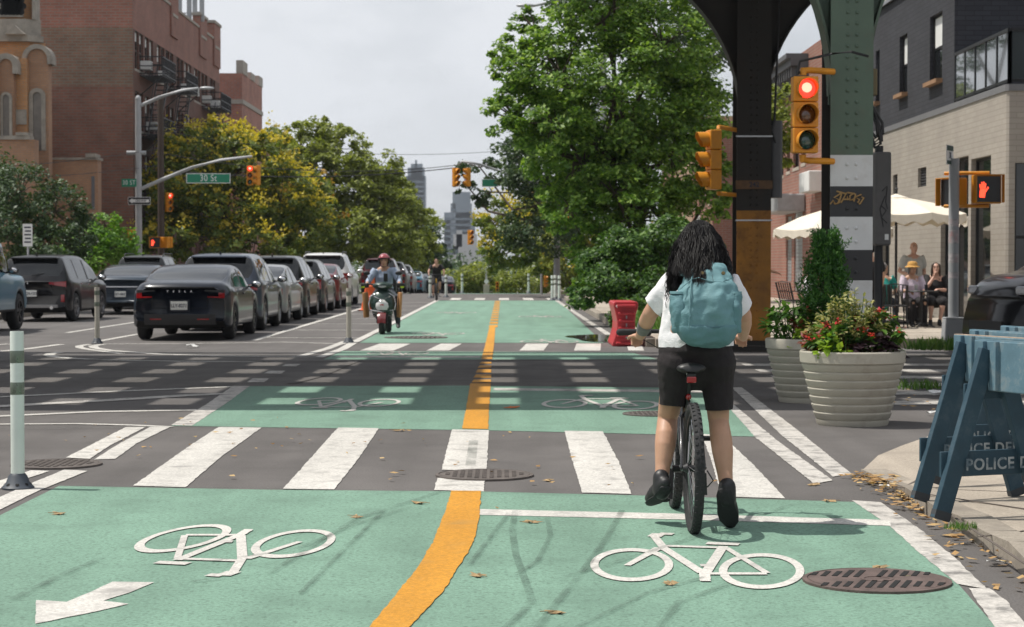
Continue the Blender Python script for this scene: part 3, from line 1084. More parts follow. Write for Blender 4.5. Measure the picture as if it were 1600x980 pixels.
def column(x, y, wd, zones, rivets=True, half=.30):
 """built-up column: wide front and back plates, a narrower web box between, rows of rivets"""
 b = MB()
 for i, (z0, z1, mi) in enumerate(zones):
  e = .0
  b.bx(x - wd / 2, x + wd / 2, y - half, y - half + .022, z0 + e, z1, mi)
  b.bx(x - wd / 2, x + wd / 2, y + half - .022, y + half, z0 + e, z1, 3)  # back plate and web coloured dark to stand for their shadow
  b.bx(x - wd * .30, x + wd * .30, y - half + .022, y + half - .022, z0 + e, z1, 3)
  if rivets:
   z = z0 + .09
   while z < z1 - .05:
    for dx in (-.05, .05):
     b.lathe([(.021, 0), (.018, .010), (.009, .016), (.001, .018)], 7, (x + dx, y - half, z), mi, (0, -1, 0))
    z += .122 if mi in (0, 3, 4) else .15
 o = b.build('column', [MG, MWs, MBs, MD, MR], el, 35)
 b = MB()
 b.box((x, y, .05), (wd * 1.5, half * 2.9, .10), 0)
 b.box((x, y, .14), (wd * 1.2, half * 2.3, .09), 0)
 for dx in (-1, 1):
  for dy in (-1, 1):
   b.lathe([(.03, 0), (.03, .05), (.001, .055)], 6, (x + dx * wd * .62, y + dy * half * 1.25, .1), 0)
 b.build('foot', [MD], o)
 return o
s_ = 3000 / NY
zz = lambda py: CAM_H + (414 - py) / s_
zn = [(0.1, zz(532), 2), (zz(532), zz(485), 1), (zz(485), zz(438), 2), (zz(438), zz(391), 1), (zz(391), zz(340), 2), (zz(340), zz(293), 1) if False else (zz(340), zz(293), 2), (zz(293), zz(245), 1), (zz(245), TOPZ, 0)]
zn = [(0.1, zz(532), 2), (zz(532), zz(485), 1), (zz(485), zz(438), 1), (zz(438), zz(391), 2), (zz(391), zz(340), 1), (zz(340), zz(293), 2), (zz(293), zz(245), 1), (zz(245), TOPZ, 0)]
zf = [(0.1, CAM_H + (414 - 330) / (3000 / FY), 4), (CAM_H + (414 - 330) / (3000 / FY), TOPZ, 3)]
ncol = column(NX, NY, .465, zn)
fcol = column(FX, FY, .56, zf)
for k in (-1, 1):
 column(NX + k * 15.2, NY, .465, zn, False)
 column(FX + k * 15.2, FY, .56, zf, False)
def girder(y, xs, mi, z0, r, zt, spring):
 """plate girder along the street with a quarter-round bracket at each side of each column"""
 b = MB()
 b.bx(-45, 45, y - .02, y + .02, spring + r, zt)
 b.bx(-45, 45, y - .19, y + .19, zt, zt + .05)
 for x in xs:
  for sgn in (-1, 1):
   n = 20
   arc = []
   for i in range(n + 1):
    t = math.pi / 2 * i / n
    arc.append((x + sgn * (.2 + r - r * math.cos(t)), spring + r * math.sin(t)))
   x0 = x + sgn * .15
   for i in range(n):
    (xa, za), (xb, zb) = arc[i], arc[i + 1]
    b.add([(xa, y - .018, za), (xb, y - .018, zb), (xb, y - .018, spring + r + .02), (xa, y - .018, spring + r + .02), (xa, y + .018, za), (xb, y + .018, zb), (xb, y + .018, spring + r + .02), (xa, y + .018, spring + r + .02)],
                      [(0, 1, 2, 3), (7, 6, 5, 4)])
   b.bx(min(x0, x + sgn * .21), max(x0, x + sgn * .21), y - .018, y + .018, spring - .1, spring + r + .03)
   for i in range(n):
    (xa, za), (xb, zb) = arc[i], arc[i + 1]
    b.add([(xa, y - .17, za), (xb, y - .17, zb), (xb, y + .17, zb), (xa, y + .17, za), (xa + sgn * -.025, y - .17, za + .02), (xb - sgn * .025, y - .17, zb + .02), (xb - sgn * .025, y + .17, zb + .02), (xa - sgn * .025, y + .17, za + .02)],
                      [(0, 1, 2, 3), (7, 6, 5, 4), (0, 1, 5, 4), (2, 3, 7, 6)])
    if i % 2 == 0 and y < 25:
     d = Vector((xa - (x + sgn * (.2 + r)), 0, za - spring))
     for dy in (-.13, .13):
      b.lathe([(.020, 0), (.014, .012), (.001, .014)], 7, ((xa + xb) / 2, y + dy, (za + zb) / 2), 0, -Vector((-sgn * abs(d.x) - sgn * .01, 0, d.z * .2)).normalized() * -1)
 b.build('girder', [mi], el, 30)
SPF = CAM_H + (414 - 188) / (3000 / FY)
SPN = CAM_H + (414 - 150) / (3000 / NY)
girder(FY, [FX - 15.2, FX, FX + 15.2], MD, 0, 2.75, 7.6, SPF)
girder(NY, [NX - 15.2, NX, NX + 15.2], MG, 0, 3.1, 7.6, SPN)
b = MB()
for k in (-2, -1, 0, 1, 2):
 x = (NX + FX) / 2 + k * 15.2
 b.bx(x - .02, x + .02, NY + .3, FY - .3, 6.6, 7.6)
 b.bx(x - .2, x + .2, NY + .3, FY - .3, 6.56, 6.6)
b.build('cross_girder', MD, el)
b = MB()
x = -44
while x < 44:
 b.bx(x, x + .60, 19.6, FY - .9, 7.65, 7.85)  # unseen sleepers, widened and spaced to shape the sun patches below
 x += 1.12
b.build('sleepers', MD, el)
b = MB()
y = NY - .6
for y0, y1 in ((19.4, 20.2), (21.2, 22.0), (23.0, 23.9), (24.9, 25.8), (26.8, 27.7), (28.6, 29.4), (30.1, 30.8)):  # unseen strips added to break the sunlight on the road into rows
 b.bx(-45, 45, y0, y1, 7.86, 7.95)
b.build('deck_shade_strips', MD, el)
# writing and bands on the columns
b = MB()
scale = 3000 / NY
def stroke_tag(segs, y, m, th=.010):
 b = MB()
 for s in segs:
  pts = [P(px, py, y) for px, py in s]
  b.tube(pts, th, 5)
 return b.build('graffiti', m, None)
ga = stroke_tag([[(1297, 319), (1302, 313), (1304, 318)], [(1316, 301), (1303, 309), (1311, 312), (1309, 318), (1303, 318)], [(1307, 299), (1322, 303)], [(1315, 302), (1311, 317), (1304, 319)], [(1314, 317), (1323, 301), (1325, 313)], [(1317, 312), (1328, 311)], [(1334, 302), (1328, 306), (1328, 313), (1335, 311)],
                 [(1324, 301), (1336, 303)], [(1337, 303), (1334, 315)], [(1346, 304), (1336, 308), (1343, 312), (1340, 317)], [(1346, 308), (1350, 309), (1344, 318), (1342, 319)]], NY - .312, mat('graffiti_gold', (.33, .20, .07), .6))
ga.parent = ncol
b = MB()
pz = P(1174, 290, FY).z
b.bx(FX - .30, FX + .30, FY - .325, FY - .318, pz - .07, pz + .07)
pl = b.build('number_plate', mat('plate_tan', (.16, .09, .045), .7, 0, .3, 12), fcol)
lettering('242', .11, M['ink'], fcol, (FX, FY - .328, pz), name='number')
for py in (215, 345):
 z = P(1174, py, FY).z
 b = MB()
 b.bx(FX - .30, FX + .30, FY - .318, FY - .310, z - .012, z + .012)
 b.build('band', M['alu'], fcol)
# conduits and the coil of cable hanging on the near column
cz = thing('cable_coil', 'coil of black cable hanging from a junction box on the green riveted column', 'cable', (NX + .27, NY - .1, 0))
b = MB()
def PZ(px, py):
 p = P(px, py, NY - .1)
 return (p.x - NX - .27, p.y - NY + .1, p.z)
for k, (dx, dz) in enumerate(((0, 0), (4, 3), (-3, -4), (6, -8), (2, 8))):
 b.tube([PZ(1358, 60), PZ(1358 + dx * .3, 130), PZ(1360 + dx * .4, 165), PZ(1373 + dx, 200 + dz), PZ(1374 + dx, 217 + dz), PZ(1366 + dx * .5, 223 + dz), PZ(1357, 208 + dz), PZ(1360, 185), PZ(1363, 160)], .016, 6)
b.tube([PZ(1357, 0), PZ(1357, 240)], .03, 8)
b.build('cable', M['black'], cz, 60)
b = MB()
a, c = PZ(1356, 150), PZ(1369, 108)
b.box(((a[0] + c[0]) / 2, .0, (a[2] + c[2]) / 2), (.09, .16, .29))
b.build('junction_box', mat('box_olive', (.14, .11, .05), .6), cz, bevel=.008)
# the wire that runs round the column to the signal
# dark conduit on the far column
cdt = thing('conduit', 'grey conduit strapped to the dark rusty column', 'pipe', (FX + .36, FY - .1, 0))
b = MB()
b.tube([(0, 0, P(1208, 310, FY).z), (0, 0, P(1208, 190, FY).z)], .13, 12)
b.build('pipe', mat('conduit_grey', (.10, .10, .105), .5, .2, .15, 6), cdt, 60)
b = MB()
b.tube([(.0, -.12, P(1208, 225, FY).z), (-.08, -.14, P(1208, 205, FY).z), (-.02, -.13, P(1208, 190, FY).z), (.07, -.12, 6.0)], .018, 6)
b.build('wire', M['black'], cdt)
# ------------------------------------------------------------------ windows and facades
def window(parent, c, wd, h, facing, frame_m, glass_m=None, depth=.12, sill=None, mull=1, name='window', curtain=None):
 """c: centre on the wall face. facing: 'x-' 'x+' 'y-'. A frame set in a dark reveal, its pane a child"""
 rz = {'y-': 0, 'x+': math.pi / 2, 'x-': -math.pi / 2}[facing]
 b = MB()
 t = .06
 b.bx(-wd / 2, -wd / 2 + t, -.03, .05, -h / 2, h / 2)
 b.bx(wd / 2 - t, wd / 2, -.03, .05, -h / 2, h / 2)
 b.bx(-wd / 2 + t, wd / 2 - t, -.03, .05, h / 2 - t, h / 2)
 b.bx(-wd / 2 + t, wd / 2 - t, -.03, .05, -h / 2, -h / 2 + t)
 if mull:
  b.bx(-wd / 2 + t, wd / 2 - t, -.02, .04, -.03, .03)
 f = b.build(name, frame_m, parent)
 f.location = c
 f.rotation_euler = (0, 0, rz)
 b = MB()
 b.bx(-wd / 2 + t * .5, wd / 2 - t * .5, .0, .02, -h / 2 + t * .5, h / 2 - t * .5)
 b.build('pane', glass_m or M['glass'], f)
 if curtain:
  b = MB()
  b.bx(-wd / 2 + t, wd / 2 - t, -.008, -.002, h / 2 * curtain, h / 2 - t)
  b.build('blind', M['sign_white'], f)
 if sill is not None:
  b = MB()
  b.bx(-wd / 2 - .08, wd / 2 + .08, -.14, .03, -h / 2 - .12, -h / 2 - .002)
  b.build('sill', sill, f)
 return f
def punched_wall(b, axis, pos, a0, a1, z0, z1, holes, thick, out, mi=0):
 """a wall with real openings: axis 'x' (plane x = pos, runs along y) or 'y'; holes (ca, cz, w, h)"""
 As = sorted({a0, a1, *[h[0] - h[2] / 2 for h in holes], *[h[0] + h[2] / 2 for h in holes]})
 Zs = sorted({z0, z1, *[h[1] - h[3] / 2 for h in holes], *[h[1] + h[3] / 2 for h in holes]})
 As = [a for a in As if a0 <= a <= a1]
 Zs = [z for z in Zs if z0 <= z <= z1]
 def inside(a, z):
  return any(abs(a - h[0]) < h[2] / 2 and abs(z - h[1]) < h[3] / 2 for h in holes)
 def q(a, z, dpt):
  return (pos + out * -dpt, a, z) if axis == 'x' else (a, pos + out * -dpt, z)
 for i in range(len(As) - 1):
  for j in range(len(Zs) - 1):
   if not inside((As[i] + As[i + 1]) / 2, (Zs[j] + Zs[j + 1]) / 2):
    b.poly([q(As[i], Zs[j], 0), q(As[i + 1], Zs[j], 0), q(As[i + 1], Zs[j + 1], 0), q(As[i], Zs[j + 1], 0)], mi)
 for ca, cz_, wd, h in holes:
  x0, x1, y0, y1 = ca - wd / 2, ca + wd / 2, cz_ - h / 2, cz_ + h / 2
  for (p0, p1) in (((x0, y0), (x1, y0)), ((x1, y0), (x1, y1)), ((x1, y1), (x0, y1)), ((x0, y1), (x0, y0))):
   b.poly([q(*p0, 0), q(*p1, 0), q(*p1, thick), q(*p0, thick)], mi)
# ---- grey brick restaurant on the corner
WX = 10.5
M['brick_grey'] = brick('brick_grey', (.36, .325, .28), (.33, .295, .255), (.29, .26, .22), .40, .115, .012, .2, var=.1)
M['brick_black'] = brick('brick_black', (.034, .035, .043), (.026, .027, .034), (.018, .018, .022), .40, .115, .012, .3, var=.15)
M['frame_black'] = mat('frame_black', (.012, .012, .013), .4, .2, .1)
Y0 = 40.1
rest = thing('restaurant_building', 'two storey corner building, pale grey brick below and black brick with glass rail above', 'building', (0, 0, 0))
zA, zB = 5.05, 8.55
def YW(px, X=WX):
 return 3000 * X / (px - 787)
holes_lo, wins_lo = [], []
def addw(px0, px1, py0, py1, lst):
 ya, yb = YW(px1), YW(px0)
 yc = (ya + yb) / 2
 s = 3000 / yc
 z0, z1 = CAM_H + (414 - py1) / s, CAM_H + (414 - py0) / s
 lst.append((yc, (z0 + z1) / 2, yb - ya, z1 - z0))
for q in ((1488, 1513, 246, 508), (1517, 1548, 246, 508), (1470, 1485, 300, 508), (1395, 1402, 273, 308), (1434, 1447, 262, 292), (1378, 1390, 340, 505)):
 addw(*q, holes_lo)
holes_up = []
for q in ((1402, 1414, 56, 147), (1449, 1468, 23, 127), (1365, 1371, 80, 160), (1330, 1336, 100, 180)):
 addw(*q, holes_up)
ch = .06
b = MB()
punched_wall(b, 'x', WX, Y0 + ch, 62, .1, zA, holes_lo, .25, -1)
# chamfered corner and the front on the side street
b.poly([(WX, Y0 + ch, .1), (WX + ch * .8, Y0, .1), (WX + ch * .8, Y0, zA), (WX, Y0 + ch, zA)])
punched_wall(b, 'y', Y0, WX + ch * .8, 26, .1, zA, [(12.45, 1.95, 3.55, 3.2), (18.4, 2.0, 3.8, 3.2), (23, 2, 3, 3.2)], .25, -1)
b.poly([(WX, 62, .1), (26, 62, .1), (26, 62, zA), (WX, 62, zA)])
b.poly([(26, Y0, .1), (26, 62, .1), (26, 62, zA), (26, Y0, zA)])
b.build('ground_floor', M['brick_grey'], rest)
b = MB()
YU = 45.0
punched_wall(b, 'x', WX + .04, YU, 62, zA + .14, zB, holes_up, .2, -1)
punched_wall(b, 'y', YU, WX + .04, 26, zA + .14, zB, [(14, 6.6, 3.0, 2.4)], .2, -1)
b.poly([(WX + .04, 62, zA + .14), (26, 62, zA + .14), (26, 62, zB), (WX + .04, 62, zB)])
b.poly([(26, YU, zA + .14), (26, 62, zA + .14), (26, 62, zB), (26, YU, zB)])
b.build('upper_floor', M['brick_black'], rest)
b = MB()
b.poly([(WX + .0, YU, zB), (26, YU, zB), (26, 62, zB), (WX, 62, zB)])
b.bx(WX - .06, 26, YU - .05, YU + .15, zB, zB + .1)
b.bx(WX - .06, WX + .2, YU + .15, 62, zB, zB + .1)
b.build('roof', M['alu'], rest)
b = MB()                          # terrace floor and the band between the storeys
b.prism([(WX - .03, Y0 + ch - .02), (WX + ch * .8 - .02, Y0 - .03), (26, Y0 - .03), (26, YU), (WX - .03, YU)], zA, zA + .14)
b.bx(WX - .03, WX + .1, YU, 62, zA, zA + .14)
b.build('terrace', mat('coping', (.16, .16, .165), .6), rest)
# terrace rail
rl = MB()
pth = [(WX + .05, YU - .1), (WX + .05, Y0 + ch), (WX + ch * .8 + .03, Y0 + .05), (26, Y0 + .05)]
zr0, zr1 = zA + .22, zA + 1.28
for (xa, ya), (xb, yb) in zip(pth, pth[1:]):
 rl.bar((xa, ya, zr1), (xb, yb, zr1), .06, .07)
 rl.bar((xa, ya, zr0), (xb, yb, zr0), .05, .06)
 ln = math.hypot(xb - xa, yb - ya)
 k = max(1, round(ln / .95))
 for i in range(k + 1):
  x, y = lerp(xa, xb, i / k), lerp(ya, yb, i / k)
  rl.bar((x, y, zA + .14), (x, y, zr1 - .035), .05, .05)
rr = rl.build('railing', M['frame_black'], rest)
b = MB()
for (xa, ya), (xb, yb) in zip(pth, pth[1:]):
 b.bar((xa, ya, (zr0 + zr1) / 2), (xb, yb, (zr0 + zr1) / 2), .012, zr1 - zr0 - .08)
b.build('glass', mat('rail_glass', (.05, .06, .065), .02, 0, 0, spec=1, coat=1), rr)
for i, (yc, zc, wd, h) in enumerate(holes_lo):
 if h < 1:
  b = MB()
  b.bx(-.02, .02, -wd / 2, wd / 2, -h / 2, h / 2, 0)
  for k in range(7):
   b.box((-.03, 0, -h / 2 + (k + .5) * h / 7), (.05, wd, h / 10), 1, (0, rad(35), 0))
  v = b.build('vent_grille', [M['frame_black'], M['dark_metal']], rest)
  v.location = (WX + .12, yc, zc)
 else:
  window(rest, (WX + .14, yc, zc), wd, h, 'x-', M['frame_black'], mull=0, name='shop_window')
for xc, wd in ((12.45, 3.55), (18.4, 3.8), (23, 3)):
 f = window(rest, (xc, Y0 + .14, 2.0), wd, 3.2, 'y-', M['frame_black'], mull=1, name='shop_window')
window(rest, (14, YU + .12, 6.6), 3.0, 2.4, 'y-', M['frame_black'], mull=0, name='terrace_door')
Msill = mat('sill_wood', (.30, .17, .09), .7)
for yc, zc, wd, h in holes_up:
 window(rest, (WX + .17, yc, zc), wd, h, 'x-', M['frame_black'], sill=None, mull=1, curtain=.05)
 b = MB()
 b.bx(WX - .12, WX + .12, yc - wd / 2 - .06, yc + wd / 2 + .06, zc - h / 2 - .10, zc - h / 2 - .002)
 b.build('sill', Msill, rest)
b = MB()                          # black sign box with letters over the small windows
ys, ye = YW(1389), YW(1359)
b.bx(WX - .38, WX, ys, ye, P(1375, 268, 52.5).z, P(1375, 238, 52.5).z)
sb = b.build('sign_box', M['frame_black'], rest)
sgz = P(1375, 254, 52.5).z
lettering('NAI', .36, M['sign_white'], rest, (WX - .386, (ys + ye) / 2 + .2, sgz), (math.pi / 2, 0, -math.pi / 2), name='sign_lettering')
b = MB()
b.bx(WX - .5, WX, YW(1287), YW(1271), P(1278, 297, 62).z, P(1278, 264, 62).z)
tag(b.build('wall_awning', M['sign_white'], None, bevel=.03), 'white metal hood on the pale wall beside the traffic light column', 'awning')
# ---- brown brick building with cornice and roller shutters
M['brick_red'] = brick('brick_red', (.30, .125, .085), (.25, .10, .07), (.27, .20, .16), .34, .11, .016, .3, var=.18)
bb_ = thing('brick_building', 'red brick shop house with heavy grey cornice and steel roller shutters', 'building', (0, 0, 0))
hb, wl = [], []
for q in ((1228, 1236, 338, 440), (1240, 1253, 330, 455), (1238, 1247, 205, 262), (1216, 1223, 222, 275), (1251, 1257, 200, 255), (1228, 1233, 215, 268)):
 addw(*q, hb)
b = MB()
punched_wall(b, 'x', WX + .02, 62.05, 84, .1, 8.9, hb, .2, -1)
b.poly([(WX + .02, 62.05, .1), (26, 62.05, .1), (26, 62.05, 8.9), (WX + .02, 62.05, 8.9)])
b.poly([(WX + .02, 84, .1), (26, 84, .1), (26, 84, 8.9), (WX + .02, 84, 8.9)])
b.poly([(WX + .02, 62.05, 8.9), (26, 62.05, 8.9), (26, 84, 8.9), (WX + .02, 84, 8.9)])
b.build('wall', M['brick_red'], bb_)
Mcor = mat('cornice_grey', (.10, .10, .105), .6, 0, .2, 3)
b = MB()
zc0 = 7.6
for i, (d, z0, z1) in enumerate(((.18, 0, .18), (.32, .182, .7), (.6, .702, .95), (.75, .952, 1.12))):
 b.bx(WX - d, WX + .015, 66.4, 79, zc0 + z0, zc0 + z1)
y = 66.6
while y < 78.8:
 b.bx(WX - .55, WX - .325, y, y + .14, zc0 + .35, zc0 + .70)
 y += .55
b.build('cornice', Mcor, bb_)
Mshut = mat('shutter_steel', (.40, .41, .42), .4, .5, .1, 4)
for k, (yc, zc, wd, h) in enumerate(hb):
 if zc < 2.5:
  b = MB()
  n = int(h / .13)
  for i in range(n):
   b.bx(WX + .07, WX + .11 - .02 * (i % 2), yc - wd / 2, yc + wd / 2, zc - h / 2 + i * h / n, zc - h / 2 + (i + .93) * h / n)
  b.build('roller_shutter', Mshut, bb_)
 else:
  window(bb_, (WX + .14, yc, zc), wd, h, 'x-', M['frame_black'], sill=M['concrete'])
b = MB()
b.bx(WX - 1.0, WX, YW(1258), YW(1243), P(1240, 333, 69).z, P(1240, 306, 69).z, 0)
b.bx(WX - .8, WX, YW(1240), YW(1226), P(1240, 333, 69).z, P(1240, 310, 69).z, 0)
b.build('shutter_box', [M['steel']], bb_, bevel=.05)
# ---- further row houses along the same side, glimpsed between the trees
def row_house(y0, y1, h, m, label, seed, wn=4):
 r = random.Random(seed)
 t = thing('row_house', label, 'building', (0, 0, 0), group='houses along the pavement beyond the trees')
 hs = []
 n = max(2, int((y1 - y0) / 2.4))
 for i in range(n):
  for z in (2.2, 5.4, 8.3)[: (2 if h < 9 else 3)]:
   hs.append((y0 + (i + .5) * (y1 - y0) / n, z + zg(y0), 1.0, 1.7))
 b = MB()
 X = WX + r.uniform(-.15, .15)
 zb = zg(y0)
 punched_wall(b, 'x', X, y0, y1, zb, zb + h, hs, .2, -1)
 b.poly([(X, y0, zb), (26, y0, zb), (26, y0, zb + h), (X, y0, zb + h)])
 b.poly([(X, y1, zb), (26, y1, zb), (26, y1, zb + h), (X, y1, zb + h)])
 b.poly([(X, y0, zb + h), (26, y0, zb + h), (26, y1, zb + h), (X, y1, zb + h)])
 b.build('wall', m, t)
 b = MB()
 b.bx(X - .35, X - .003, y0, y1, zb + h - .5, zb + h + .15)
 b.build('cornice', Mcor, t)
 for yc, zc, wd, hh in hs:
  window(t, (X + .12, yc, zc), wd, hh, 'x-', M['sign_white'], sill=M['concrete'])
row_house(96, 106, 8.6, M['brick_red'], 'red brick house glimpsed behind the cyclist head through the foliage', 3)
row_house(106.1, 117, 9.8, brick('brick_tan', (.42, .27, .17), (.36, .22, .14), (.3, .25, .2), .34, .11, .016, .3), 'tan brick house further along beyond the big tree', 4)
row_house(117.1, 128, 8.8, M['brick_red'], 'far red brick house at the end of the tree row', 5)
# pale rear building above the black brick storey
b = MB()
b.bx(13, 24, 62.4, 76, 8.95, 14.5)
b.bx(12.8, 24.2, 62.2, 76.2, 14.5, 14.8)
tag(b.build('rear_building', mat('stucco_pale', (.50, .45, .36), .85, 0, .08, 1), None), 'pale stucco building rising behind the black brick storey', 'building')
# ------------------------------------------------------------------ apartment block with fire escapes
AX = -18.0
AY0, AY1 = 93.6, 122.0
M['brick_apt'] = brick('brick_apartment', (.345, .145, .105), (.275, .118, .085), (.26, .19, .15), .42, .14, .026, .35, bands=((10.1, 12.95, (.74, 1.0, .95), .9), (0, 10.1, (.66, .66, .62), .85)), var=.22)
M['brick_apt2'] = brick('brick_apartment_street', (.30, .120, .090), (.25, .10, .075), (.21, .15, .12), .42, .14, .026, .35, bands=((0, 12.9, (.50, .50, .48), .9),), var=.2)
ap = thing('apartment_block', 'tall dark red brick apartment block with black fire escapes and a stepped parapet', 'building', (0, 0, 0))
ZR = 15.4
fl = [2.9, 5.9, 8.9, 11.85]
cols_ = []
y = AY0 + 1.0
k = 0
while y < AY1 - 1:
 cols_.append(y)
 y += (1.15, 1.5, 1.25, 2.1)[k % 4]
 k += 1
hs = [(y, z + .1, 1.0, 1.85) for y in cols_ for z in fl]
b = MB()
punched_wall(b, 'x', AX, AY0, AY1, -1, ZR, hs, .22, 1)
b.poly([(AX, AY1, -1), (-45, AY1, -1), (-45, AY1, ZR), (AX, AY1, ZR)])
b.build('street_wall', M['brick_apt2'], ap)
b = MB()
b.poly([(AX - .003, AY0, -1), (-45, AY0, -1), (-45, AY0, ZR), (AX - .003, AY0, ZR)])
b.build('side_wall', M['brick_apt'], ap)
b = MB()
b.poly([(AX, AY0, ZR - .02), (-45, AY0, ZR - .02), (-45, AY1, ZR - .02), (AX, AY1, ZR - .02)])
b.build('roof', M['dark_metal'], ap)
b = MB()
Mstone = mat('coping_stone', (.34, .31, .27), .85, 0, .15, 2)
b.bx(AX - .3, AX + .06, AY0 - .05, AY1 + .05, ZR, ZR + .14, 1)
b.bx(-45, AX - .3, AY0 - .05, AY0 + .3, ZR, ZR + .14, 1)
for y0, y1, h in ((104.0, 106.2, .95), (113.8, 116.4, .75), (119.3, 121.9, 1.0)):
 b.bx(AX - .35, AX + .10, y0, y1, ZR - 1.6, ZR + h, 0)
 b.bx(AX - .4, AX + .16, y0 - .1, y1 + .1, ZR + h, ZR + h + .16, 1)
 b.bx(AX + .10, AX + .13, y0 + .3, y1 - .3, ZR - .5, ZR - .35, 1)
b.build('parapet', [M['brick_apt2'], Mstone], ap)
fr = mat('window_frame_brown', (.10, .08, .07), .6)
for y, z, wd, h in hs:
 if z > 4:
  window(ap, (AX - .13, y, z), wd, h, 'x+', fr, sill=Mstone, curtain=RND.choice((None, None, .1, .5)))
for (y, z) in ((cols_[1], 11.1), (cols_[4], 11.1), (cols_[5], 8.2), (cols_[9], 11.1), (cols_[11], 11.1), (cols_[2], 8.2), (cols_[14], 11.1), (cols_[16], 11.1)):
 b = MB()
 b.bx(AX + .002, AX + .5, y - .33, y + .33, z, z + .42, 0)
 for i in range(6):
  b.bx(AX + .5, AX + .508, y - .28, y + .28, z + .04 + i * .06, z + .07 + i * .06, 1)
 b.build('air_conditioner', [M['sign_white'], M['dark_metal']], ap)
def fire_escape(y0, y1, z):
 b = MB()
 d = 1.15
 for i in range(8):
  b.bx(AX + .03 + i * .14, AX + .11 + i * .14, y0, y1, z, z + .05)
 for zz_ in (.12, .5, .95):
  b.bar((AX + d, y0, z + zz_), (AX + d, y1, z + zz_), .05, .05)
  for yy in (y0, y1):
   b.bar((AX, yy, z + zz_), (AX + d, yy, z + zz_), .05, .05)
 n = int((y1 - y0) / .22)
 for i in range(n + 1):
  yy = lerp(y0, y1, i / n)
  b.bar((AX + d, yy, z), (AX + d, yy, z + .95), .03, .03)
 for yy in (y0, y1):
  b.bar((AX, yy, z - 1.0), (AX + d, yy, z), .05, .05)
 n = 11
 for i in range(n):
  yy = lerp(y0 + .6, y1 - .6, i / n)
  b.bx(AX + .3, AX + .85, yy, yy + .2, z - 2.9 + i * .27, z - 2.86 + i * .27)
 for xx in (.3, .85):
  b.bar((AX + xx, y0 + .5, z - 2.95), (AX + xx, y1 - .6, z), .05, .12)
  b.bar((AX + xx, y0 + .5, z - 2.2), (AX + xx, y1 - .6, z + .75), .04, .04)
 b.build('fire_escape', M['dark_metal'], ap)
for y0, y1 in ((95.2, 99.0), (102.4, 106.0), (114.8, 119.0)):
 for z in (10.75, 7.75):
  fire_escape(y0, y1, z)
an = thing('cell_antenna', 'cluster of pale upright antenna panels on the apartment block roof', 'antenna', (AX - .6, 114.6, ZR + .0))
b = MB()
b.tube([(0, 0, -.2), (0, 0, 3.6)], .05, 8)
b.tube([(-.7, .4, 1.0), (.7, -.4, 1.0)], .04, 6)
b.tube([(-.7, .4, 2.0), (.7, -.4, 2.0)], .04, 6)
b.build('mast', M['steel'], an)
for x, y, h in ((-.7, .4, 2.4), (-.05, -.1, 3.4), (.3, -.2, 3.0), (.75, -.4, 2.3)):
 b = MB()
 b.box((x, y - .12, .4 + h / 2), (.28, .14, h))
 b.build('panel', M['grey_paint'], an, bevel=.03)
# second block
a2 = thing('apartment_block', 'smaller dark red brick block beyond the fire escape block, pale string course', 'building', (0, 0, 0))
B0, B1, BZ = 132.5, 143.5, 14.6
cb = [B0 + 1.4 + i * 1.9 for i in range(5)]
hs2 = [(y, z, .9, 1.7) for y in cb for z in (4.2, 7.2, 10.4)]
b = MB()
punched_wall(b, 'x', AX, B0, B1, -2, BZ, hs2, .2, 1)
b.poly([(AX, B0, -2), (-40, B0, -2), (-40, B0, BZ), (AX, B0, BZ)])
b.poly([(AX, B1, -2), (-40, B1, -2), (-40, B1, BZ), (AX, B1, BZ)])
b.poly([(AX, B0, BZ), (-40, B0, BZ), (-40, B1, BZ), (AX, B1, BZ)])
b.build('wall', brick('brick_block_two', (.38, .145, .10), (.31, .12, .085), (.26, .18, .15), .42, .14, .026, .3), a2)
b = MB()
b.bx(AX + .004, AX + .08, B0 - .08, B1, BZ - 2.1, BZ - 1.8)
b.bx(-40, AX, B0 - .08, B0 - .004, BZ - 2.1, BZ - 1.8)
for y0, y1, h in ((B0, B0 + 2.5, .9), (B0 + 4.3, B0 + 6.5, .5), (B1 - 2.2, B1, .7)):
 b.bx(AX - .4, AX + .06, y0, y1, BZ + .002, BZ + h)
b.build('string_course', Mstone, a2)
for y, z, wd, h in hs2:
 window(a2, (AX - .12, y, z), wd, h, 'x+', fr, sill=Mstone)
for y in cb[1:4]:
 b = MB()
 b.bx(AX + .002, AX + .45, y - .3, y + .3, 9.6, 10.0)
 b.build('air_conditioner', M['sign_white'], a2)
b = MB()
b.bx(-30, AX + .4, 152, 166, -3, 11.2, 0)
b.bx(-30.2, AX + .6, 151.8, 166.2, 11.2, 11.5, 1)
o = b.build('tan_building', [brick('brick_far_tan', (.42, .25, .17), (.36, .22, .15), (.3, .25, .2)), Mstone])
tag(o, 'low tan brick building just showing above the tree tops', 'building')
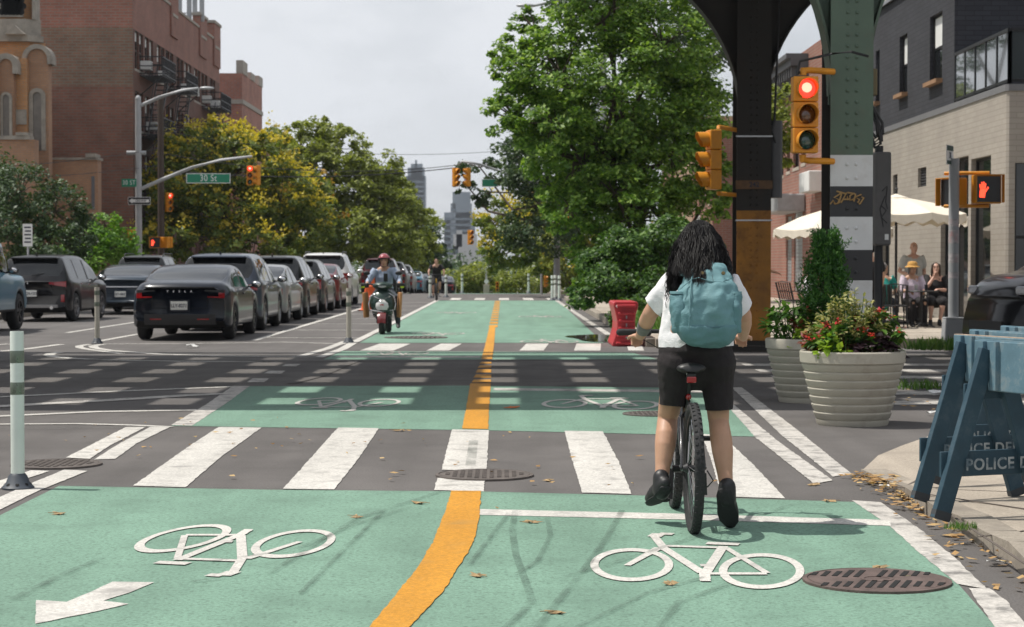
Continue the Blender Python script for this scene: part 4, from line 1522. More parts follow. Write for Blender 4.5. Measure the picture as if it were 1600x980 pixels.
# ------------------------------------------------------------------ church of orange brick
M['brick_orange'] = brick('brick_orange', (.50, .25, .105), (.42, .20, .085), (.33, .23, .15), .26, .085, .014, .3, var=.18)
M['brick_buff'] = brick('brick_buff', (.36, .20, .115), (.31, .17, .10), (.26, .18, .13), .26, .085, .014, .3, var=.18)
Mlime = mat('limestone', (.30, .27, .23), .85, 0, .25, 2.5, .2, 20, dirt=.6, dcol=(.10, .09, .08), dscale=1.5)
Mslate = mat('lead_roof', (.13, .12, .12), .7, 0, .2, 3)
ch_ = thing('church', 'orange brick church with round arched gables, tall arched windows and stone bands', 'church', (0, 0, 0))
CY = 76.0
sC = 3000 / CY
def cx(px): return (px - 787) / sC
def cz_(py): return CAM_H + (414 - py) / sC
def arch_poly(x0, x1, z0, zs, n=14):
 r = (x1 - x0) / 2
 xc = (x0 + x1) / 2
 return [(x0, z0), (x1, z0)] + [(xc + r * math.cos(math.pi * i / n), zs + r * math.sin(math.pi * i / n)) for i in range(n + 1)]
def slab(poly, y0, y1, m, name='wall', sub=ch_):
 b = MB()
 Mx = Matrix(((1, 0, 0, 0), (0, 0, 1, 0), (0, 1, 0, 0), (0, 0, 0, 1)))
 b.prism(poly, y0, y1, Mx)
 return b.build(name, m, sub)
def ring_arch(x0, x1, z0, zs, t, y0, y1, m, name):
 n = 16
 r = (x1 - x0) / 2
 xc = (x0 + x1) / 2
 o = [(x1 + t, z0)] + [(xc + (r + t) * math.cos(math.pi * i / n), zs + (r + t) * math.sin(math.pi * i / n)) for i in range(n + 1)] + [(x0 - t, z0)]
 q = [(x1, z0)] + [(xc + r * math.cos(math.pi * i / n), zs + r * math.sin(math.pi * i / n)) for i in range(n + 1)] + [(x0, z0)]
 b = MB()
 for i in range(len(o) - 1):
  A = [(o[i][0], y0, o[i][1]), (o[i + 1][0], y0, o[i + 1][1]), (q[i + 1][0], y0, q[i + 1][1]), (q[i][0], y0, q[i][1])]
  B = [(p[0], y1, p[2]) for p in A]
  b.add(A + B, [(0, 1, 2, 3), (7, 6, 5, 4), (0, 1, 5, 4), (2, 3, 7, 6)])
 return b.build(name, m, ch_)
# main block behind, gabled bays in front of it
slab([(cx(-420), -.2), (-22.4, -.2), (-22.4, cz_(105)), (cx(-420), cz_(105))], CY + 1.6, CY + 16, M['brick_buff'])
slab(arch_poly(cx(40), cx(73.5), -.2, cz_(92)), CY + .5, CY + 1.1, M['brick_buff'], 'gable_bay')
ring_arch(cx(40.5), cx(73), cz_(100), cz_(92), .18, CY + .38, CY + 1.15, Mlime, 'gable_coping')
slab([(cx(20), -.2), (cx(43), -.2), (cx(43), cz_(92)), (cx(20), cz_(92))], CY + .2, CY + 2.2, M['brick_orange'], 'pier')
slab(arch_poly(cx(4), cx(26), -.2, cz_(105)), CY - .2, CY + 2.5, M['brick_buff'], 'gable_bay')
ring_arch(cx(4.5), cx(25.5), cz_(118), cz_(105), .22, CY - .32, CY + 2.4, Mlime, 'gable_coping')
slab([(cx(-60), -.2), (cx(5), -.2), (cx(5), cz_(100)), (cx(-60), cz_(100))], CY - .5, CY + 2.0, M['brick_orange'], 'pier')
for x0, x1, p0, p1, yb in ((50, 63, 235, 150, CY + .5), (10, 20, 222, 155, CY - .2)):
 ring_arch(cx(x0), cx(x1), cz_(p0), cz_(p1), .10 if x0 < 30 else .16, yb - .10, yb + .05, Mlime, 'window_surround')
 w_ = slab(arch_poly(cx(x0), cx(x1), cz_(p0), cz_(p1)), yb - .02, yb + .02, mat('church_window', (.16, .14, .12), .4, 0, .3, 2), 'window')
for x0, x1, p0, p1, yb in ((21, 42.5, 195, 172, CY + .2), (-60, 4.5, 195, 172, CY - .5)):
 b = MB()
 b.bx(cx(x0), cx(x1), yb - .06, yb - .003, cz_(p0), cz_(p1))
 b.build('stone_band', Mlime, ch_)
# drum and tower
for x0, x1, p0, p1, m, d in ((-140, 58, 92, 62, M['brick_orange'], 1.2), (-150, 58, 61.9, 52, Mlime, .9), (-150, 52, 51.9, 26, Mlime, 1.1), (-120, 44, 25.9, -60, M['brick_orange'], 1.4), (41, 46, 25.9, -60, Mlime, 1.3)):
 b = MB()
 xc, r = (cx(x0) + cx(x1)) / 2, (cx(x1) - cx(x0)) / 2
 yc = CY + d + 3
 if x1 == 46:
  b.bx(cx(x0), cx(x1), CY + d, CY + d + .8, cz_(p0), cz_(p1))
 else:
  b.prism([(cx(x0), CY + d + 1.2), (cx(x0) + 1.2, CY + d), (cx(x1) - .5, CY + d), (cx(x1), CY + d + .5), (cx(x1) - 2.6, CY + d + 6), (cx(x0), CY + d + 6)], cz_(p0), cz_(p1))
 b.build('tower' if m is not Mlime else 'stone_course', m, ch_)
b = MB()
b.bx(cx(-12), cx(27), CY + 1.28, CY + 1.398, cz_(22), cz_(-25), 0)
for i in range(6):
 for j in range(4):
  b.lathe([(.14, 0), (.14, .02), (.001, .02)], 10, (cx(-6 + i * 6 + (j % 2) * 3), CY + 1.278, cz_(14 - j * 9)), 1, (0, -1, 0))
b.build('lattice_window', [Mlime, M['hole']], ch_, 40)
b = MB()
b.box((cx(20), CY + .75, cz_(50)), (.1, .1, .1))
b.prism([(cx(4), cz_(52)), (cx(36), cz_(52)), (cx(20), cz_(38))], CY + .6, CY + .89, Matrix(((1, 0, 0, 0), (0, 0, 1, 0), (0, 1, 0, 0), (0, 0, 0, 1))))
b.build('pediment', Mlime, ch_)
# low wing towards the street
slab([(cx(-420), -.2), (cx(68), -.2), (cx(68), cz_(222)), (cx(-420), cz_(222))], CY - 1.2, CY - .55, M['brick_buff'], 'low_wall')
b = MB()
b.bx(cx(-420), cx(60), CY - 1.3, CY - .5, cz_(222), cz_(216))
b.bx(cx(40), cx(58), CY - 1.35, CY - .45, cz_(215.9), cz_(211))
b.build('wall_coping', Mlime, ch_)
wing = slab([(cx(60), -.2), (cx(136), -.2), (cx(136), cz_(246)), (cx(60), cz_(246))], CY + 2.2, CY + 2.9, M['brick_buff'], 'wing')
b = MB()
b.bx(cx(60), cx(138), CY + 2.1, CY + 3.0, cz_(246), cz_(242))
b.bx(cx(118), cx(134), CY + 2.0, CY + 3.0, cz_(241.9), cz_(236))
b.build('wing_coping', Mlime, ch_)
b = MB()
b.bx(cx(126), cx(131), CY + 2.16, CY + 2.198, cz_(325), cz_(272))
b.build('slit_window', mat('slit_glass', (.10, .10, .11), .3), ch_)
# ------------------------------------------------------------------ towers on the skyline
Mg1 = mat('tower_glass_blue', (.20, .235, .27), .3, .2, .05, .05)  # glass blue, paled to carry part of the distance haze
Mg2 = mat('tower_concrete', (.50, .50, .50), .8, 0, .08, .05)
M['band_glass'] = mat('band_glass', (.10, .125, .15), .2, 0, 0)  # window bands lightened towards blue for the haze
def tower(label, Y, parts, m, zbase=-5, stripe_n=0):
 t = thing('skyline_tower', label, 'skyscraper', (P((parts[0][0] + parts[0][1]) / 2, 414, Y).x, Y, 0))
 x0_ = t.location.x
 b = MB()
 for px0, px1, py in parts:
  a, c = P(px0, py, Y), P(px1, py, Y)
  b.bx(a.x - x0_, c.x - x0_, 0, (c.x - a.x) * 1.0, zbase, a.z)
 b.build('tower_body', m, t)
 px0, px1, py = parts[0]
 a, c = P(px0, py, Y), P(px1, py, Y)
 b = MB()
 z = 4.0
 top = max(P(q[0], q[2], Y).z for q in parts[:1])
 while z < top - 3:
  b.bx(a.x - x0_ + .4, c.x - x0_ - .4, -.5, -.1, z, z + 1.6)
  z += 3.6
 b.build('window_band', M['band_glass'], t)
 return t
tower('tall stepped blue glass office tower on the hazy skyline', 1500, [(634, 665, 275), (637, 663, 262), (642, 660, 256), (648.5, 651.5, 250)], Mg1)
tower('hazy blue tower block beside the yellow flowering tree', 1500, [(704, 737, 318), (707, 716, 300), (716, 736, 318)], Mg1)
tower('wide hazy lower tower in front of the blue one', 1200, [(694, 742, 332), (712, 735, 300), (694, 704, 342)], Mg1)
tower('pale concrete office block low on the skyline', 520, [(708, 745, 366), (713, 722, 360), (708, 716, 385)], Mg2)
tower('low grey warehouse at the foot of the skyline', 420, [(716, 760, 386), (700, 720, 398)], Mg2)
# ------------------------------------------------------------------ summer haze between the street and the skyline
hz = bpy.data.materials.new('haze')
hz.use_nodes = True
hz.node_tree.nodes.clear()
ho = hz.node_tree.nodes.new('ShaderNodeOutputMaterial')
hv = hz.node_tree.nodes.new('ShaderNodeVolumePrincipled')
hv.inputs['Color'].default_value = (.80, .87, .97, 1)
hv.inputs['Density'].default_value = .00014
hz.node_tree.links.new(hv.outputs['Volume'], ho.inputs['Volume'])
b = MB()
b.bx(-700, 700, -34, 1700, -6, 135)
stuff(b.build('haze', hz))
# ------------------------------------------------------------------ trees: tapered trunk, limbs, many small leaves in clumps
def leaf_arrays(rng, centers, size, up=.5, ratio=.55, outward=None, droop=.25):
 n = len(centers)
 nor = rng.normal(size=(n, 3))
 nor /= np.linalg.norm(nor, axis=1)[:, None] + 1e-9
 nor[:, 2] = np.abs(nor[:, 2]) * .8 + up
 if outward is not None:
  nor += outward * .5
 nor /= np.linalg.norm(nor, axis=1)[:, None]
 d = rng.normal(size=(n, 3))
 d[:, 2] -= droop
 d -= nor * np.sum(d * nor, axis=1)[:, None]
 d /= np.linalg.norm(d, axis=1)[:, None] + 1e-9
 s = np.cross(nor, d)
 L_ = (size * rng.uniform(.65, 1.35, n))[:, None]
 v = np.empty((n, 4, 3))
 v[:, 0] = centers - d * L_ * .5
 v[:, 1] = centers + s * L_ * ratio * .5 - nor * L_ * .06
 v[:, 2] = centers + d * L_ * .5 - nor * L_ * .12
 v[:, 3] = centers - s * L_ * ratio * .5 - nor * L_ * .06
 return v.reshape(-1, 3)
def quads_obj(name, verts, m, parent):
 n = len(verts) // 4
 me = bpy.data.meshes.new(name)
 me.vertices.add(n * 4)
 me.vertices.foreach_set('co', verts.astype(np.float32).ravel())
 me.loops.add(n * 4)
 me.loops.foreach_set('vertex_index', np.arange(n * 4, dtype=np.int32))
 me.polygons.add(n)
 me.polygons.foreach_set('loop_start', np.arange(0, n * 4, 4, dtype=np.int32))
 me.polygons.foreach_set('loop_total', np.full(n, 4, dtype=np.int32))
 me.materials.append(m)
 me.update(calc_edges=True)
 return obj(name, me, parent)
M['leaf_fresh'] = leafmat('leaf_fresh', (0.06, 0.125, 0.022), (0.15, 0.27, 0.044), (0.33, 0.46, 0.095), 0.4)
M['leaf_mid'] = leafmat('leaf_mid', (.110, .140, .026), (.215, .255, .046), (.36, .40, .08), .38)
M['leaf_dark'] = leafmat('leaf_dark', (0.027, 0.058, 0.024), (0.051, 0.093, 0.034), (0.102, 0.153, 0.060), .22)
M['leaf_olive'] = leafmat('leaf_olive', (0.075, 0.125, 0.024), (0.160, 0.215, 0.040), (0.30, 0.32, 0.060), .36)
M['leaf_bright'] = leafmat('leaf_bright', (0.065, 0.156, 0.023), (0.130, 0.273, 0.039), (0.234, 0.390, 0.065), .4)
M['blossom'] = leafmat('blossom_yellow', (0.46, 0.36, 0.04), (0.6, 0.48, 0.05), (0.66, 0.56, 0.1), 0.4)
M['leaf_ivy'] = leafmat('leaf_ivy', (.022, .060, .014), (.055, .125, .024), (.14, .25, .045), .3)
M['blossom_rust'] = leafmat('blossom_rust', (.34, .17, .03), (.46, .28, .05), (.40, .33, .06), .3)
def tree(name, label, base, lobes, tr, lm, n, size, seed, blossom=None, trunk_top=None, cat='tree', group=None, fork=.35, clump=.32, shell=.5, nclump=34, bark=None):
 """lobes: (px, py, depth, rx_px, rz_px, ry_m) read at their own distance and turned into metres"""
 rng = np.random.default_rng(seed)
 bx_, by_ = base
 z0 = zg(by_) + (.14 if abs(bx_) < 20 and by_ > 33 else 0)
 root = thing(name, label, cat, (bx_, by_, z0), group=group)
 org = np.array((bx_, by_, z0))
 L_ = []
 for px, py, Y, rx, rz, ry in lobes:
  p = P(px, py, Y)
  s = 3000 / Y
  L_.append((np.array(p) - org, np.array((rx / s, ry, rz / s))))
 vol = np.array([np.prod(r) ** .75 for _, r in L_])
 vol = vol / vol.sum()
 V, B, tips = [], [], []
 for (c, r), sh in zip(L_, vol):
  k = max(5, int(nclump * len(L_) * sh))
  d = rng.normal(size=(k, 3))
  d /= np.linalg.norm(d, axis=1)[:, None]
  rr_ = (shell + (1 - shell) * rng.random(k)) ** .6
  cl = c + d * r * rr_[:, None]
  per = max(6, int(n * sh / k))
  for j in range(k):
   cr_ = clump * np.mean(r) * rng.uniform(.55, 1.35) + .05
   m_ = int(per * rng.uniform(.5, 1.5))
   q = rng.normal(size=(m_, 3))
   q /= np.linalg.norm(q, axis=1)[:, None] + 1e-9
   q *= (rng.random(m_) ** .45)[:, None] * cr_
   q[:, 2] *= .62
   q[:, 2] -= .25 * (q[:, 0] ** 2 + q[:, 1] ** 2) / max(cr_, .1)
   ce = cl[j] + q
   ow = np.tile(d[j], (m_, 1))
   V.append(leaf_arrays(rng, ce, np.full(m_, size), outward=ow))
   tips.append((cl[j], c))
   if blossom and d[j][2] > blossom[1] and rng.random() < blossom[2]:
    nb = int(blossom[3])
    q = rng.normal(size=(nb, 3)) * cr_ * .38
    q[:, 2] = np.abs(q[:, 2]) * 1.3
    B.append(leaf_arrays(rng, cl[j] + d[j] * cr_ * .45 + np.array((0, 0, cr_ * .35)) + q, np.full(nb, blossom[4]), up=.2, ratio=.8))
 quads_obj('crown', np.vstack(V), lm, root)
 if B:
  quads_obj('blossom', np.vstack(B), blossom[0], root)
 b = MB()
 top = trunk_top or min(max(.8, np.mean([c[2] for c, _ in L_]) * .75), max(c[2] for c, _ in L_))
 ax = np.mean([c[:2] for c, _ in L_], axis=0) * .35
 j1 = rng.normal(size=2) * tr * .6
 pts = [(0, 0, -.1), (0, 0, .12), (j1[0], j1[1], top * .35), (ax[0] * .5 + j1[1], ax[1] * .5, top * .7), (ax[0], ax[1], top)]
 b.tube(pts, [tr * 1.5, tr * 1.15, tr * .95, tr * .8, tr * .55], 10)
 for c, r in L_:
  st = np.array(pts[2 if c[2] < top * .9 else 3]) if rng.random() < .5 else np.array(pts[4])
  mid = (st + c) / 2 + rng.normal(size=3) * .12 * np.linalg.norm(c - st)
  rw = tr * .42
  b.tube([st, mid, c], [rw, rw * .7, rw * .4], 7)
  near_ = [t for t in tips if t[1] is c]
  for t in near_[:: max(1, len(near_) // 9)]:
   m2 = (c + t[0]) / 2 + rng.normal(size=3) * .08
   b.tube([c + (mid - c) * .1, m2, t[0]], [rw * .35, rw * .22, rw * .08], 5)
 b.build('trunk', bark or M['bark'], root, 60)
 return root
# the big tree over the green lane
tree('street_tree', 'big bright green leafy tree spreading over the bike lane beside the railway column', (3.6, 50), [
 (960, 150, 50, 130, 120, 2.6), (870, 110, 49, 75, 70, 1.6), (1040, 60, 50, 90, 80, 2.0), (905, 250, 49.5, 95, 70, 2.0), (1050, 240, 50, 85, 95, 2.0),
 (800, 180, 49, 50, 42, 1.0), (810, 95, 49.5, 42, 55, 1.0), (1000, 340, 49, 85, 60, 1.8), (1090, 170, 51, 55, 80, 1.6), (940, 20, 50, 80, 55, 1.7), (860, 190, 48.5, 70, 55, 1.4),
 (935, 400, 49, 55, 55, 1.2), (890, 330, 48.5, 50, 45, 1.2), (1000, 420, 48, 60, 50, 1.4), (1070, 400, 49, 55, 55, 1.4), (960, 300, 48.5, 70, 50, 1.5), (780, 150, 50, 30, 20, .6), (1110, 300, 50, 45, 65, 1.2), (830, 40, 50, 32, 35, .7), (960, -60, 50, 120, 50, 2)], .2, M['leaf_fresh'], 98000, .132, 1, nclump=66, clump=.20, shell=.42)
tree('roadside_bush', 'dense dark green bush at the foot of the big tree beside the red barrier', (3.6, 45), [
 (912, 462, 44, 28, 20, 1.0), (955, 440, 45, 38, 36, 1.3), (1010, 455, 45, 40, 42, 1.3), (985, 490, 43, 36, 24, 1.0), (930, 415, 46, 30, 34, 1.0), (975, 390, 46, 40, 40, 1.2), (1040, 380, 46, 45, 45, 1.2)], .06, M['leaf_ivy'], 22000, .11, 2, cat='bush', nclump=44, clump=.26, shell=.35)
tree('street_tree', 'dark leafed tree with branches hanging beside the two amber signals over the lane', (3.4, 84), [
 (745, 255, 88, 35, 18, 1.4), (725, 285, 88, 16, 16, .7), (760, 300, 88, 30, 22, 1.2), (800, 250, 86, 50, 40, 1.8), (860, 240, 84, 80, 80, 2.6), (850, 340, 84, 70, 60, 2.3), (930, 220, 84, 80, 120, 2.6)], .18, M['leaf_dark'], 16000, .22, 3, nclump=36, clump=.26)
tree('flowering_tree', 'yellow flowering tree hanging over the lane behind the big green tree', (3.4, 100), [
 (775, 340, 100, 34, 34, 1.6), (800, 385, 100, 45, 34, 1.9), (850, 370, 99, 50, 50, 2.0), (815, 325, 100, 32, 26, 1.4), (870, 420, 98, 40, 30, 1.6), (770, 405, 101, 25, 22, 1.0)], .16, M['leaf_olive'], 9000, .24, 4, blossom=(M['blossom'], -.35, .8, 18, .18), nclump=28, clump=.3)
tree('street_tree', 'shaded green tree behind the yellow flowering one with rust seed heads', (3.6, 92), [
 (900, 380, 90, 55, 50, 2.0), (870, 320, 92, 50, 45, 1.8), (930, 320, 92, 60, 60, 2.0), (960, 400, 90, 60, 50, 2)], .15, M['leaf_mid'], 7000, .24, 5, blossom=(M['blossom_rust'], .1, .22, 16, .24), nclump=26, clump=.3)
tree('street_tree', 'dark tall tree rising behind the big tree top near the railway arch', (4.4, 64), [
 (1010, 20, 66, 90, 70, 2.2), (1080, 100, 66, 70, 90, 2.0), (930, -20, 66, 80, 60, 2)], .17, M['leaf_dark'], 9000, .2, 6, nclump=30, clump=.3)
tree('street_tree', 'small light leafed tree by the brick shops between the two railway columns', (7.4, 56), [
 (1222, 190, 56, 20, 40, .9), (1205, 160, 56, 22, 32, .8), (1225, 235, 56, 14, 22, .6), (1240, 150, 57, 14, 22, .6)], .1, M['leaf_mid'], 2600, .16, 7, nclump=16, clump=.35)
# trees and shrubs at the far end of the lane
for k, (px, py, rx, rz, m, lb) in enumerate(((745, 432, 24, 26, 'leaf_mid', 'fresh green young tree at the far end of the green lane'), (800, 435, 30, 24, 'leaf_mid', 'light green bushy tree beyond the far crosswalk in the middle'), (850, 428, 28, 34, 'leaf_mid', 'green tree behind the row of far white posts'), (705, 440, 20, 22, 'leaf_mid', 'small grey green tree behind the distant cyclist'))):
 Y = 128 + 9 * k
 tree('lane_end_tree', lb, (P(px, 414, Y).x, Y), [(px, py, Y, rx, rz, 1.6), (px - rx * .5, py + 10, Y, rx * .7, rz * .7, 1.2), (px + rx * .6, py + 12, Y, rx * .7, rz * .6, 1.2)], .1, M[m], 2600, .26, 20 + k, group='trees at the far end of the lane')
# far side of the avenue
tree('street_tree', 'dark small leafed tree in front of the orange church', (-14.4, 58), [
 (30, 300, 58, 60, 50, 2.0), (90, 330, 58, 45, 45, 1.7), (10, 360, 57, 70, 48, 2.0), (70, 385, 57, 60, 36, 1.7), (-40, 290, 58, 60, 70, 2), (128, 365, 58, 22, 34, 1.0)], .14, M['leaf_dark'], 17000, .13, 8, nclump=38, clump=.3)
tree('street_tree', 'small bright green tree between dark parked cars and the church wing', (-13.9, 64), [
 (150, 378, 64, 42, 30, 1.6), (120, 372, 64, 25, 26, 1.1), (180, 385, 64, 30, 30, 1.2), (165, 350, 64, 25, 18, 1.0), (140, 405, 63, 40, 20, 1.3)], .08, M['leaf_bright'], 7000, .14, 9, nclump=26, clump=.32)
tree('flowering_tree', 'large tree covered in yellow flower sprays behind the grey signal pole', (-13.9, 98), [
 (330, 235, 97, 75, 38, 2.8), (290, 290, 96, 70, 50, 2.8), (390, 260, 97, 75, 45, 2.8), (245, 320, 96, 50, 45, 2.2), (350, 330, 96, 80, 50, 3.0), (440, 310, 97, 65, 55, 2.6), (300, 370, 95, 75, 35, 2.6), (400, 380, 95, 80, 34, 2.6), (210, 380, 94, 40, 32, 1.8), (480, 350, 97, 45, 55, 2.0), (345, 210, 98, 45, 22, 1.8), (410, 225, 98, 45, 24, 1.8), (285, 245, 97, 40, 26, 1.8), (225, 270, 97, 28, 24, 1.2)],
 .2, M['leaf_olive'], 42000, .22, 10, blossom=(M['blossom'], -.3, .8, 15, .15), nclump=80, clump=.17)
tree('street_tree', 'grey green tree with dull dry seed heads beside the yellow flowering tree', (-13.7, 106), [
 (480, 310, 106, 42, 50, 2.0), (505, 350, 106, 38, 45, 1.8), (465, 380, 106, 40, 32, 1.8)], .15, M['leaf_olive'], 6500, .24, 11, blossom=(M['blossom_rust'], -.1, .3, 12, .25), nclump=24, clump=.28)
tree('street_tree', 'tall full green tree at the middle of the far avenue row', (-13.6, 118), [
 (470, 225, 120, 55, 36, 2.4), (455, 300, 117, 45, 50, 2.2), (485, 260, 118, 45, 40, 2.2), (425, 235, 121, 40, 34, 2.0), (535, 228, 120, 48, 38, 2.4), (500, 205, 121, 36, 22, 1.8), (590, 265, 119, 42, 36, 2.2), (620, 315, 118, 40, 40, 2.2), (450, 275, 118, 45, 50, 2.2), (610, 370, 117, 60, 38, 2.6), (500, 370, 116, 60, 40, 2.6), (520, 290, 118, 75, 52, 3.2), (570, 300, 118, 60, 60, 2.8), (560, 360, 116, 80, 45, 3.0), (440, 215, 124, 30, 20, 1.5)], .22, M['leaf_mid'], 48000, .27, 12, nclump=40, clump=.24)
tree('street_tree', 'green avenue tree next to the hazy glass tower', (-13.4, 142), [
 (610, 320, 144, 50, 46, 2.8), (650, 350, 144, 40, 42, 2.4), (600, 385, 142, 60, 34, 2.8), (650, 395, 142, 45, 28, 2.4)], .22, M['leaf_mid'], 15000, .32, 13, nclump=36, clump=.25)
tree('street_tree', 'last pale green tree of the avenue row above the distant cyclist', (-13.4, 168), [
 (670, 375, 170, 28, 34, 2.2), (690, 400, 170, 18, 24, 1.6), (655, 415, 168, 30, 20, 2.0)], .2, M['leaf_dark'], 5000, .36, 14, nclump=26, clump=.28)
tree('roadside_bush', 'rounded grey green shrub behind the scooter rider and the parked cars', (-9.0, 150), [(640, 400, 150, 22, 18, 1.6), (625, 412, 150, 20, 14, 1.4)], .1, M['leaf_mid'], 2400, .26, 15, cat='bush')
# hedge mass closing the avenue behind the rows
b_rng = np.random.default_rng(77)
V = []
for _ in range(240):
 px = b_rng.uniform(400, 900)
 Y = b_rng.uniform(185, 240)
 py = b_rng.uniform(405, 450)
 q = b_rng.normal(size=(26, 3)) * np.array((1.2, 1.0, .9))
 V.append(leaf_arrays(b_rng, np.array(P(px, py, Y)) + q, np.full(26, .55)))
o = stuff(quads_obj('distant_greenery', np.vstack(V), M['leaf_dark'], None))
tag(o, 'far dark greenery closing the view along the avenue', 'trees')
# ------------------------------------------------------------------ cars
def catmull(tab, x):
 n = len(tab)
 if x <= tab[0][0]: return tab[0][1]
 if x >= tab[-1][0]: return tab[-1][1]
 for i in range(n - 1):
  if x <= tab[i + 1][0]:
   x0, y0 = tab[i]; x1, y1 = tab[i + 1]
   t = (x - x0) / (x1 - x0)
   m0 = (y1 - tab[i - 1][1]) / (x1 - tab[i - 1][0]) if i else (y1 - y0) / (x1 - x0)
   m1 = (tab[i + 2][1] - y0) / (tab[i + 2][0] - x0) if i + 2 < n else (y1 - y0) / (x1 - x0)
   d = x1 - x0
   return (2 * t**3 - 3 * t**2 + 1) * y0 + (t**3 - 2 * t**2 + t) * m0 * d + (-2 * t**3 + 3 * t**2) * y1 + (t**3 - t**2) * m1 * d
M['tail'] = mat('tail_lamp', (.30, .010, .012), .12, 0, .15, 25, coat=1)
M['tail_clear'] = mat('lamp_clear', (.45, .45, .46), .1, 0, .2, 30, coat=1)
M['under'] = mat('underbody', (.010, .010, .010), .9, 0, .2)
M['plastic_grey'] = mat('bumper_plastic', (.035, .035, .037), .6, 0, .1, 12)
M['silver_trim'] = mat('silver_trim', (.45, .45, .46), .35, .6, .06, 8)
M['rim'] = mat('wheel_rim', (.30, .30, .31), .3, .8, .1, 10)
M['rim_dark'] = mat('wheel_rim_dark', (.05, .05, .055), .35, .7, .1, 10)
def paint_m(name, c, metal=.25):
 M[name] = mat(name, c, .3, metal * .3, .03, 2, coat=.5, spec=.2)
paint_m('paint_black', (.010, .010, .012)); paint_m('paint_navy', (.012, .016, .026)); paint_m('paint_slate', (.045, .060, .080))
paint_m('paint_grey', (.060, .062, .066)); paint_m('paint_silver', (.26, .265, .27), .5); paint_m('paint_red', (.14, .010, .012)); paint_m('paint_white', (.68, .68, .67), 0)
paint_m('paint_blue', (.10, .22, .30)); paint_m('paint_bluegrey', (.055, .068, .095)); paint_m('paint_maroon', (.07, .008, .012)); paint_m('paint_green', (.03, .05, .045))
SED = dict(L=4.7, W=1.85, roof=[(0, 1.0), (.10, 1.07), (.35, 1.115), (.62, 1.13), (1.2, 1.29), (1.75, 1.405), (2.3, 1.44), (2.75, 1.40), (3.2, 1.24), (3.75, 1.02), (4.2, .93), (4.6, .78), (4.7, .66)],
           belt=[(0, .86), (.4, .97), (1.0, .98), (2.2, .96), (3.5, .93), (4.2, .85), (4.7, .62)], rearg=(.62, 1.62), wind=(2.72, 3.62), side=(1.15, 3.35), pill=(2.2,), wb=(.92, 3.80), R=.335)
SUV = dict(L=4.6, W=1.88, roof=[(0, 1.0), (.06, 1.08), (.14, 1.18), (.30, 1.42), (.42, 1.60), (.7, 1.655), (1.5, 1.685), (2.3, 1.67), (2.75, 1.60), (3.2, 1.34), (3.55, 1.14), (4.1, 1.05), (4.5, .92), (4.6, .80)],
           belt=[(0, .98), (.3, 1.06), (1.0, 1.05), (2.2, 1.01), (3.4, 1.0), (4.1, .95), (4.6, .75)], rearg=(.12, .42), wind=(2.6, 3.45), side=(.62, 3.2), pill=(1.25, 2.2), wb=(.88, 3.56), R=.36)
BOX = dict(L=4.6, W=1.93, roof=[(0, 1.2), (.02, 1.5), (.05, 1.85), (.2, 1.93), (1.0, 1.96), (2.5, 1.95), (2.7, 1.90), (3.0, 1.50), (3.15, 1.26), (4.2, 1.2), (4.5, 1.16), (4.6, 1.0)],
           belt=[(0, 1.22), (.3, 1.24), (2.5, 1.22), (3.4, 1.17), (4.3, 1.15), (4.6, .98)], rearg=(.02, .06), wind=(2.66, 3.08), side=(.3, 2.95), pill=(1.1, 2.0), wb=(.85, 3.70), R=.40, boxy=1)
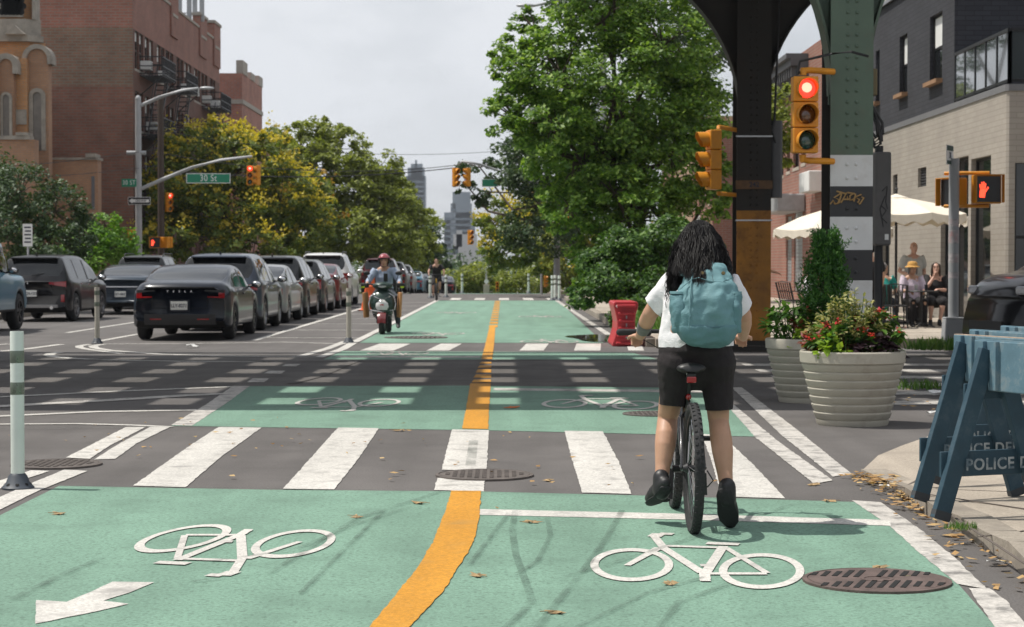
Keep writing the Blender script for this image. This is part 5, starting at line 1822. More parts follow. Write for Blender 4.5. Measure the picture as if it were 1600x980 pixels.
def car(name, label, cat, spec, paint, loc, rz=0.0, plate='', rim='rim', detail=True, tail='bar', badge=None, group='cars parked along the avenue', sx=1.0, sz=1.0, trim=None, rack=False, exhaust=False, low=None):
 root = thing(name, label, cat, loc, rz, group)
 Ln, W = spec['L'], spec['W'] * sx
 hw = W / 2
 roof = [(a, b_ * sz) for a, b_ in spec['roof']]
 belt = [(a, b_ * sz) for a, b_ in spec['belt']]
 R = spec['R']
 boxy = spec.get('boxy', 0)
 ws = spec['wb']
 st = sorted(set([0, .02, .05, .09, .14, .2, .28] + [Ln - d for d in (0, .02, .05, .1, .16, .24, .34)] + [spec['rearg'][0], spec['rearg'][1], spec['wind'][0], spec['wind'][1], spec['side'][0], spec['side'][1]] +
     [w_ + R * 1.13 * math.cos(a) for w_ in ws for a in np.linspace(0, math.pi, 9)] + [.4 + i * .16 for i in range(int((Ln - .8) / .16) + 1)]))
 st = [s for i, s in enumerate(st) if i == 0 or s - st[i - 1] > .012]
 NH = 26
 def half(y):
  zt, zb = catmull(roof, y), catmull(belt, y)
  zb = min(zb, zt - .012)
  tp = 1 - (.10 if not boxy else .03) * (1 - sstep(0, .42, y)) ** 1.6 - (.16 if not boxy else .05) * (1 - sstep(0, .75, Ln - y)) ** 1.8
  w_ = hw * tp
  sill = .26 if not boxy else .42
  endf = 1 - sstep(0, .18, min(y, Ln - y))
  lo = sill + .12 * endf
  for wy in ws:
   d = abs(y - wy)
   if d < R * 1.13:
    lo = max(lo, R + math.sqrt((R * 1.13) ** 2 - d * d) * 1.0)
  lo = min(lo, zb - .15)
  h = zt - zb
  g = sstep(.05, .40, h)
  wt = w_ * (.96 - (.26 if not boxy else .09) * min(1, h / .62))
  pts = [(0, max(.2, lo if lo > .5 else lo - .03)), (w_ * .72, max(.2, lo if lo > .5 else lo - .03)), (w_ * .965, lo), (w_ * .995, lo + .05), (w_ * 1.0, lerp(lo, zb, .45)), (w_ * .99, lerp(lo, zb, .72)), (w_ * .975, zb - .055), (w_ * .945, zb - .008)]
  hood = [(w_ * .90, zb + h * .35), (w_ * .86, zb + h * .55), (w_ * .80, zb + h * .74), (w_ * .72, zb + h * .86), (w_ * .5, zb + h * .95), (w_ * .26, zb + h * .99), (0, zt)]
  rl = .05 if not boxy else .03
  gh = [(lerp(w_ * .935, wt, .04), zb + h * .05), (lerp(w_ * .935, wt, .5), zb + h * .48), (lerp(w_ * .935, wt, .88), zb + h * .80), (wt * .985, zb + h * .90), (wt * .88, zt - rl * .42), (wt * .5, zt - rl * .10), (0, zt)]
  return pts + [(lerp(a[0], c[0], g), lerp(a[1], c[1], g)) for a, c in zip(hood, gh)]
 def shear(y, z):          # bumper ends bulge, tail and nose lean
  r = 0
  if y < .4:
   k = 1 - y / .4
   if not boxy:
    r += k * (.07 * sstep(.62, .95, z) - .045 * (1 - abs(z - .5) / .25 if abs(z - .5) < .25 else 0) + .07 * sstep(.45, .25, z) if False else k * (.06 * sstep(.62, .95, z) + .06 * (1 - sstep(.26, .42, z))))
  if Ln - y < .4:
   k = 1 - (Ln - y) / .4
   r -= k * (.10 * sstep(.5, .9, z) + .06 * (1 - sstep(.28, .42, z)))
  return r
 rings = []
 for y in st:
  hp = half(y)
  rings.append([(x, y + shear(y, z) + .05 * 0, z) for x, z in hp])
 nh = len(rings[0])
 V, F, T = [], [], []
 def bow(x, y):            # plan curvature of both ends
  k = max(0, 1 - y / .5); k2 = max(0, 1 - (Ln - y) / .7)
  c = .05 if boxy else .16
  return k * c * (abs(x) / hw) ** 2.4 * 1.0 - k2 * (c + .06) * (abs(x) / hw) ** 2.2
 for ring_ in rings:
  full = [(-x, y, z) for x, y, z in ring_[:0:-1][::-1]][::-1]
  line = [(x, y, z) for x, y, z in ring_] + [(-x, y, z) for x, y, z in ring_[-2:0:-1]]
  V += [(x, y + bow(x, y), z) for x, y, z in line]
 n = 2 * nh - 2
 pw = .055
 def side_zone(yc):
  if not (spec['side'][0] < yc < spec['side'][1]): return None
  for p_ in spec['pill']:
   if abs(yc - p_) < pw: return 'pillar'
  return 'glass'
 for i in range(len(st) - 1):
  yc = (st[i] + st[i + 1]) / 2
  h = catmull(roof, yc) - catmull(belt, yc)
  for j in range(n):
   j2 = (j + 1) % n
   F.append((i * n + j, i * n + j2, (i + 1) * n + j2, (i + 1) * n + j))
   k = j if j < nh - 1 else n - 1 - j      # 0 underbody ... nh-2 roof crown
   zc = sum(V[q][2] for q in F[-1]) / 4
   t_ = 'body'
   if k <= 1: t_ = 'under'
   elif k == 2 and trim: t_ = 'sill'
   elif 7 <= k <= 9 and h > .22 and side_zone(yc) == 'glass' and k >= 8: t_ = 'side_window'
   elif k == 7 and False: t_ = 'body'
   elif 7 <= k <= 9 and side_zone(yc) == 'pillar' and k >= 8: t_ = 'pillar'
   elif k >= 11 and spec['rearg'][0] <= yc <= spec['rearg'][1]: t_ = 'rear_window'
   elif k >= 11 and spec['wind'][0] <= yc <= spec['wind'][1]: t_ = 'windscreen'
   elif 3 <= k <= 6 and spec['side'][0] + .25 < yc < ws[1] - R * 1.2 and zc > .3: t_ = 'door_rear' if yc < spec['pill'][-1] else 'door_front'
   if t_.startswith('door') and abs(yc - ws[0]) < R * 1.25: t_ = 'body'
   T.append((t_, 1 if j < nh - 1 else -1))
 for e, ri in ((0, 0), (1, len(st) - 1)):       # end faces as quads across
  o = ri * n
  for k in range(nh - 1):
   a, b_ = o + k, o + k + 1
   c, d = o + (n - k - 1 if k + 1 < nh - 1 else nh - 1), o + (n - k if k else 0)
   q = [a, b_, c, d]
   q = [v for i_, v in enumerate(q) if v not in q[:i_]]
   if len(q) > 2:
    F.append(tuple(q))
    zc = sum(V[v][2] for v in q) / len(q)
    T.append(('under' if k < 1 else ('bumper' if k <= 3 and trim else 'body'), 0))
 names = {'body': ('body', M[paint]), 'under': ('underbody', M['under']), 'side_window': ('side_window', M['carglass']), 'rear_window': ('rear_window', M['carglass']), 'windscreen': ('windscreen', M['carglass']),
             'pillar': ('door_pillar', M['black']), 'sill': ('sill', M['plastic_grey']), 'bumper': ('bumper', M['plastic_grey']), 'door_rear': ('door', M[paint]), 'door_front': ('door', M[paint])}
 groups = {}
 for f, (t_, sd_) in zip(F, T):
  key = (t_, sd_ if t_ in ('side_window', 'door_rear', 'door_front', 'pillar', 'sill') else 0)
  groups.setdefault(key, []).append(f)
 full = bpy.data.meshes.new('shell')
 full.from_pydata(V, [], F)
 full.polygons.foreach_set('use_smooth', np.ones(len(F), dtype=bool))
 full.update()
 vn = [tuple(v.normal) for v in full.vertices]
 body = None
 for key in sorted(groups, key=lambda k_: k_[0] != 'body'):
  fs = groups[key]
  ids = sorted({v for f in fs for v in f})
  mp_ = {v: i for i, v in enumerate(ids)}
  me = bpy.data.meshes.new(names[key[0]][0])
  me.from_pydata([V[v] for v in ids], [], [tuple(mp_[v] for v in f) for f in fs])
  me.materials.append(names[key[0]][1])
  me.polygons.foreach_set('use_smooth', np.ones(len(fs), dtype=bool))
  if key[0] != 'under':
   me.normals_split_custom_set_from_vertices([vn[v] for v in ids])
  o = obj(names[key[0]][0], me, root)
  if key[0] == 'body':
   body = o
 bpy.data.meshes.remove(full)
 for wy in ws:
  for s in (-1, 1):
   b = MB()
   tw = .215
   x = s * (hw - tw / 2 - .015)
   b.lathe([(R * .66, -tw / 2), (R * .9, -tw / 2), (R * .98, -tw * .38), (R, -tw * .2), (R, tw * .2), (R * .98, tw * .38), (R * .9, tw / 2), (R * .66, tw / 2), (R * .62, 0)], 26, (x, wy, R), 0, (1, 0, 0), False)
   wh = b.build('wheel', M['rubber'], root, 50)
   b = MB()
   xo = x + s * tw * .46
   b.lathe([(R * .67, -.03), (R * .67, .012), (R * .60, .016), (R * .58, -.03)], 26, (xo, wy, R), 0, (s, 0, 0), False)
   b.lathe([(R * .60, -.05), (.001, -.05)], 26, (xo, wy, R), 1, (s, 0, 0), False)
   b.lathe([(R * .15, -.03), (R * .15, .0), (R * .1, .008), (.001, .008)], 14, (xo, wy, R), 0, (s, 0, 0), False)
   ns = 5
   for k in range(ns):
    a = 2 * math.pi * k / ns + .3
    for da in (-.16, .16):
     b.bar((xo - s * .012, wy + R * .1 * math.cos(a), R + R * .1 * math.sin(a)), (xo - s * .006, wy + R * .61 * math.cos(a + da), R + R * .61 * math.sin(a + da)), R * .085, .02, (1, 0, 0))
   b.build('rim', [M[rim], M['under']], wh, 40)
 yr = 0
 def rear_y(z, x=0):
  hp = rings[0]
  return shear(0, z) + bow(x, 0)
 def patch(nm, m, x0, x1, z0, z1, off=.012, seg=5, parent=root, z0b=None, z1b=None):
  """a lamp or trim panel following the rear face"""
  b = MB()
  vs = []
  for i in range(seg + 1):
   x = lerp(x0, x1, i / seg)
   for j in range(3):
    z = lerp(lerp(z0, z0b if z0b is not None else z0, i / seg), lerp(z1, z1b if z1b is not None else z1, i / seg), j / 2)
    yy = rear_y(z, x)
    vs.append((x, yy - off, z))
  k = len(vs)
  vs2 = [(x, y + off + .02, z) for x, y, z in vs]
  fs = []
  for i in range(seg):
   for j in range(2):
    a = i * 3 + j
    fs.append((a, a + 3, a + 4, a + 1))
  for i in range(seg):
   fs += [(i * 3, k + i * 3, k + i * 3 + 3, i * 3 + 3), (i * 3 + 2, i * 3 + 5, k + i * 3 + 5, k + i * 3 + 2)]
  fs += [(0, 1, k + 1, k), (1, 2, k + 2, k + 1), (seg * 3, k + seg * 3, k + seg * 3 + 1, seg * 3 + 1), (seg * 3 + 1, k + seg * 3 + 1, k + seg * 3 + 2, seg * 3 + 2)]
  b.add(vs + vs2, fs)
  return b.build(nm, m, parent, 50)
 zb0 = belt[0][1]
 hwr = hw * .90
 if low:
  patch('lower_valance', M['plastic_grey'], -hwr * .80, hwr * .80, .30, .50, .012, 8)
 if tail == 'slim':                     # C-shaped slim lamps
  for s in (-1, 1):
   patch('tail_light', M['tail'], s * hwr * .99, s * hwr * .86, .80, .95, .014, 3)
   tl = patch('tail_light', M['black'], s * hwr * .985, s * hwr * .56, .895, .95, .020, 4, z0b=.925, z1b=.955)
   patch('tail_light', M['tail'], s * hwr * .90, s * hwr * .62, .80, .83, .016, 4, z0b=.815, z1b=.83)
   patch('rear_reflector', M['tail'], s * hwr * .66, s * hwr * .40, .395, .42, .020, 3)
  patch('boot_lip', M['black'], -hwr * .78, hwr * .78, .985, 1.01, .03, 10)
 elif tail == 'wide':
  for s in (-1, 1):
   patch('tail_light', M['tail'], s * hwr * 1.0, s * hwr * .52, zb0 - .11, zb0 + .03, .016, 4, z0b=zb0 - .04, z1b=zb0 + .01)
   patch('rear_reflector', M['tail'], s * hwr * .97, s * hwr * .87, .50, .68, .016, 2)
 elif tail == 'tall':
  for s in (-1, 1):
   patch('tail_light', M['tail'], s * hwr * 1.0, s * hwr * .78, zb0 - .22, zb0 + .06, .018, 3)
 elif tail == 'bar':
  for s in (-1, 1):
   patch('tail_light', M['tail'], s * hwr * 1.0, s * hwr * .60, zb0 - .16, zb0 - .01, .016, 4, z0b=zb0 - .10, z1b=zb0 - .03)
  if trim != 'none':
   patch('chrome_strip', M['silver_trim'], -hwr * .55, hwr * .55, zb0 - .075, zb0 - .045, .016, 8)
 zs = .62 if spec is SED else .72
 for s in (-1, 1):
  patch('seam', M['under'], s * hwr * .62 - .004, s * hwr * .62 + .004, zs, zb0 - .01, .008, 1)
 patch('seam', M['under'], -hwr * .62, hwr * .62, zs - .008, zs, .008, 8)
 if trim == 'silver':
  patch('skid_plate', M['silver_trim'], -hwr * .78, hwr * .78, .355, .43, .022, 8)
 zp = (.66 if tail == 'slim' else zb0 - .27)
 if plate:
  yb = rear_y(zp) - .022
  b = MB()
  b.bx(-.155, .155, yb, yb + .012, zp - .078, zp + .078)
  pl = b.build('number_plate', M['plate'], root, bevel=.004)
  lettering(plate, .088, M['ink'], pl, (0, yb - .001, zp - .002), sx=.86, name='plate_number')
  b = MB()
  b.bx(-.19, .19, rear_y(zp) - .006, rear_y(zp) + .01, zp - .11, zp + .11)
  b.build('plate_recess', M[paint], root)
 if badge:
  lettering(badge[0], badge[1], M['chrome'], root, (badge[3] if len(badge) > 3 else 0, rear_y(badge[2]) - .018, badge[2]), spacing=badge[4] if len(badge) > 4 else 3.2, bold=True, depth=.004, name='badge')
 ym = spec['wind'][1] - .35
 for s in (-1, 1):
  b = MB()
  zz = catmull(belt, ym) + .09
  b.ball((s * (hw + .10), ym, zz), (.115, .065, .075), 12)
  b.tube([(s * (hw * .90), ym + .02, zz - .05), (s * (hw + .05), ym, zz - .03)], .022, 6)
  mi = b.build('mirror', M[paint] if not trim or trim == 'none' else M['black'], root, 60)
  b = MB()
  b.ball((s * (hw + .10), ym - .03, zz), (.095, .04, .058), 10)
  b.build('mirror_glass', M['chrome'], mi, 60)
  for yh in (spec['pill'][-1] - .18, spec['pill'][-1] - 1.0):
   if yh > spec['side'][0] + .2:
    b = MB()
    zh = catmull(belt, yh) - .10
    b.bar((s * hw * .995, yh, zh), (s * hw * .995, yh + .17, zh + .005), .035, .03)
    b.build('door_handle', M[paint] if trim != 'silver' else M['chrome'], root)
 if roof[6][1] > 1.55 and not boxy:
  b = MB()
  b.tube([(0, .62, catmull(roof, .62) - .02), (0, .55, catmull(roof, .62) + .06)], [.03, .008], 6)
  b.build('roof_fin', M['black'], root, 60)
  b = MB()
  b.tube([(.0, .10, 1.16 * sz), (.32, .20, 1.21 * sz)], .012, 5)
  b.build('rear_wiper', M['black'], root)
  b = MB()
  y0_ = .36
  b.box((0, y0_ + .02, catmull(roof, y0_ + .08) - .02), (hw * 1.25, .22, .035), 0)
  b.build('roof_spoiler', M[paint], root, bevel=.012)
 if rack:
  for s in (-1, 1):
   b = MB()
   b.tube([(s * hw * .66, .75, catmull(roof, .8) - .03), (s * hw * .66, .9, catmull(roof, .9) + .045), (s * hw * .66, 2.3, catmull(roof, 2.3) + .045), (s * hw * .66, 2.45, catmull(roof, 2.4) - .03)], .02, 6)
   b.build('roof_rail', M['black'] if rack == 1 else M['chrome'], root, 60)
 if exhaust:
  b = MB()
  b.lathe([(.045, 0), (.045, .12), (.036, .12), (.036, .02)], 14, (.52, -.0, .36), 0, (0, 1, 0))
  b.build('exhaust_pipe', M['chrome'], root, 50)
 for s in (-1, 1):
  b = MB()
  yl = Ln - .36
  zl = catmull(roof, yl) - (.16 if not boxy else .22)
  b.box((s * hw * .72, Ln - .22 - .04, zl), (.34, .16, .12), 0, (0, 0, s * -.5))
  b.build('headlight', M['tail_clear'], root, bevel=.03)
 b = MB()
 b.bx(-.42, .42, Ln - .045, Ln - .02 + .012, .42, .62)
 b.build('grille', M['black'], root)
 return root
LP = 'cars parked along the avenue beside the bike lane'
KP = 'cars parked at the far kerb of the avenue'
xr = -5.1 - .925
car('parked_car', 'glossy dark navy saloon with slim red tail lamps, parked first behind the white line', 'car', SED, 'paint_navy', (-6.04, 35.75, 0), 0, 'LLY-8271', 'rim_dark', tail='slim', badge=('TESLA', .052, .925, 0, 4.2), group=LP, low=1, trim=None)
car('parked_car', 'dark blue grey crossover parked directly ahead of the dark navy saloon', 'car', SUV, 'paint_bluegrey', (-6.12, 40.95, 0), 0, 'KDN-4408', 'rim', tail='wide', group=LP, trim='silver')
car('parked_car', 'silver grey saloon between two dark crossovers in the parked row', 'car', SED, 'paint_silver', (-6.15, 46.0, 0), 0, 'HPX-2290', 'rim', tail='bar', group=LP)
car('parked_car', 'black crossover with body coloured mirrors, midway along the parked row', 'car', SUV, 'paint_black', (-6.2, 50.9, 0), 0, 'JFB-7731', 'rim', tail='wide', group=LP)
car('parked_car', 'charcoal hatchback with bright red tail lamps behind a red car', 'car', SUV, 'paint_grey', (-6.2, 56.2, 0), 0, 'LAM-5514', 'rim', tail='tall', group=LP, sz=.95)
car('parked_car', 'small bright red car tucked ahead of the charcoal hatchback', 'car', SED, 'paint_red', (-6.2, 61.3, 0), 0, '', 'rim', tail='bar', group=LP, sz=1.02)
car('parked_car', 'tall white utility vehicle standing behind the red car', 'car', SUV, 'paint_white', (-6.3, 66.6, 0), 0, 'GTR-1187', 'rim', tail='tall', group=LP, sz=1.10, sx=1.05, rack=1)
car('parked_car', 'boxy light blue off roader with flared wings at the edge of the view', 'car', BOX, 'paint_blue', (-11.55, 38.4, 0), 0, '', 'rim_dark', tail='tall', group=KP, trim='x')
car('parked_car', 'glossy black crossover with silver skid plate and lettering above its plate', 'car', SUV, 'paint_black', (-11.72, 47.6, 0), -.03, 'KCN-1337', 'rim', tail='wide', badge=('ESCAPE', .062, .965, -.28, 2.4), group=KP, trim='silver', exhaust=True)
car('parked_car', 'slate blue saloon with a chrome strip across its boot', 'car', SED, 'paint_slate', (-10.85, 54.4, 0), 0, 'JEY-6062', 'rim', tail='bar', group=KP, sx=1.04)
car('parked_car', 'dark utility vehicle with a tinted rear window behind the slate saloon', 'car', SUV, 'paint_grey', (-11.6, 61.2, 0), 0, 'HBV-9050', 'rim', tail='wide', group=KP, sz=1.04, rack=1)
FG = 'cars parked beyond the next crossing'
for args in (('maroon utility vehicle behind the scooter rider and the orange cones', SUV, 'paint_maroon', -6.1, 94, 1.05), ('dark grey car ahead of the maroon vehicle, beyond the crossing', SUV, 'paint_grey', -6.0, 100.2, 1.0), ('pale silver car in the distant parked row', SUV, 'paint_silver', -5.9, 106, .98),
             ('teal blue car at the distant end of the parked row', SED, 'paint_blue', -5.6, 112, 1.0), ('dark green car furthest down the distant row', SED, 'paint_green', -4.9, 118, 1.0), ('black car low beyond the distant cyclist', SED, 'paint_black', -4.1, 125, .98)):
 car('distant_car', args[0], 'car', args[1], args[2], (args[3], args[4], zg(args[4] + 2) + .02), 0, '', 'rim', tail='wide', group=FG, sz=args[5])
# black people carrier waiting on the side street, nose towards the avenue
car('waiting_car', 'shiny black people carrier with chrome grille, nose behind the blue barricades', 'car', SUV, 'paint_black', (11.25, 28.9, 0), rad(90) + .32, '', 'rim', tail='wide', group=None, sz=1.2, sx=1.05)
# ------------------------------------------------------------------ people
def V3(*a): return Vector(a)
def limb(b, pts, r, n=12, rb=None, side=(1, 0, 0)):
 b.tube(pts, r, n, 0, True, True, side, rb)
def hand(b, wr, d, up, sgn, k=1.0, curl=.5, thumb=True):
 """palm and five unequal bent fingers; d: the way the fingers leave the wrist, up: back of the hand"""
 wr, d, up = Vector(wr), Vector(d).normalized(), Vector(up).normalized()
 sd = d.cross(up).normalized() * sgn          # towards the thumb
 up = sd.cross(d).normalized() * sgn
 pal = .085 * k
 b.tube([wr - d * .01, wr + d * pal * .5, wr + d * pal], [.026 * k, .040 * k, .038 * k], 10, 0, True, True, sd, [.022 * k, .017 * k, .014 * k])
 for i, (off, ln) in enumerate(((.030, .072), (.010, .080), (-.010, .075), (-.029, .058))):
  p0 = wr + d * pal * .9 + sd * off * k
  a1, a2 = curl * .9, curl * 2.1
  d1 = d * math.cos(a1) - up * math.sin(a1)
  d2 = d * math.cos(a2) - up * math.sin(a2)
  p1 = p0 + d1 * ln * .5 * k
  p2 = p1 + d2 * ln * .5 * k
  b.tube([p0, p1, p2], [.0095 * k, .0088 * k, .0075 * k], 8, 0, True, True)
 if thumb:
  p0 = wr + d * .025 * k + sd * .026 * k
  p1 = p0 + (d * .6 + sd * .7 - up * .2).normalized() * .038 * k
  p2 = p1 + (d * .9 + sd * .1 - up * .5).normalized() * .030 * k
  b.tube([p0, p1, p2], [.013 * k, .011 * k, .009 * k], 8, 0, True, True)
def head_shape(b, c, fwd, up, k=1.0):
 c, fwd, up = Vector(c), Vector(fwd).normalized(), Vector(up).normalized()
 sd = fwd.cross(up).normalized()
 up = sd.cross(fwd).normalized()
 R_ = Matrix((sd, fwd, up)).transposed()
 def q(x, y, z): return c + R_ @ Vector((x * k, y * k, z * k))
 prof = [(-.115, .022, .022, .062), (-.108, .040, .034, .052), (-.085, .054, .060, .030), (-.05, .064, .080, .012), (0, .071, .092, .0), (.04, .073, .096, -.004), (.075, .066, .086, -.008), (.10, .047, .062, -.010), (.116, .018, .025, -.010)]
 rings = []
 for z, rx, ry, yo in prof:
  rings.append([q(rx * math.cos(2 * math.pi * j / 18), yo + ry * math.sin(2 * math.pi * j / 18), z) for j in range(18)])
 b.loft(rings)
 b.tube([q(0, .088, .025), q(0, .106, -.012), q(0, .108, -.026)], [.010 * k, .014 * k, .017 * k], 8, 0, True, True)
 b.tube([q(-.022, .090, -.062), q(0, .098, -.060), q(.022, .090, -.062)], [.008 * k, .011 * k, .008 * k], 8, 0, True, True)
 b.ball(q(0, .078, -.098), (.022 * k, .018 * k, .016 * k), 10)
 for s in (-1, 1):
  b.tube([q(s * .074, -.005, .022), q(s * .082, -.016, .0), q(s * .074, -.004, -.028)], [.012 * k, .016 * k, .010 * k], 8, 0, True, True)
  b.tube([q(s * .014, .092, .040), q(s * .05, .078, .040)], [.010 * k, .008 * k], 8, 0, True, True)
 return q
def face_bits(root, q, k=1.0, lip=True):
 for s in (-1, 1):
  b = MB()
  b.ball(q(s * .031, .083, .018), (.013 * k, .010 * k, .0085 * k), 10)
  b.build('eye', M['eye'], root, 180)
  b = MB()
  b.tube([q(s * .014, .100, .042), q(s * .034, .097, .048), q(s * .054, .084, .042)], .0045 * k, 6)
  b.build('eyebrow', M['hair_black'], root, 60)
 b = MB()
 b.tube([q(-.022, .099, -.060), q(0, .107, -.058), q(.022, .099, -.060)], [.003 * k, .006 * k, .003 * k], 6)
 b.build('mouth', M['lip'], root, 60)
def shoe(root, an, toe, m, k=1.0, sole=None):
 an, toe = Vector(an), Vector(toe)
 b = MB()
 d = (toe - an)
 d.normalize()
 heel = an - d * .055 * k - Vector((0, 0, .0))
 ln = (toe - heel).length
 pts, ra, rb = [], [], []
 for t, w_, h in ((0, .030, .030), (.12, .038, .042), (.38, .040, .045), (.62, .047, .036), (.85, .044, .028), (1.0, .026, .018)):
  pts.append(heel + (toe - heel) * t)
  ra.append(w_ * k)
  rb.append(h * k)
 sd = Vector((d.y, -d.x, 0))
 if sd.length < .1: sd = Vector((1, 0, 0))
 b.tube(pts, ra, 12, 0, True, True, sd, rb)
 b.tube([an - d * .01 + Vector((0, 0, -.02)), an + Vector((0, 0, .05 * k))], [.045 * k, .042 * k], 10, 0, True, True)
 me = remesh(b, 'shoe', m, .008 * k, 3)
 o = obj('shoe', me, root)
 if sole:
  b = MB()
  nn = sd.cross(d).normalized()
  if nn.z > 0: nn = -nn
  b.tube([p + nn * (r_ * .80) for p, r_ in zip(pts, rb)], [r_ * 1.05 for r_ in ra], 12, 0, True, True, sd, [.012 * k] * 6)
  b.build('sole', sole, o, 60)
 b = MB()
 for i in range(4):
  p = heel.lerp(toe, .36 + .09 * i)
  nn = sd.cross(d).normalized()
  if nn.z < 0: nn = -nn
  s_ = sd.normalized()
  b.tube([p - s_ * .026 * k + nn * .030 * k, p + nn * .047 * k, p + s_ * .026 * k + nn * .030 * k], .0035 * k, 5)
 b.build('laces', M['dark_metal'], o, 60)
 return o
def person(label, loc, rz, J, skin, shirt, pants, hairm, shoem=None, k=1.0, sleeve=.55, leg='full', hair='short', group=None, voxel=.012, bulk=1.0, female=False, curl=.6, hands=None, torso_scale=1.0, belly=0):
 """J holds joints in metres about the point where the person stands"""
 root = thing('person', label, 'person', loc, rz, group)
 J = {a: Vector(c) for a, c in J.items()}
 sdv = (J['shR'] - J['shL']).normalized()
 bl = bulk
 hw = (.165 if not female else .175) * bl
 b = MB()
 spine = [J['pel'] - (J['chest'] - J['pel']).normalized() * .06, J['pel'], J['pel'].lerp(J['chest'], .5), J['chest'], J['neck'] - (J['neck'] - J['chest']) * .22]
 ra = [hw * .80, hw, hw * (.86 if not female else .80) + belly * .5, hw * 1.02, hw * .92]
 rb = [.105 * bl, .122 * bl + belly * .3, .108 * bl + belly, .125 * bl, .080 * bl]
 limb(b, spine, ra, 18, rb, sdv)
 limb(b, [J['neck'] - (J['head'] - J['neck']) * .30, J['neck'], J['neck'].lerp(J['head'], .55)], [.070, .056, .052], 12)
 fw = J.get('face', Vector((0, 1, 0)))
 upv = (J['head'] - J['neck']).normalized() * .6 + Vector((0, 0, .6))
 q = head_shape(b, J['head'], fw, upv, k)
 for s in 'LR':
  limb(b, [J['chest'].lerp(J['neck'], .55).lerp(J['sh' + s], .55), J['sh' + s], J['sh' + s].lerp(J['el' + s], .5), J['el' + s], J['el' + s].lerp(J['wr' + s], .35), J['wr' + s]],
             [.070 * bl, .062 * bl, .052 * bl, .041, .042, .026], 12)
  d = J['wr' + s] - J['el' + s]
  hd = J.get('hd' + s, d)
  hand(b, J['wr' + s], hd, J.get('hu' + s, Vector((0, 0, 1)) if abs(d.normalized().z) < .8 else Vector((-1 if s == 'L' else 1, 0, 0))), (1 if s == 'L' else -1), k, curl)
  hp, kn, an = J['hip' + s], J['kn' + s], J['an' + s]
  th = .088 * bl
  limb(b, [hp, hp.lerp(kn, .35), kn.lerp(hp, .15), kn, kn.lerp(an, .28), kn.lerp(an, .65), an], [th, th * .90, .060 * bl, .054 * bl, .055 * bl, .040, .033], 12)
  tv = J.get('toe' + s, an + Vector((0, .17, -.05)))
  limb(b, [an, an.lerp(tv, .45), an.lerp(tv, .75)], [.031, .024, .014], 10)
 obj('body', remesh(b, 'body', skin, voxel, 5), root)
 face_bits(root, q, k)
 b = MB()
 g = .016
 hem = J['pel'] + (J['pel'] - J['chest']).normalized() * .02
 spine2 = [hem] + spine[2:4] + [J['chest'].lerp(J['neck'], .62), J['chest'].lerp(J['neck'], .88)]
 limb(b, spine2, [ra[1] + g * 1.6, ra[2] + g * 1.9, ra[3] + g, ra[4] * .86 + g, .082], 18, [rb[1] + g * 1.4, rb[2] + g * 1.6, rb[3] + g, rb[4] + g * .8, .068], sdv)
 for s in 'LR':
  e = J['sh' + s].lerp(J['el' + s], sleeve) if sleeve <= 1 else J['el' + s].lerp(J['wr' + s], sleeve - 1)
  mid = [J['sh' + s], J['sh' + s].lerp(J['el' + s], min(1, sleeve) * .5)] + ([J['el' + s]] if sleeve > 1 else []) + [e]
  rr_ = [.082 * bl, .076 * bl] + ([.056] if sleeve > 1 else []) + [.074 * bl if sleeve <= 1 else .040]
  limb(b, [J['chest'].lerp(J['neck'], .5).lerp(J['sh' + s], .45)] + mid, [.086 * bl] + rr_, 12)
 obj('shirt', remesh(b, 'shirt', shirt, voxel, 4, .5, .018, .09), root)
 b = MB()
 limb(b, [J['pel'] + (J['chest'] - J['pel']) * .18, J['pel'] - Vector((0, 0, .02)), J['hipL'].lerp(J['hipR'], .5) - Vector((0, 0, .03))], [hw * .92 + .012, hw + .014, hw * .8], 16, [rb[1] + .006, rb[1] + .014, .10 * bl], sdv)
 for s in 'LR':
  hp, kn, an = J['hip' + s], J['kn' + s], J['an' + s]
  if leg == 'full':
   limb(b, [hp, hp.lerp(kn, .4), kn, kn.lerp(an, .4), an.lerp(kn, .06)], [.105 * bl, .096 * bl, .074 * bl, .066 * bl, .060], 12)
  elif leg == 'short':
   limb(b, [hp, hp.lerp(kn, .45), kn.lerp(hp, .12)], [.106 * bl, .100 * bl, .090 * bl], 12)
  elif leg == 'skirt':
   limb(b, [hp, hp.lerp(kn, .5), kn.lerp(hp, .05)], [.115 * bl, .115 * bl, .10 * bl], 12)
 obj('trousers' if leg == 'full' else ('shorts' if leg == 'short' else 'skirt'), remesh(b, 'legwear', pants, voxel, 4, .5, .012, .08), root)
 for s in 'LR':
  shoe(root, J['an' + s] - Vector((0, 0, .02)), J.get('toe' + s, J['an' + s] + Vector((0, .17, -.05))), shoem or M['black'])
 if hair in ('short', 'long', 'bob'):
  b = MB()
  c = q(0, -.018, .028)
  b.ball(c, (.084 * k, .102 * k, .098 * k), 16)
  if hair in ('long', 'bob'):
   b.tube([q(0, -.06, .03), q(0, -.085, -.08), q(0, -.085, -.20 if hair == 'long' else -.13)], [.085 * k, .09 * k, .07 * k], 14, 0, True, True, (sdv.x, sdv.y, sdv.z), [.06 * k, .045 * k, .03 * k])
   for s in (-1, 1):
    b.tube([q(s * .06, .03, .07), q(s * .082, .02, -.04), q(s * .085, .0, -.19 if hair == 'long' else -.11)], [.03 * k, .026 * k, .02 * k], 10, 0, True, True)
  me = remesh(b, 'hair', hairm, .010, 2, .5, .01, .03)
  bm = bmesh.new()
  bm.from_mesh(me)
  o0 = q(0, 0, 0)
  f_ = (q(0, 1, 0) - o0).normalized()
  u_ = (q(0, 0, 1) - o0).normalized()
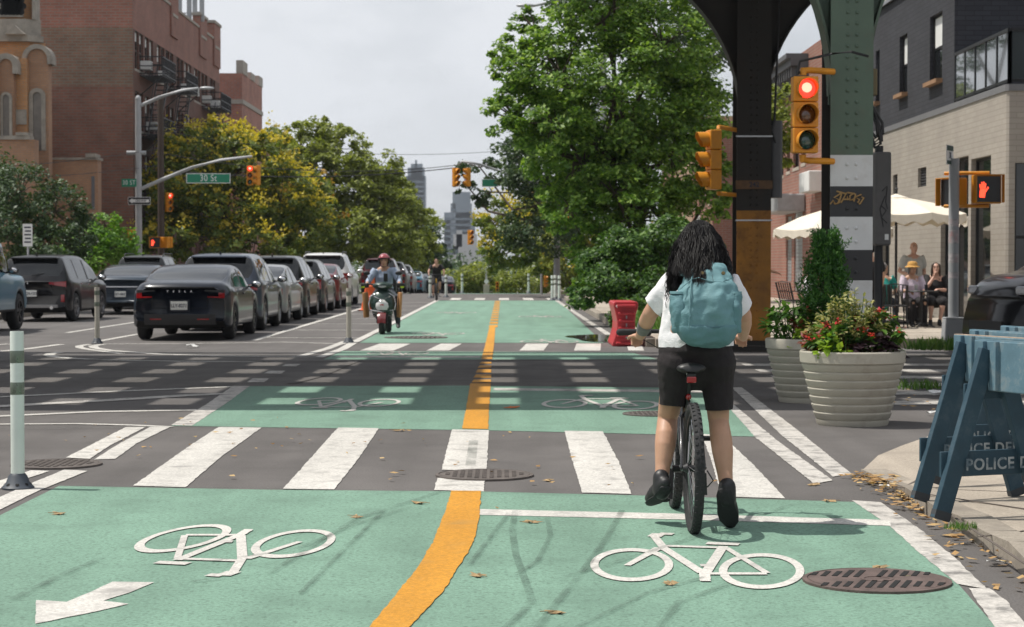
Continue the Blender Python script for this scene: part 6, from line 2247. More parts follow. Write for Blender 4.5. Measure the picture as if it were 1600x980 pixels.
  kill = [v for v in bm.verts if (v.co - o0).dot(f_) > .045 * k and (v.co - o0).dot(u_) < .062 * k and abs((v.co - o0).dot(f_.cross(u_))) < .062 * k]
  if hair == 'short':
   kill += [v for v in bm.verts if (v.co - o0).dot(u_) < -.02 * k and (v.co - o0).dot(f_) > -.05 * k or (v.co - o0).dot(u_) < -.055 * k]
  bmesh.ops.delete(bm, geom=list(set(kill)), context='VERTS')
  bm.to_mesh(me)
  bm.free()
  obj('hair', me, root)
 root['_q'] = 1
 del root['_q']
 return root, q, J
def stand(h=1.72, **kw):
 s = h / 1.72
 J = dict(pel=(0, 0, .94), chest=(0, .01, 1.24), neck=(0, .0, 1.43), head=(0, .03, 1.60), shL=(-.185, 0, 1.385), shR=(.185, 0, 1.385), elL=(-.25, -.03, 1.10), elR=(.25, -.03, 1.10), wrL=(-.26, .06, .86), wrR=(.26, .06, .86),
             hipL=(-.09, 0, .90), hipR=(.09, 0, .90), knL=(-.10, .02, .49), knR=(.10, .02, .49), anL=(-.10, -.02, .09), anR=(.10, -.02, .09), toeL=(-.12, .16, .03), toeR=(.12, .16, .03))
 J.update(kw)
 return {k_: Vector(v) * s for k_, v in J.items()}
def sit(**kw):
 J = dict(pel=(0, 0, .54), chest=(0, -.02, .84), neck=(0, .0, 1.04), head=(0, .04, 1.20), shL=(-.18, 0, 1.0), shR=(.18, 0, 1.0), elL=(-.23, .10, .74), elR=(.23, .10, .74), wrL=(-.15, .30, .72), wrR=(.15, .30, .72),
             hipL=(-.10, .03, .52), hipR=(.10, .03, .52), knL=(-.12, .46, .50), knR=(.12, .46, .50), anL=(-.13, .42, .09), anR=(.13, .42, .09), toeL=(-.14, .60, .03), toeR=(.14, .60, .03))
 J.update(kw)
 return J
def trim(me, p, n, test=None):
 """cut a garment off flat at a hem"""
 p, n = Vector(p), Vector(n).normalized()
 bm = bmesh.new()
 bm.from_mesh(me)
 g = [f for f in bm.faces if (test is None or test(f.calc_center_median()))]
 vs = {v for f in g for v in f.verts}
 es = {e for f in g for e in f.edges}
 bmesh.ops.bisect_plane(bm, geom=list(vs) + list(es) + g, plane_co=p, plane_no=n, clear_outer=True)
 bm.to_mesh(me)
 bm.free()
 me.polygons.foreach_set('use_smooth', np.ones(len(me.polygons), dtype=bool))
# ------------------------------------------------------------------ bicycle
def bicycle(label, loc, rz, frame_m, wheel_m=None, R=.345, wb=1.06, steer=0.0, ped=0.0, light=True, saddle_h=.85, bar_h=1.03, bar_w=.66, crank0=.9, mat_tyre=None, cat='bicycle', hiw=True):
 root = thing('bicycle', label, cat, loc, rz)
 def wheel(y, steer_, rear):
  b = MB()
  Mz = Matrix.Rotation(steer_, 3, 'Z')
  c = Vector((0, y, R))
  ax = Mz @ Vector((1, 0, 0))
  b.lathe([(R - .052, -.012), (R - .034, -.024), (R - .012, -.025), (R - .002, -.012), (R, 0), (R - .002, .012), (R - .012, .025), (R - .034, .024), (R - .052, .012)], 44, c, 0, ax, False)
  n = 56
  for i in range(n):                         # tread blocks
   a = 2 * math.pi * i / n
   for s in (-1, 1):
    p = c + Mz @ Vector((s * .014, (R - .001) * math.cos(a + s * .03), (R - .001) * math.sin(a + s * .03)))
    t = (Mz @ Vector((0, -math.sin(a), math.cos(a))))
    b.bar(p - t * .008, p + t * .008, .014, .006, (c - p))
  wh = b.build('wheel', M['rubber'], root, 50)
  b = MB()
  b.lathe([(R - .052, -.013), (R - .068, -.011), (R - .070, 0), (R - .068, .011), (R - .052, .013)], 40, c, 0, ax, False)
  b.build('rim', M['black'], wh, 50)
  b = MB()
  for i in range(28):
   a = 2 * math.pi * i / 28
   s = 1 if i % 2 else -1
   b.tube([c + Mz @ Vector((s * .028, .02 * math.cos(a + .6 * s), .02 * math.sin(a + .6 * s))), c + Mz @ Vector((0, (R - .07) * math.cos(a), (R - .07) * math.sin(a)))], .0013, 4, 0, False)
  b.build('spokes', M['alu'], wh)
  b = MB()
  b.lathe([(.014, -.055), (.028, -.032), (.016, -.02), (.016, .02), (.028, .032), (.014, .055)], 12, c, 0, ax)
  b.lathe([(.078, .036 * (1 if rear else -1)), (.078, .038 * (1 if rear else -1))], 24, c, 0, ax)
  if rear:
   for i in range(6):
    b.lathe([(.028 + .006 * i, .05 - .004 * i), (.028 + .006 * i, .048 - .004 * i)], 20, c, 0, ax)
  b.build('hub', M['dark_metal'], wh, 50)
 wheel(0, 0, True)
 wheel(wb, steer, False)
 b = MB()
 bb = Vector((0, .44, .295))
 st = Vector((0, .30, saddle_h - .22))
 ht, hb_ = Vector((0, wb - .20, .84)), Vector((0, wb - .155, .70))
 hub, fh = Vector((0, 0, R)), Vector((0, wb, R))
 b.tube([bb, st], .017, 10)
 b.tube([st + Vector((0, .01, -.05)), ht], .017, 10)
 b.tube([bb, hb_], .021, 10)
 b.tube([ht + Vector((0, -.01, .04)), hb_ + Vector((0, .01, -.03))], .022, 10)
 for s in (-1, 1):
  b.tube([bb + Vector((s * .02, -.03, 0)), Vector((s * .045, .2, R * .98)), hub + Vector((s * .062, 0, 0))], [.012, .011, .010], 8)
  b.tube([st + Vector((s * .015, .0, -.03)), Vector((s * .05, .16, R + .25)), hub + Vector((s * .062, 0, 0))], [.010, .009, .008], 8)
 b.build('frame', frame_m, root, 60)
 b = MB()
 Mz = Matrix.Rotation(steer, 3, 'Z')
 for s in (-1, 1):
  b.tube([hb_ + Vector((s * .045, .01, -.03)), fh + Mz @ Vector((s * .058, -.02, .30)), fh + Mz @ Vector((s * .055, 0, 0))], [.016, .017, .013], 8)
 b.tube([hb_ + Vector((-.055, .01, -.02)), hb_ + Vector((.055, .01, -.02))], .02, 8)
 b.build('fork', M['black'], root, 60)
 b = MB()
 b.tube([st - Vector((0, 0, .06)) * 0, st + (st - bb).normalized() * (.19)], .0135, 10)
 b.build('seatpost', M['black'], root, 60)
 b = MB()
 sc = Vector((0, st.y - .085, saddle_h))
 rings = []
 for y, w_, h, z in ((-.135, .055, .014, .0), (-.11, .078, .026, .004), (-.05, .075, .030, .0), (.03, .042, .026, -.006), (.11, .021, .020, -.008), (.15, .012, .012, -.014)):
  rings.append([sc + Vector((w_ * math.cos(2 * math.pi * j / 14), y, z + h * math.sin(2 * math.pi * j / 14))) for j in range(14)])
 b.loft(rings)
 b.build('saddle', M['black'], root, 60)
 b = MB()
 for s in (-1, 1):
  b.tube([sc + Vector((s * .02, -.09, -.02)), sc + Vector((s * .022, -.05, -.05)), sc + Vector((s * .02, .08, -.035))], .004, 6)
 b.build('saddle_rail', M['chrome'], root, 60)
 b = MB()
 hc = Vector((0, wb - .24, bar_h))
 Mz = Matrix.Rotation(steer, 3, 'Z')
 def HB(x, y, z): return hc + Mz @ Vector((x, y, z))
 b.tube([ht + Vector((0, -.015, .03)), ht + Vector((0, -.03, bar_h - .90)), hc + Vector((0, .05, -.02)), hc + Vector((0, .09, 0))], [.017, .017, .018, .018], 8)
 b.tube([HB(-bar_w / 2, .02, .0), HB(-.2, .07, .005), HB(0, .09, 0), HB(.2, .07, .005), HB(bar_w / 2, .02, .0)], .0125, 8)
 hbo = b.build('handlebar', M['dark_metal'], root, 60)
 for s in (-1, 1):
  b = MB()
  b.tube([HB(s * (bar_w / 2 + .005), .018, 0), HB(s * (bar_w / 2 - .12), .045, 0)], [.020, .017], 12, 0, True, True)
  b.build('grip', M['rubber'], root, 60)
  b = MB()
  b.tube([HB(s * (bar_w / 2 - .15), .055, 0), HB(s * (bar_w / 2 - .13), .09, -.02), HB(s * (bar_w / 2 - .04), .10, -.035)], [.012, .009, .006], 8, 0, True, True)
  b.ball(HB(s * (bar_w / 2 - .16), .06, -.005), (.022, .022, .02), 10)
  b.build('brake_lever', M['black'], root, 60)
  b = MB()
  b.tube([HB(s * (bar_w / 2 - .14), .07, -.0), HB(s * .22, .19, -.03), HB(s * .06, .20, -.12), Vector((s * .02, wb - .18, .78))], .0028, 5)
  b.build('cable', M['black'], root)
 if light:
  b = MB()
  zl = saddle_h - .058
  b.box((0, sc.y - .115, zl), (.052, .025, .034), 0)
  b.build('rear_light', M['red_lens'], root, bevel=.006)
  b = MB()
  b.box((0, sc.y - .095, zl + .022), (.045, .05, .02))
  b.build('light_bracket', M['black'], root)
  b = MB()
  b.ball((0, st.y - .045, saddle_h - .16), (.017, .012, .017), 12)
  b.build('reflector', M['red_lens'], root, 60)
 b = MB()
 b.lathe([(.095, .060), (.098, .062), (.095, .064), (.070, .064), (.070, .060)], 30, bb, 0, (1, 0, 0), False)
 a = crank0
 for s in (-1, 1):
  e = bb + Vector((s * .085, .17 * math.cos(a) * s, .17 * math.sin(a) * s))
  b.bar(bb + Vector((s * .072, 0, 0)), e, .016, .024, (s, 0, 0))
 b.tube([bb + Vector((-.07, 0, 0)), bb + Vector((.07, 0, 0))], .02, 10)
 b.build('crank', M['dark_metal'], root, 60)
 pd = []
 for s in (-1, 1):
  e = bb + Vector((s * .13, .17 * math.cos(a) * s, .17 * math.sin(a) * s))
  b = MB()
  b.box(e, (.085, .06, .016))
  b.box(e, (.06, .085, .022))
  b.build('pedal', M['black'], root, bevel=.004)
  pd.append(e)
 b = MB()
 b.tube([bb + Vector((.062, 0, .095)), hub + Vector((.045, 0, .045)), hub + Vector((.045, -.045, 0)), Vector((.05, .05, .22)), Vector((.05, .02, .16)), bb + Vector((.062, 0, -.095)), bb + Vector((.062, .095, 0)), bb + Vector((.062, 0, .095))], .005, 6)
 b.build('chain', M['dark_metal'], root)
 b = MB()
 b.bar(Vector((.055, .01, R - .03)), Vector((.062, .03, .20)), .018, .03, (1, 0, 0))
 b.lathe([(.022, -.004), (.022, .004)], 12, (.052, .05, .225), 0, (1, 0, 0))
 b.lathe([(.022, -.004), (.022, .004)], 12, (.052, .03, .165), 0, (1, 0, 0))
 b.tube([(.07, -.03, R - .01), (.10, -.05, R - .06), (.075, .0, R - .1)], .004, 6)
 b.build('derailleur', M['black'], root, 50)
 return root, pd
BX, BY = 1.003, 10.13
bike, pd = bicycle('black mountain bicycle straddled by the woman with the teal backpack, red light under its saddle', (BX, BY, 0), .006, mat('frame_black_gloss', (.012, .012, .014), .25, .2, .05, coat=1), crank0=1.3, bar_h=1.035, bar_w=.66, saddle_h=.865)
# ------------------------------------------------------------------ the woman on the bicycle
def W(px, py, Y):
 p = P(px, py, Y)
 return Vector((p.x - BX, p.y - BY, p.z))
hero = thing('person', 'woman with long black wavy hair in white tee and black shorts straddling a bicycle', 'person', (BX, BY, 0))
Js = dict(pel=W(1087, 556, 10.46), chest=W(1091, 478, 10.46), neck=W(1093, 418, 10.55), head=W(1092, 385, 10.60), shL=W(1051, 446, 10.54), shR=W(1138, 448, 10.54))
elL, wrL = W(1016, 490, 10.60), W(1001, 524, 10.80)
elR, wrR = W(1163, 495, 10.60), W(1161, 526, 10.80)
hipL, hipR = W(1058, 570, 10.46), W(1118, 572, 10.46)
knL, knR = W(1043, 655, 10.60), W(1123, 660, 10.44)
anL, anR = W(1033, 755, 10.42), W(1136, 768, 10.24)
toL, toR = W(1016, 783, 10.56), W(1142, 818, 10.32)
b = MB()
limb(b, [W(1087, 576, 10.46), Js['pel'], W(1088, 520, 10.42), Js['chest'], W(1092, 440, 10.53)], [.14, .18, .165, .172, .15], 20, [.10, .14, .115, .12, .085], (1, 0, 0))
limb(b, [W(1093, 430, 10.54), Js['neck'], W(1092, 395, 10.58)], [.07, .056, .055], 12)
hq = head_shape(b, Js['head'], (0.02, 1, -.08), (0, -.04, 1), 1.0)
for sh, el, wr, sg in ((Js['shL'], elL, wrL, -1), (Js['shR'], elR, wrR, 1)):
 limb(b, [Js['neck'].lerp(sh, .6) - Vector((0, 0, .04)), sh, sh.lerp(el, .5), el, el.lerp(wr, .35), wr], [.075, .068, .058, .043, .045, .030], 14)
grL, grR = W(996, 531, 10.90), W(1158, 531, 10.90)
hand(b, wrL + (grL - wrL) * .2, (grL - wrL) + Vector((0, .02, .03)), (0, .5, 1), -1, .98, .95)
hand(b, wrR + (grR - wrR) * .2, (grR - wrR) + Vector((0, .02, .03)), (0, .5, 1), 1, .98, .95)
for hp, kn, an, to in ((hipL, knL, anL, toL), (hipR, knR, anR, toR)):
 cb_ = Vector((0, -.018, 0))
 limb(b, [hp, hp.lerp(kn, .5), kn.lerp(hp, .12), kn, kn.lerp(an, .25) + cb_, kn.lerp(an, .42) + cb_, kn.lerp(an, .75), an], [.085, .070, .060, .056, .060, .058, .042, .035], 16)
 limb(b, [an, an.lerp(to, .5), to], [.036, .034, .024], 10)
obj('body', remesh(b, 'body', M['skin'], .0065, 5), hero)
face_bits(hero, hq)
# wrist sleeve tattoo band on her forearm
b = MB()
limb_pts = [elL.lerp(wrL, .42), elL.lerp(wrL, .6), elL.lerp(wrL, .80)]
b.tube(limb_pts, [.0445, .0415, .036], 20, 0, False)
b.build('wrist_band', mat('wrist_grey', (.16, .165, .16), .8, 0, .25, 30), hero, 60)
# tee shirt
b = MB()
limb(b, [W(1087, 545, 10.45), W(1088, 508, 10.46), Js['chest'], W(1092, 446, 10.53), W(1093, 428, 10.55), W(1093, 420, 10.56)], [.207, .194, .190, .172, .125, .075], 22, [.150, .142, .140, .110, .085, .07], (1, 0, 0))
for sh, el in ((Js['shL'], elL), (Js['shR'], elR)):
 limb(b, [Js['neck'].lerp(sh, .6) - Vector((0, 0, .055)), sh, sh.lerp(el, .4), sh.lerp(el, .76)], [.080, .081, .080, .076], 16)
me = remesh(b, 'shirt', M['cloth_white'], .008, 4, .5, .030, .10)
for sh, el, s in ((Js['shL'], elL, -1), (Js['shR'], elR, 1)):
 trim(me, sh.lerp(el, .80), (el - sh) + Vector((s * .05, 0, 0)), lambda c, sh=sh, el=el: (c - sh.lerp(el, .85)).length < .125)
trim(me, W(1087, 541, 10.45), (.02, 0, -1), lambda c: abs(c.x - W(1087, 541, 10.45).x) < .23 and c.z < 1.03)
obj('shirt', me, hero)
# shorts
b = MB()
limb(b, [W(1088, 528, 10.46), W(1087, 548, 10.45), W(1087, 572, 10.46)], [.188, .205, .192], 22, [.140, .165, .135], (1, 0, 0))
for hp, kn, s in ((hipL, knL, -1), (hipR, knR, 1)):
 limb(b, [W(1057 if s < 0 else 1119, 566, 10.44), W(1054 if s < 0 else 1121, 600, 10.46), W(1050.5 if s < 0 else 1125, 648 if s < 0 else 655, 10.52 if s < 0 else 10.41)], [.108, .089, .066], 18, [.145, .115, .088])
me = remesh(b, 'shorts', M['cloth_shorts'], .008, 6, .5, .012, .06)
for s, px_, py_ in ((-1, 1051, 633), (1, 1125, 640)):
 trim(me, W(px_, py_, 10.5 if s < 0 else 10.41), (s * .06, 0, -1), lambda c, s=s: (c.x - W(1087, 600, 10.45).x) * s > 0 and c.z < .80)
obj('shorts', me, hero)
shoe(hero, anL - Vector((0, 0, .025)), toL, M['black'], 1.12, M['rubber'])
shoe(hero, anR - Vector((0, 0, .03)), toR, M['black'], 1.15, M['rubber'])
# hair: a soft mass and many wavy locks
b = MB()
b.ball(hq(0, -.02, .035), (.088, .108, .100), 18)
limb(b, [W(1092, 372, 10.56), W(1091, 400, 10.49), W(1094, 425, 10.42)], [.088, .112, .10], 18, [.085, .080, .055], (1, 0, 0))
limb(b, [W(1066, 385, 10.58), W(1060, 415, 10.50), W(1056, 450, 10.44)], [.050, .058, .040], 12)
limb(b, [W(1120, 385, 10.58), W(1127, 415, 10.50), W(1136, 450, 10.44)], [.050, .060, .042], 12)
hair_o = obj('hair', remesh(b, 'hair', M['hair_black'], .010, 4, .5, .012, .05), hero)
rg = random.Random(5)
b = MB()
def lock(p0, p1, p2, amp, fr, r, ph):
 n = 15
 pts = []
 for i in range(n + 1):
  t = i / n
  p = p0 * (1 - t) ** 2 + p1 * 2 * t * (1 - t) + p2 * t * t
  w_ = amp * (.25 + .75 * t)
  pts.append(p + Vector((w_ * math.sin(fr * t * 6.28 + ph), w_ * .7 * math.cos(fr * t * 6.28 + ph * 1.3), 0)))
 b.tube(pts, [r * (.8 + .5 * math.sin(math.pi * i / n)) * (1 - .75 * (i / n) ** 4) for i in range(n + 1)], 4, 0, False)
for k_ in range(1500):
 a = rg.uniform(-1, 1) if rg.random() < .7 else rg.choice((-1, 1)) * rg.uniform(.82, 1)
 tx, ty = a * .075 + rg.gauss(0, .008), rg.uniform(-.085, .05)
 top = hq(tx, ty - .02, .035 + .108 * math.sqrt(max(.05, 1 - (tx / .098) ** 2 - (ty / .125) ** 2)))
 spread = a * (1.0 + .15 * rg.random())
 ylen = rg.choice((430, 440, 448, 455, 462)) + rg.uniform(-10, 12)
 if abs(a) < .86:
  ylen = (443 - 26 * abs(a + .0)) + rg.uniform(-12, 6) if abs(a) < .5 else rg.uniform(418, 432)
 if a < -.86 and rg.random() < .7:
  ylen = rg.uniform(450, 512)
 if a > .86 and rg.random() < .6:
  ylen = rg.uniform(440, 486)
 xw = 1092 + spread * (34 + 16 * min(1, (ylen - 400) / 60))
 yd = 10.40 + .12 * abs(a) ** 2 - .05 * (1 - abs(a)) * (ylen > 430) + rg.uniform(-.012, .012)
 if ylen > 425 and abs(a) < .85: yd = interp([(415, 10.30), (430, 10.235), (450, 10.18), (480, 10.14)], ylen) + .22 * a ** 4
 mid = W(1092 + spread * 37, 378 + rg.uniform(-6, 14), 10.365 + .20 * abs(a) ** 1.6) + Vector((0, rg.uniform(-.03, .02), 0))
 lock(top, mid, W(xw, ylen, yd), rg.uniform(.008, .019), 2.3 + .8 * math.sin(9 * a) + rg.uniform(-.15, .15), rg.uniform(.0014, .0030), 14 * a + rg.uniform(0, 3.5))
for k_ in range(260):                       # stray curls at the sides
 a = rg.choice((-1, -1, 1, 1))
 st_ = W(1092 + a * rg.uniform(20, 40), rg.uniform(375, 420), 10.48)
 en = W(1092 + a * rg.uniform(38, 52), rg.uniform(430, 505 if a < 0 else 478), rg.uniform(10.40, 10.5))
 lock(st_, (st_ + en) / 2 + Vector((a * .025, -.02, .02)), en, .012, rg.uniform(2.2, 3.6), .0017, rg.uniform(0, 6.28))
o = b.build('locks', M['hair_black'], hair_o, 180)
# ------------------------------------------------------------------ teal backpack
pk = thing('backpack', 'teal canvas backpack with side pockets worn by the woman on the bicycle', 'backpack', (BX, BY, 0))
b = MB()
def PKR(py, xl, xr, ycen, depth, n=28, sq=2.6):
 c = W((xl + xr) / 2, py, ycen)
 a = (W(xr, py, ycen) - W(xl, py, ycen)).length / 2
 r = []
 for j in range(n):
  t = 2 * math.pi * j / n
  cx_, sn = math.cos(t), math.sin(t)
  r.append(c + Vector((a * abs(cx_) ** (2 / sq) * (1 if cx_ > 0 else -1), depth * abs(sn) ** (2 / sq) * (1 if sn > 0 else -1), 0)))
 return r
prof = [(541, 1092, 1122, 10.24, .03), (537, 1076, 1138, 10.235, .062), (528, 1064, 1146, 10.235, .085), (512, 1055, 1152, 10.24, .105), (490, 1051, 1156, 10.245, .115), (468, 1052, 1156, 10.26, .115), (445, 1060, 1150, 10.29, .100), (428, 1070, 1143, 10.32, .078), (418, 1080, 1137, 10.335, .055), (413, 1088, 1130, 10.345, .028)]
b.loft([PKR(*p) for p in prof])
bagm = remesh(b, 'bag', M['pack'], .009, 3, .5, .065, .13)
obj('bag', bagm, pk)
b = MB()
b.loft([PKR(p[0], p[1] - 1.5, p[2] + 1.5, p[3], p[4] + .006) for p in ((540.5, 1090, 1124, 10.24, .034), (537, 1075, 1139, 10.235, .066), (528, 1064, 1147, 10.235, .088), (514, 1056, 1152, 10.24, .107), (508, 1055, 1153, 10.24, .107))])
obj('base_panel', remesh(b, 'base_panel', M['pack_dark'], .009, 3, .5, .062, .13), pk)
for s, x0, x1 in ((-1, 1047, 1074), (1, 1137, 1158)):
 b = MB()
 b.loft([PKR(520, x0 + 5, x1, 10.235, .050), PKR(500, x0 + 1, x1, 10.235, .075), PKR(478, x0, x1, 10.24, .082), PKR(458, x0 + 1, x1, 10.26, .070)])
 obj('side_pocket', remesh(b, 'side_pocket', M['pack_dark'], .008, 2, .5, .022, .05), pk)
 b = MB()
 b.loft([PKR(459, x0 - .5, x1 + .5, 10.26, .074), PKR(455.5, x0 - .5, x1 + .5, 10.262, .072)])
 b.build('pocket_band', M['pack'], pk, 50)
b = MB()                                    # piping and zip that run over the front
def on_bag(px, py):
 for (a, c) in zip(prof, prof[1:]):
  if c[0] <= py <= a[0]:
   t = (a[0] - py) / (a[0] - c[0])
   yc, dp = lerp(a[3], c[3], t), lerp(a[4], c[4], t)
   return W(px, py, yc - dp * .985 - .006)
 return W(px, py, 10.2)
b.tube([on_bag(1082, 420), on_bag(1080, 440), on_bag(1078, 470), on_bag(1077, 500), on_bag(1076, 512)], .0035, 6)
b.tube([on_bag(1062, 452), on_bag(1080, 437), on_bag(1092, 434), on_bag(1110, 440), on_bag(1128, 441), on_bag(1146, 434)], .0035, 6)
b.build('piping', M['pack'], pk, 60)
b = MB()
b.tube([on_bag(1083, 424), on_bag(1081, 460), on_bag(1079, 495)], .003, 5)
b.build('zip', M['pack_dark'], pk, 60)
for x in (1097, 1130):
 b = MB()
 b.lathe([(.011, 0), (.009, .006), (.001, .007)], 12, on_bag(x, 427) + Vector((0, -.004, 0)), 0, (0, -1, .3))
 b.build('stud', mat('stud_brass', (.20, .15, .07), .35, .8), pk, 50)
b = MB()
b.tube([W(1080, 397, 10.40), W(1090, 394, 10.385), W(1102, 394, 10.385), W(1110, 400, 10.40)], .011, 8, 0, True, True)
b.build('grab_handle', M['hair_black'], pk, 60)
for s, x in ((-1, 1062), (1, 1128)):
 b = MB()
 b.tube([W(x + 12 * -s * .6, 430, 10.37), W(x + 2, 417, 10.46), W(x - s * 0, 420, 10.58), W(x + s * 2, 450, 10.63)], [.022, .026, .026, .022], 10, 0, True, True, (1, 0, 0), [.006] * 4)
 b.build('shoulder_strap', M['pack_dark'], pk, 60)
# earphone lead
b = MB()
# ------------------------------------------------------------------ far cyclist
RX, RY = P(683, 470, 77).x, 77.0
far_bike, _ = bicycle('distant bicycle with yellow frame ridden towards the camera', (RX, RY, 0), math.pi, mat('frame_yellow', (.45, .26, .02), .4), light=False, R=.34)
Jc = dict(pel=(0, -.40, .98), chest=(0, -.55, 1.25), neck=(0, -.68, 1.43), head=(0, -.76, 1.57), shL=(-.20, -.66, 1.37), shR=(.20, -.66, 1.37), elL=(-.30, -.78, 1.18), elR=(.30, -.78, 1.18), wrL=(-.30, -.86, 1.06), wrR=(.30, -.86, 1.06),
          hipL=(-.09, -.40, .93), hipR=(.09, -.40, .93), knL=(-.12, -.70, .62), knR=(.13, -.68, .78), anL=(-.13, -.48, .20), anR=(.13, -.52, .42), toeL=(-.13, -.64, .12), toeR=(.13, -.68, .36), face=(0, -1, -.25), hdL=(0, -.6, -.4), hdR=(0, -.6, -.4))
person('cyclist in black tee and shorts riding towards the camera far down the green lane', (RX, RY, 0), 0, Jc, M['skin_pale'], M['cloth_black'], M['cloth_black'], M['hair_black'], None, 1.0, .5, 'short', voxel=.014)
# ------------------------------------------------------------------ scooter and its rider
SX, SY = P(601, 523, 40.0).x, 39.2
sc_ = thing('scooter', 'dark green motor scooter with white front panel and tan leg shields coming down the lane', 'scooter', (SX, SY, 0))
b = MB()
b.lathe([(.15, -.05), (.20, -.062), (.225, -.045), (.235, 0), (.225, .045), (.20, .062), (.15, .05)], 28, (0, 0, .235), 0, (1, 0, 0), False)
w1 = b.build('wheel', M['rubber'], sc_, 50)
b = MB()
b.lathe([(.15, -.05), (.04, -.04), (.04, .04), (.15, .05)], 20, (0, 0, .235), 0, (1, 0, 0))
b.build('rim', M['rim_dark'], w1, 50)
b = MB()
b.lathe([(.15, -.05), (.20, -.062), (.225, -.045), (.235, 0), (.225, .045), (.20, .062), (.15, .05)], 28, (.05, 1.28, .235), 0, (1, 0, 0), False)
b.build('wheel', M['rubber'], sc_, 50)
paint_m('scooter_green', (.03, .055, .045), .3)
def lft(nm, rows, m, sm_=60, par=sc_):
 b = MB()
 rings = []
 for z, w_, y, d in rows:
  rings.append([Vector((w_ * math.cos(t) * (1 if True else 1), y - d * max(0, math.sin(t)) + .10 * max(0, -math.sin(t)), z)) for t in [2 * math.pi * j / 24 for j in range(24)]])
 b.loft(rings)
 return b.build(nm, m, par, sm_)
lft('front_fairing', [(.40, .13, .10, .10), (.46, .20, .08, .15), (.56, .255, .10, .19), (.68, .27, .13, .19), (.80, .24, .17, .17), (.88, .17, .20, .13), (.93, .09, .22, .08)], M['scooter_green'])
lft('headlight_panel', [(.50, .15, .055, .155), (.56, .185, .055, .17), (.64, .17, .075, .175), (.70, .11, .10, .17), (.72, .03, .12, .165)], mat('panel_white', (.66, .66, .64), .2, 0, .05, coat=1))
b = MB()
for s in (-1, 1):
 b.tube([(s * .255, -.02, .50), (s * .275, -.03, .62), (s * .24, .02, .78), (s * .13, .06, .84)], .011, 8)
b.tube([(-.24, -.06, .50), (0, -.135, .46), (.24, -.06, .50)], .012, 8)
b.tube([(-.17, -.03, .78), (0, -.10, .70), (.17, -.03, .78)], .011, 8)
b.build('chrome_trim', M['chrome'], sc_, 60)
b = MB()
rings = []
for a in np.linspace(-.6, 1.5, 8):
 rings.append([Vector((x, -.262 * math.sin(a) * 1.0, .235 + .262 * math.cos(a) * 1.0 - abs(x) * .35)) for x in (-.085, -.05, 0, .05, .085)])
b.loft(rings, 0, False, False)
b.build('mudguard', mat('mudguard_red', (.16, .02, .02), .25, 0, .05, coat=1), sc_, 60)
b = MB()
for s in (-1, 1):
 b.tube([(s * .095, -.01, .235), (s * .09, .08, .55)], .026, 8)
b.build('fork', M['dark_metal'], sc_, 60)
b = MB()                                    # head unit with lamp below the bars
b.ball((0, .16, .99), (.21, .13, .085), 18)
b.ball((0, .06, 1.0), (.11, .06, .055), 14)
b.build('handlebar_cowl', M['scooter_green'], sc_, 60)
b = MB()
b.tube([(-.37, .30, 1.03), (-.2, .22, 1.02), (0, .2, 1.0), (.2, .22, 1.02), (.37, .30, 1.03)], .018, 8)
b.build('handlebar', M['black'], sc_, 60)
b = MB()
b.ball((0, .03, .985), (.085, .03, .035), 12)
b.build('headlight', M['tail_clear'], sc_, 60)
for s in (-1, 1):
 b = MB()
 b.tube([(s * .24, .24, 1.03), (s * .30, .22, 1.15), (s * .32, .20, 1.22)], .007, 6)
 b.ball((s * .33, .19, 1.25), (.075, .02, .045), 12)
 b.build('mirror', M['black'], sc_, 60)
 b = MB()
 b.box((s * .345, .16, .60), (.05, .28, .52), 0, (0, s * .05, s * .25))
 b.build('leg_shield', mat('shield_tan', (.50, .25, .10), .7, 0, .15, 5, dirt=.3), sc_, bevel=.02)
 b = MB()
 b.box((s * .37, .22, 1.0), (.17, .12, .10), 0, (0, 0, s * .2))
 b.build('hand_muff', M['black'], sc_, bevel=.03)
 b = MB()
 b.box((s * .40, .155, .965), (.07, .015, .035), 0, (0, 0, s * .2))
 b.build('hand_muff_patch', mat('hi_vis', (.45, .62, .02), .5, var=0), sc_)
b = MB()
b.box((.06, .20, 1.16), (.085, .015, .17), 0, (.2, 0, 0))
b.tube([(.06, .21, 1.02), (.06, .21, 1.10)], .01, 6)
b.build('phone_holder', M['black'], sc_, bevel=.005)
b = MB()
b.bx(-.16, .16, .25, .80, .30, .38)
b.box((0, .95, .55), (.30, .55, .40))
b.build('chassis', M['black'], sc_, bevel=.04)
b = MB()
b.ball((0, .95, .78), (.16, .42, .08), 18)
b.build('seat', M['black'], sc_, 60)
b = MB()
b.bx(-.22, .22, 1.15, 1.55, .85, 1.2)
b.build('cargo_box', M['black'], sc_, bevel=.03)
b = MB()
b.box((.0, -.105, .595), (.07, .004, .05))
bdg = b.build('badge', mat('badge_red', (.5, .05, .04), .4, var=0), sc_)
Jr = dict(pel=(0, .80, .90), chest=(0, .74, 1.18), neck=(0, .70, 1.36), head=(0, .66, 1.50), shL=(-.20, .70, 1.30), shR=(.20, .70, 1.30), elL=(-.32, .56, 1.08), elR=(.32, .56, 1.08), wrL=(-.33, .34, 1.05), wrR=(.33, .34, 1.05),
          hipL=(-.10, .76, .86), hipR=(.10, .76, .86), knL=(-.20, .38, .74), knR=(.24, .36, .74), anL=(-.17, .42, .42), anR=(.30, .48, .22), toeL=(-.17, .26, .40), toeR=(.31, .33, .13), face=(0, -1, -.05), hdL=(0, -1, -.2), hdR=(0, -1, -.2))
rid, rq, _ = person('scooter rider in red helmet and pale blue shirt coming down the lane', (SX, SY, 0), 0, Jr, M['skin'], M['cloth_blue'], M['cloth_denim'], M['hair_black'], None, 1.0, 1.7, 'full', hair='none', voxel=.012)
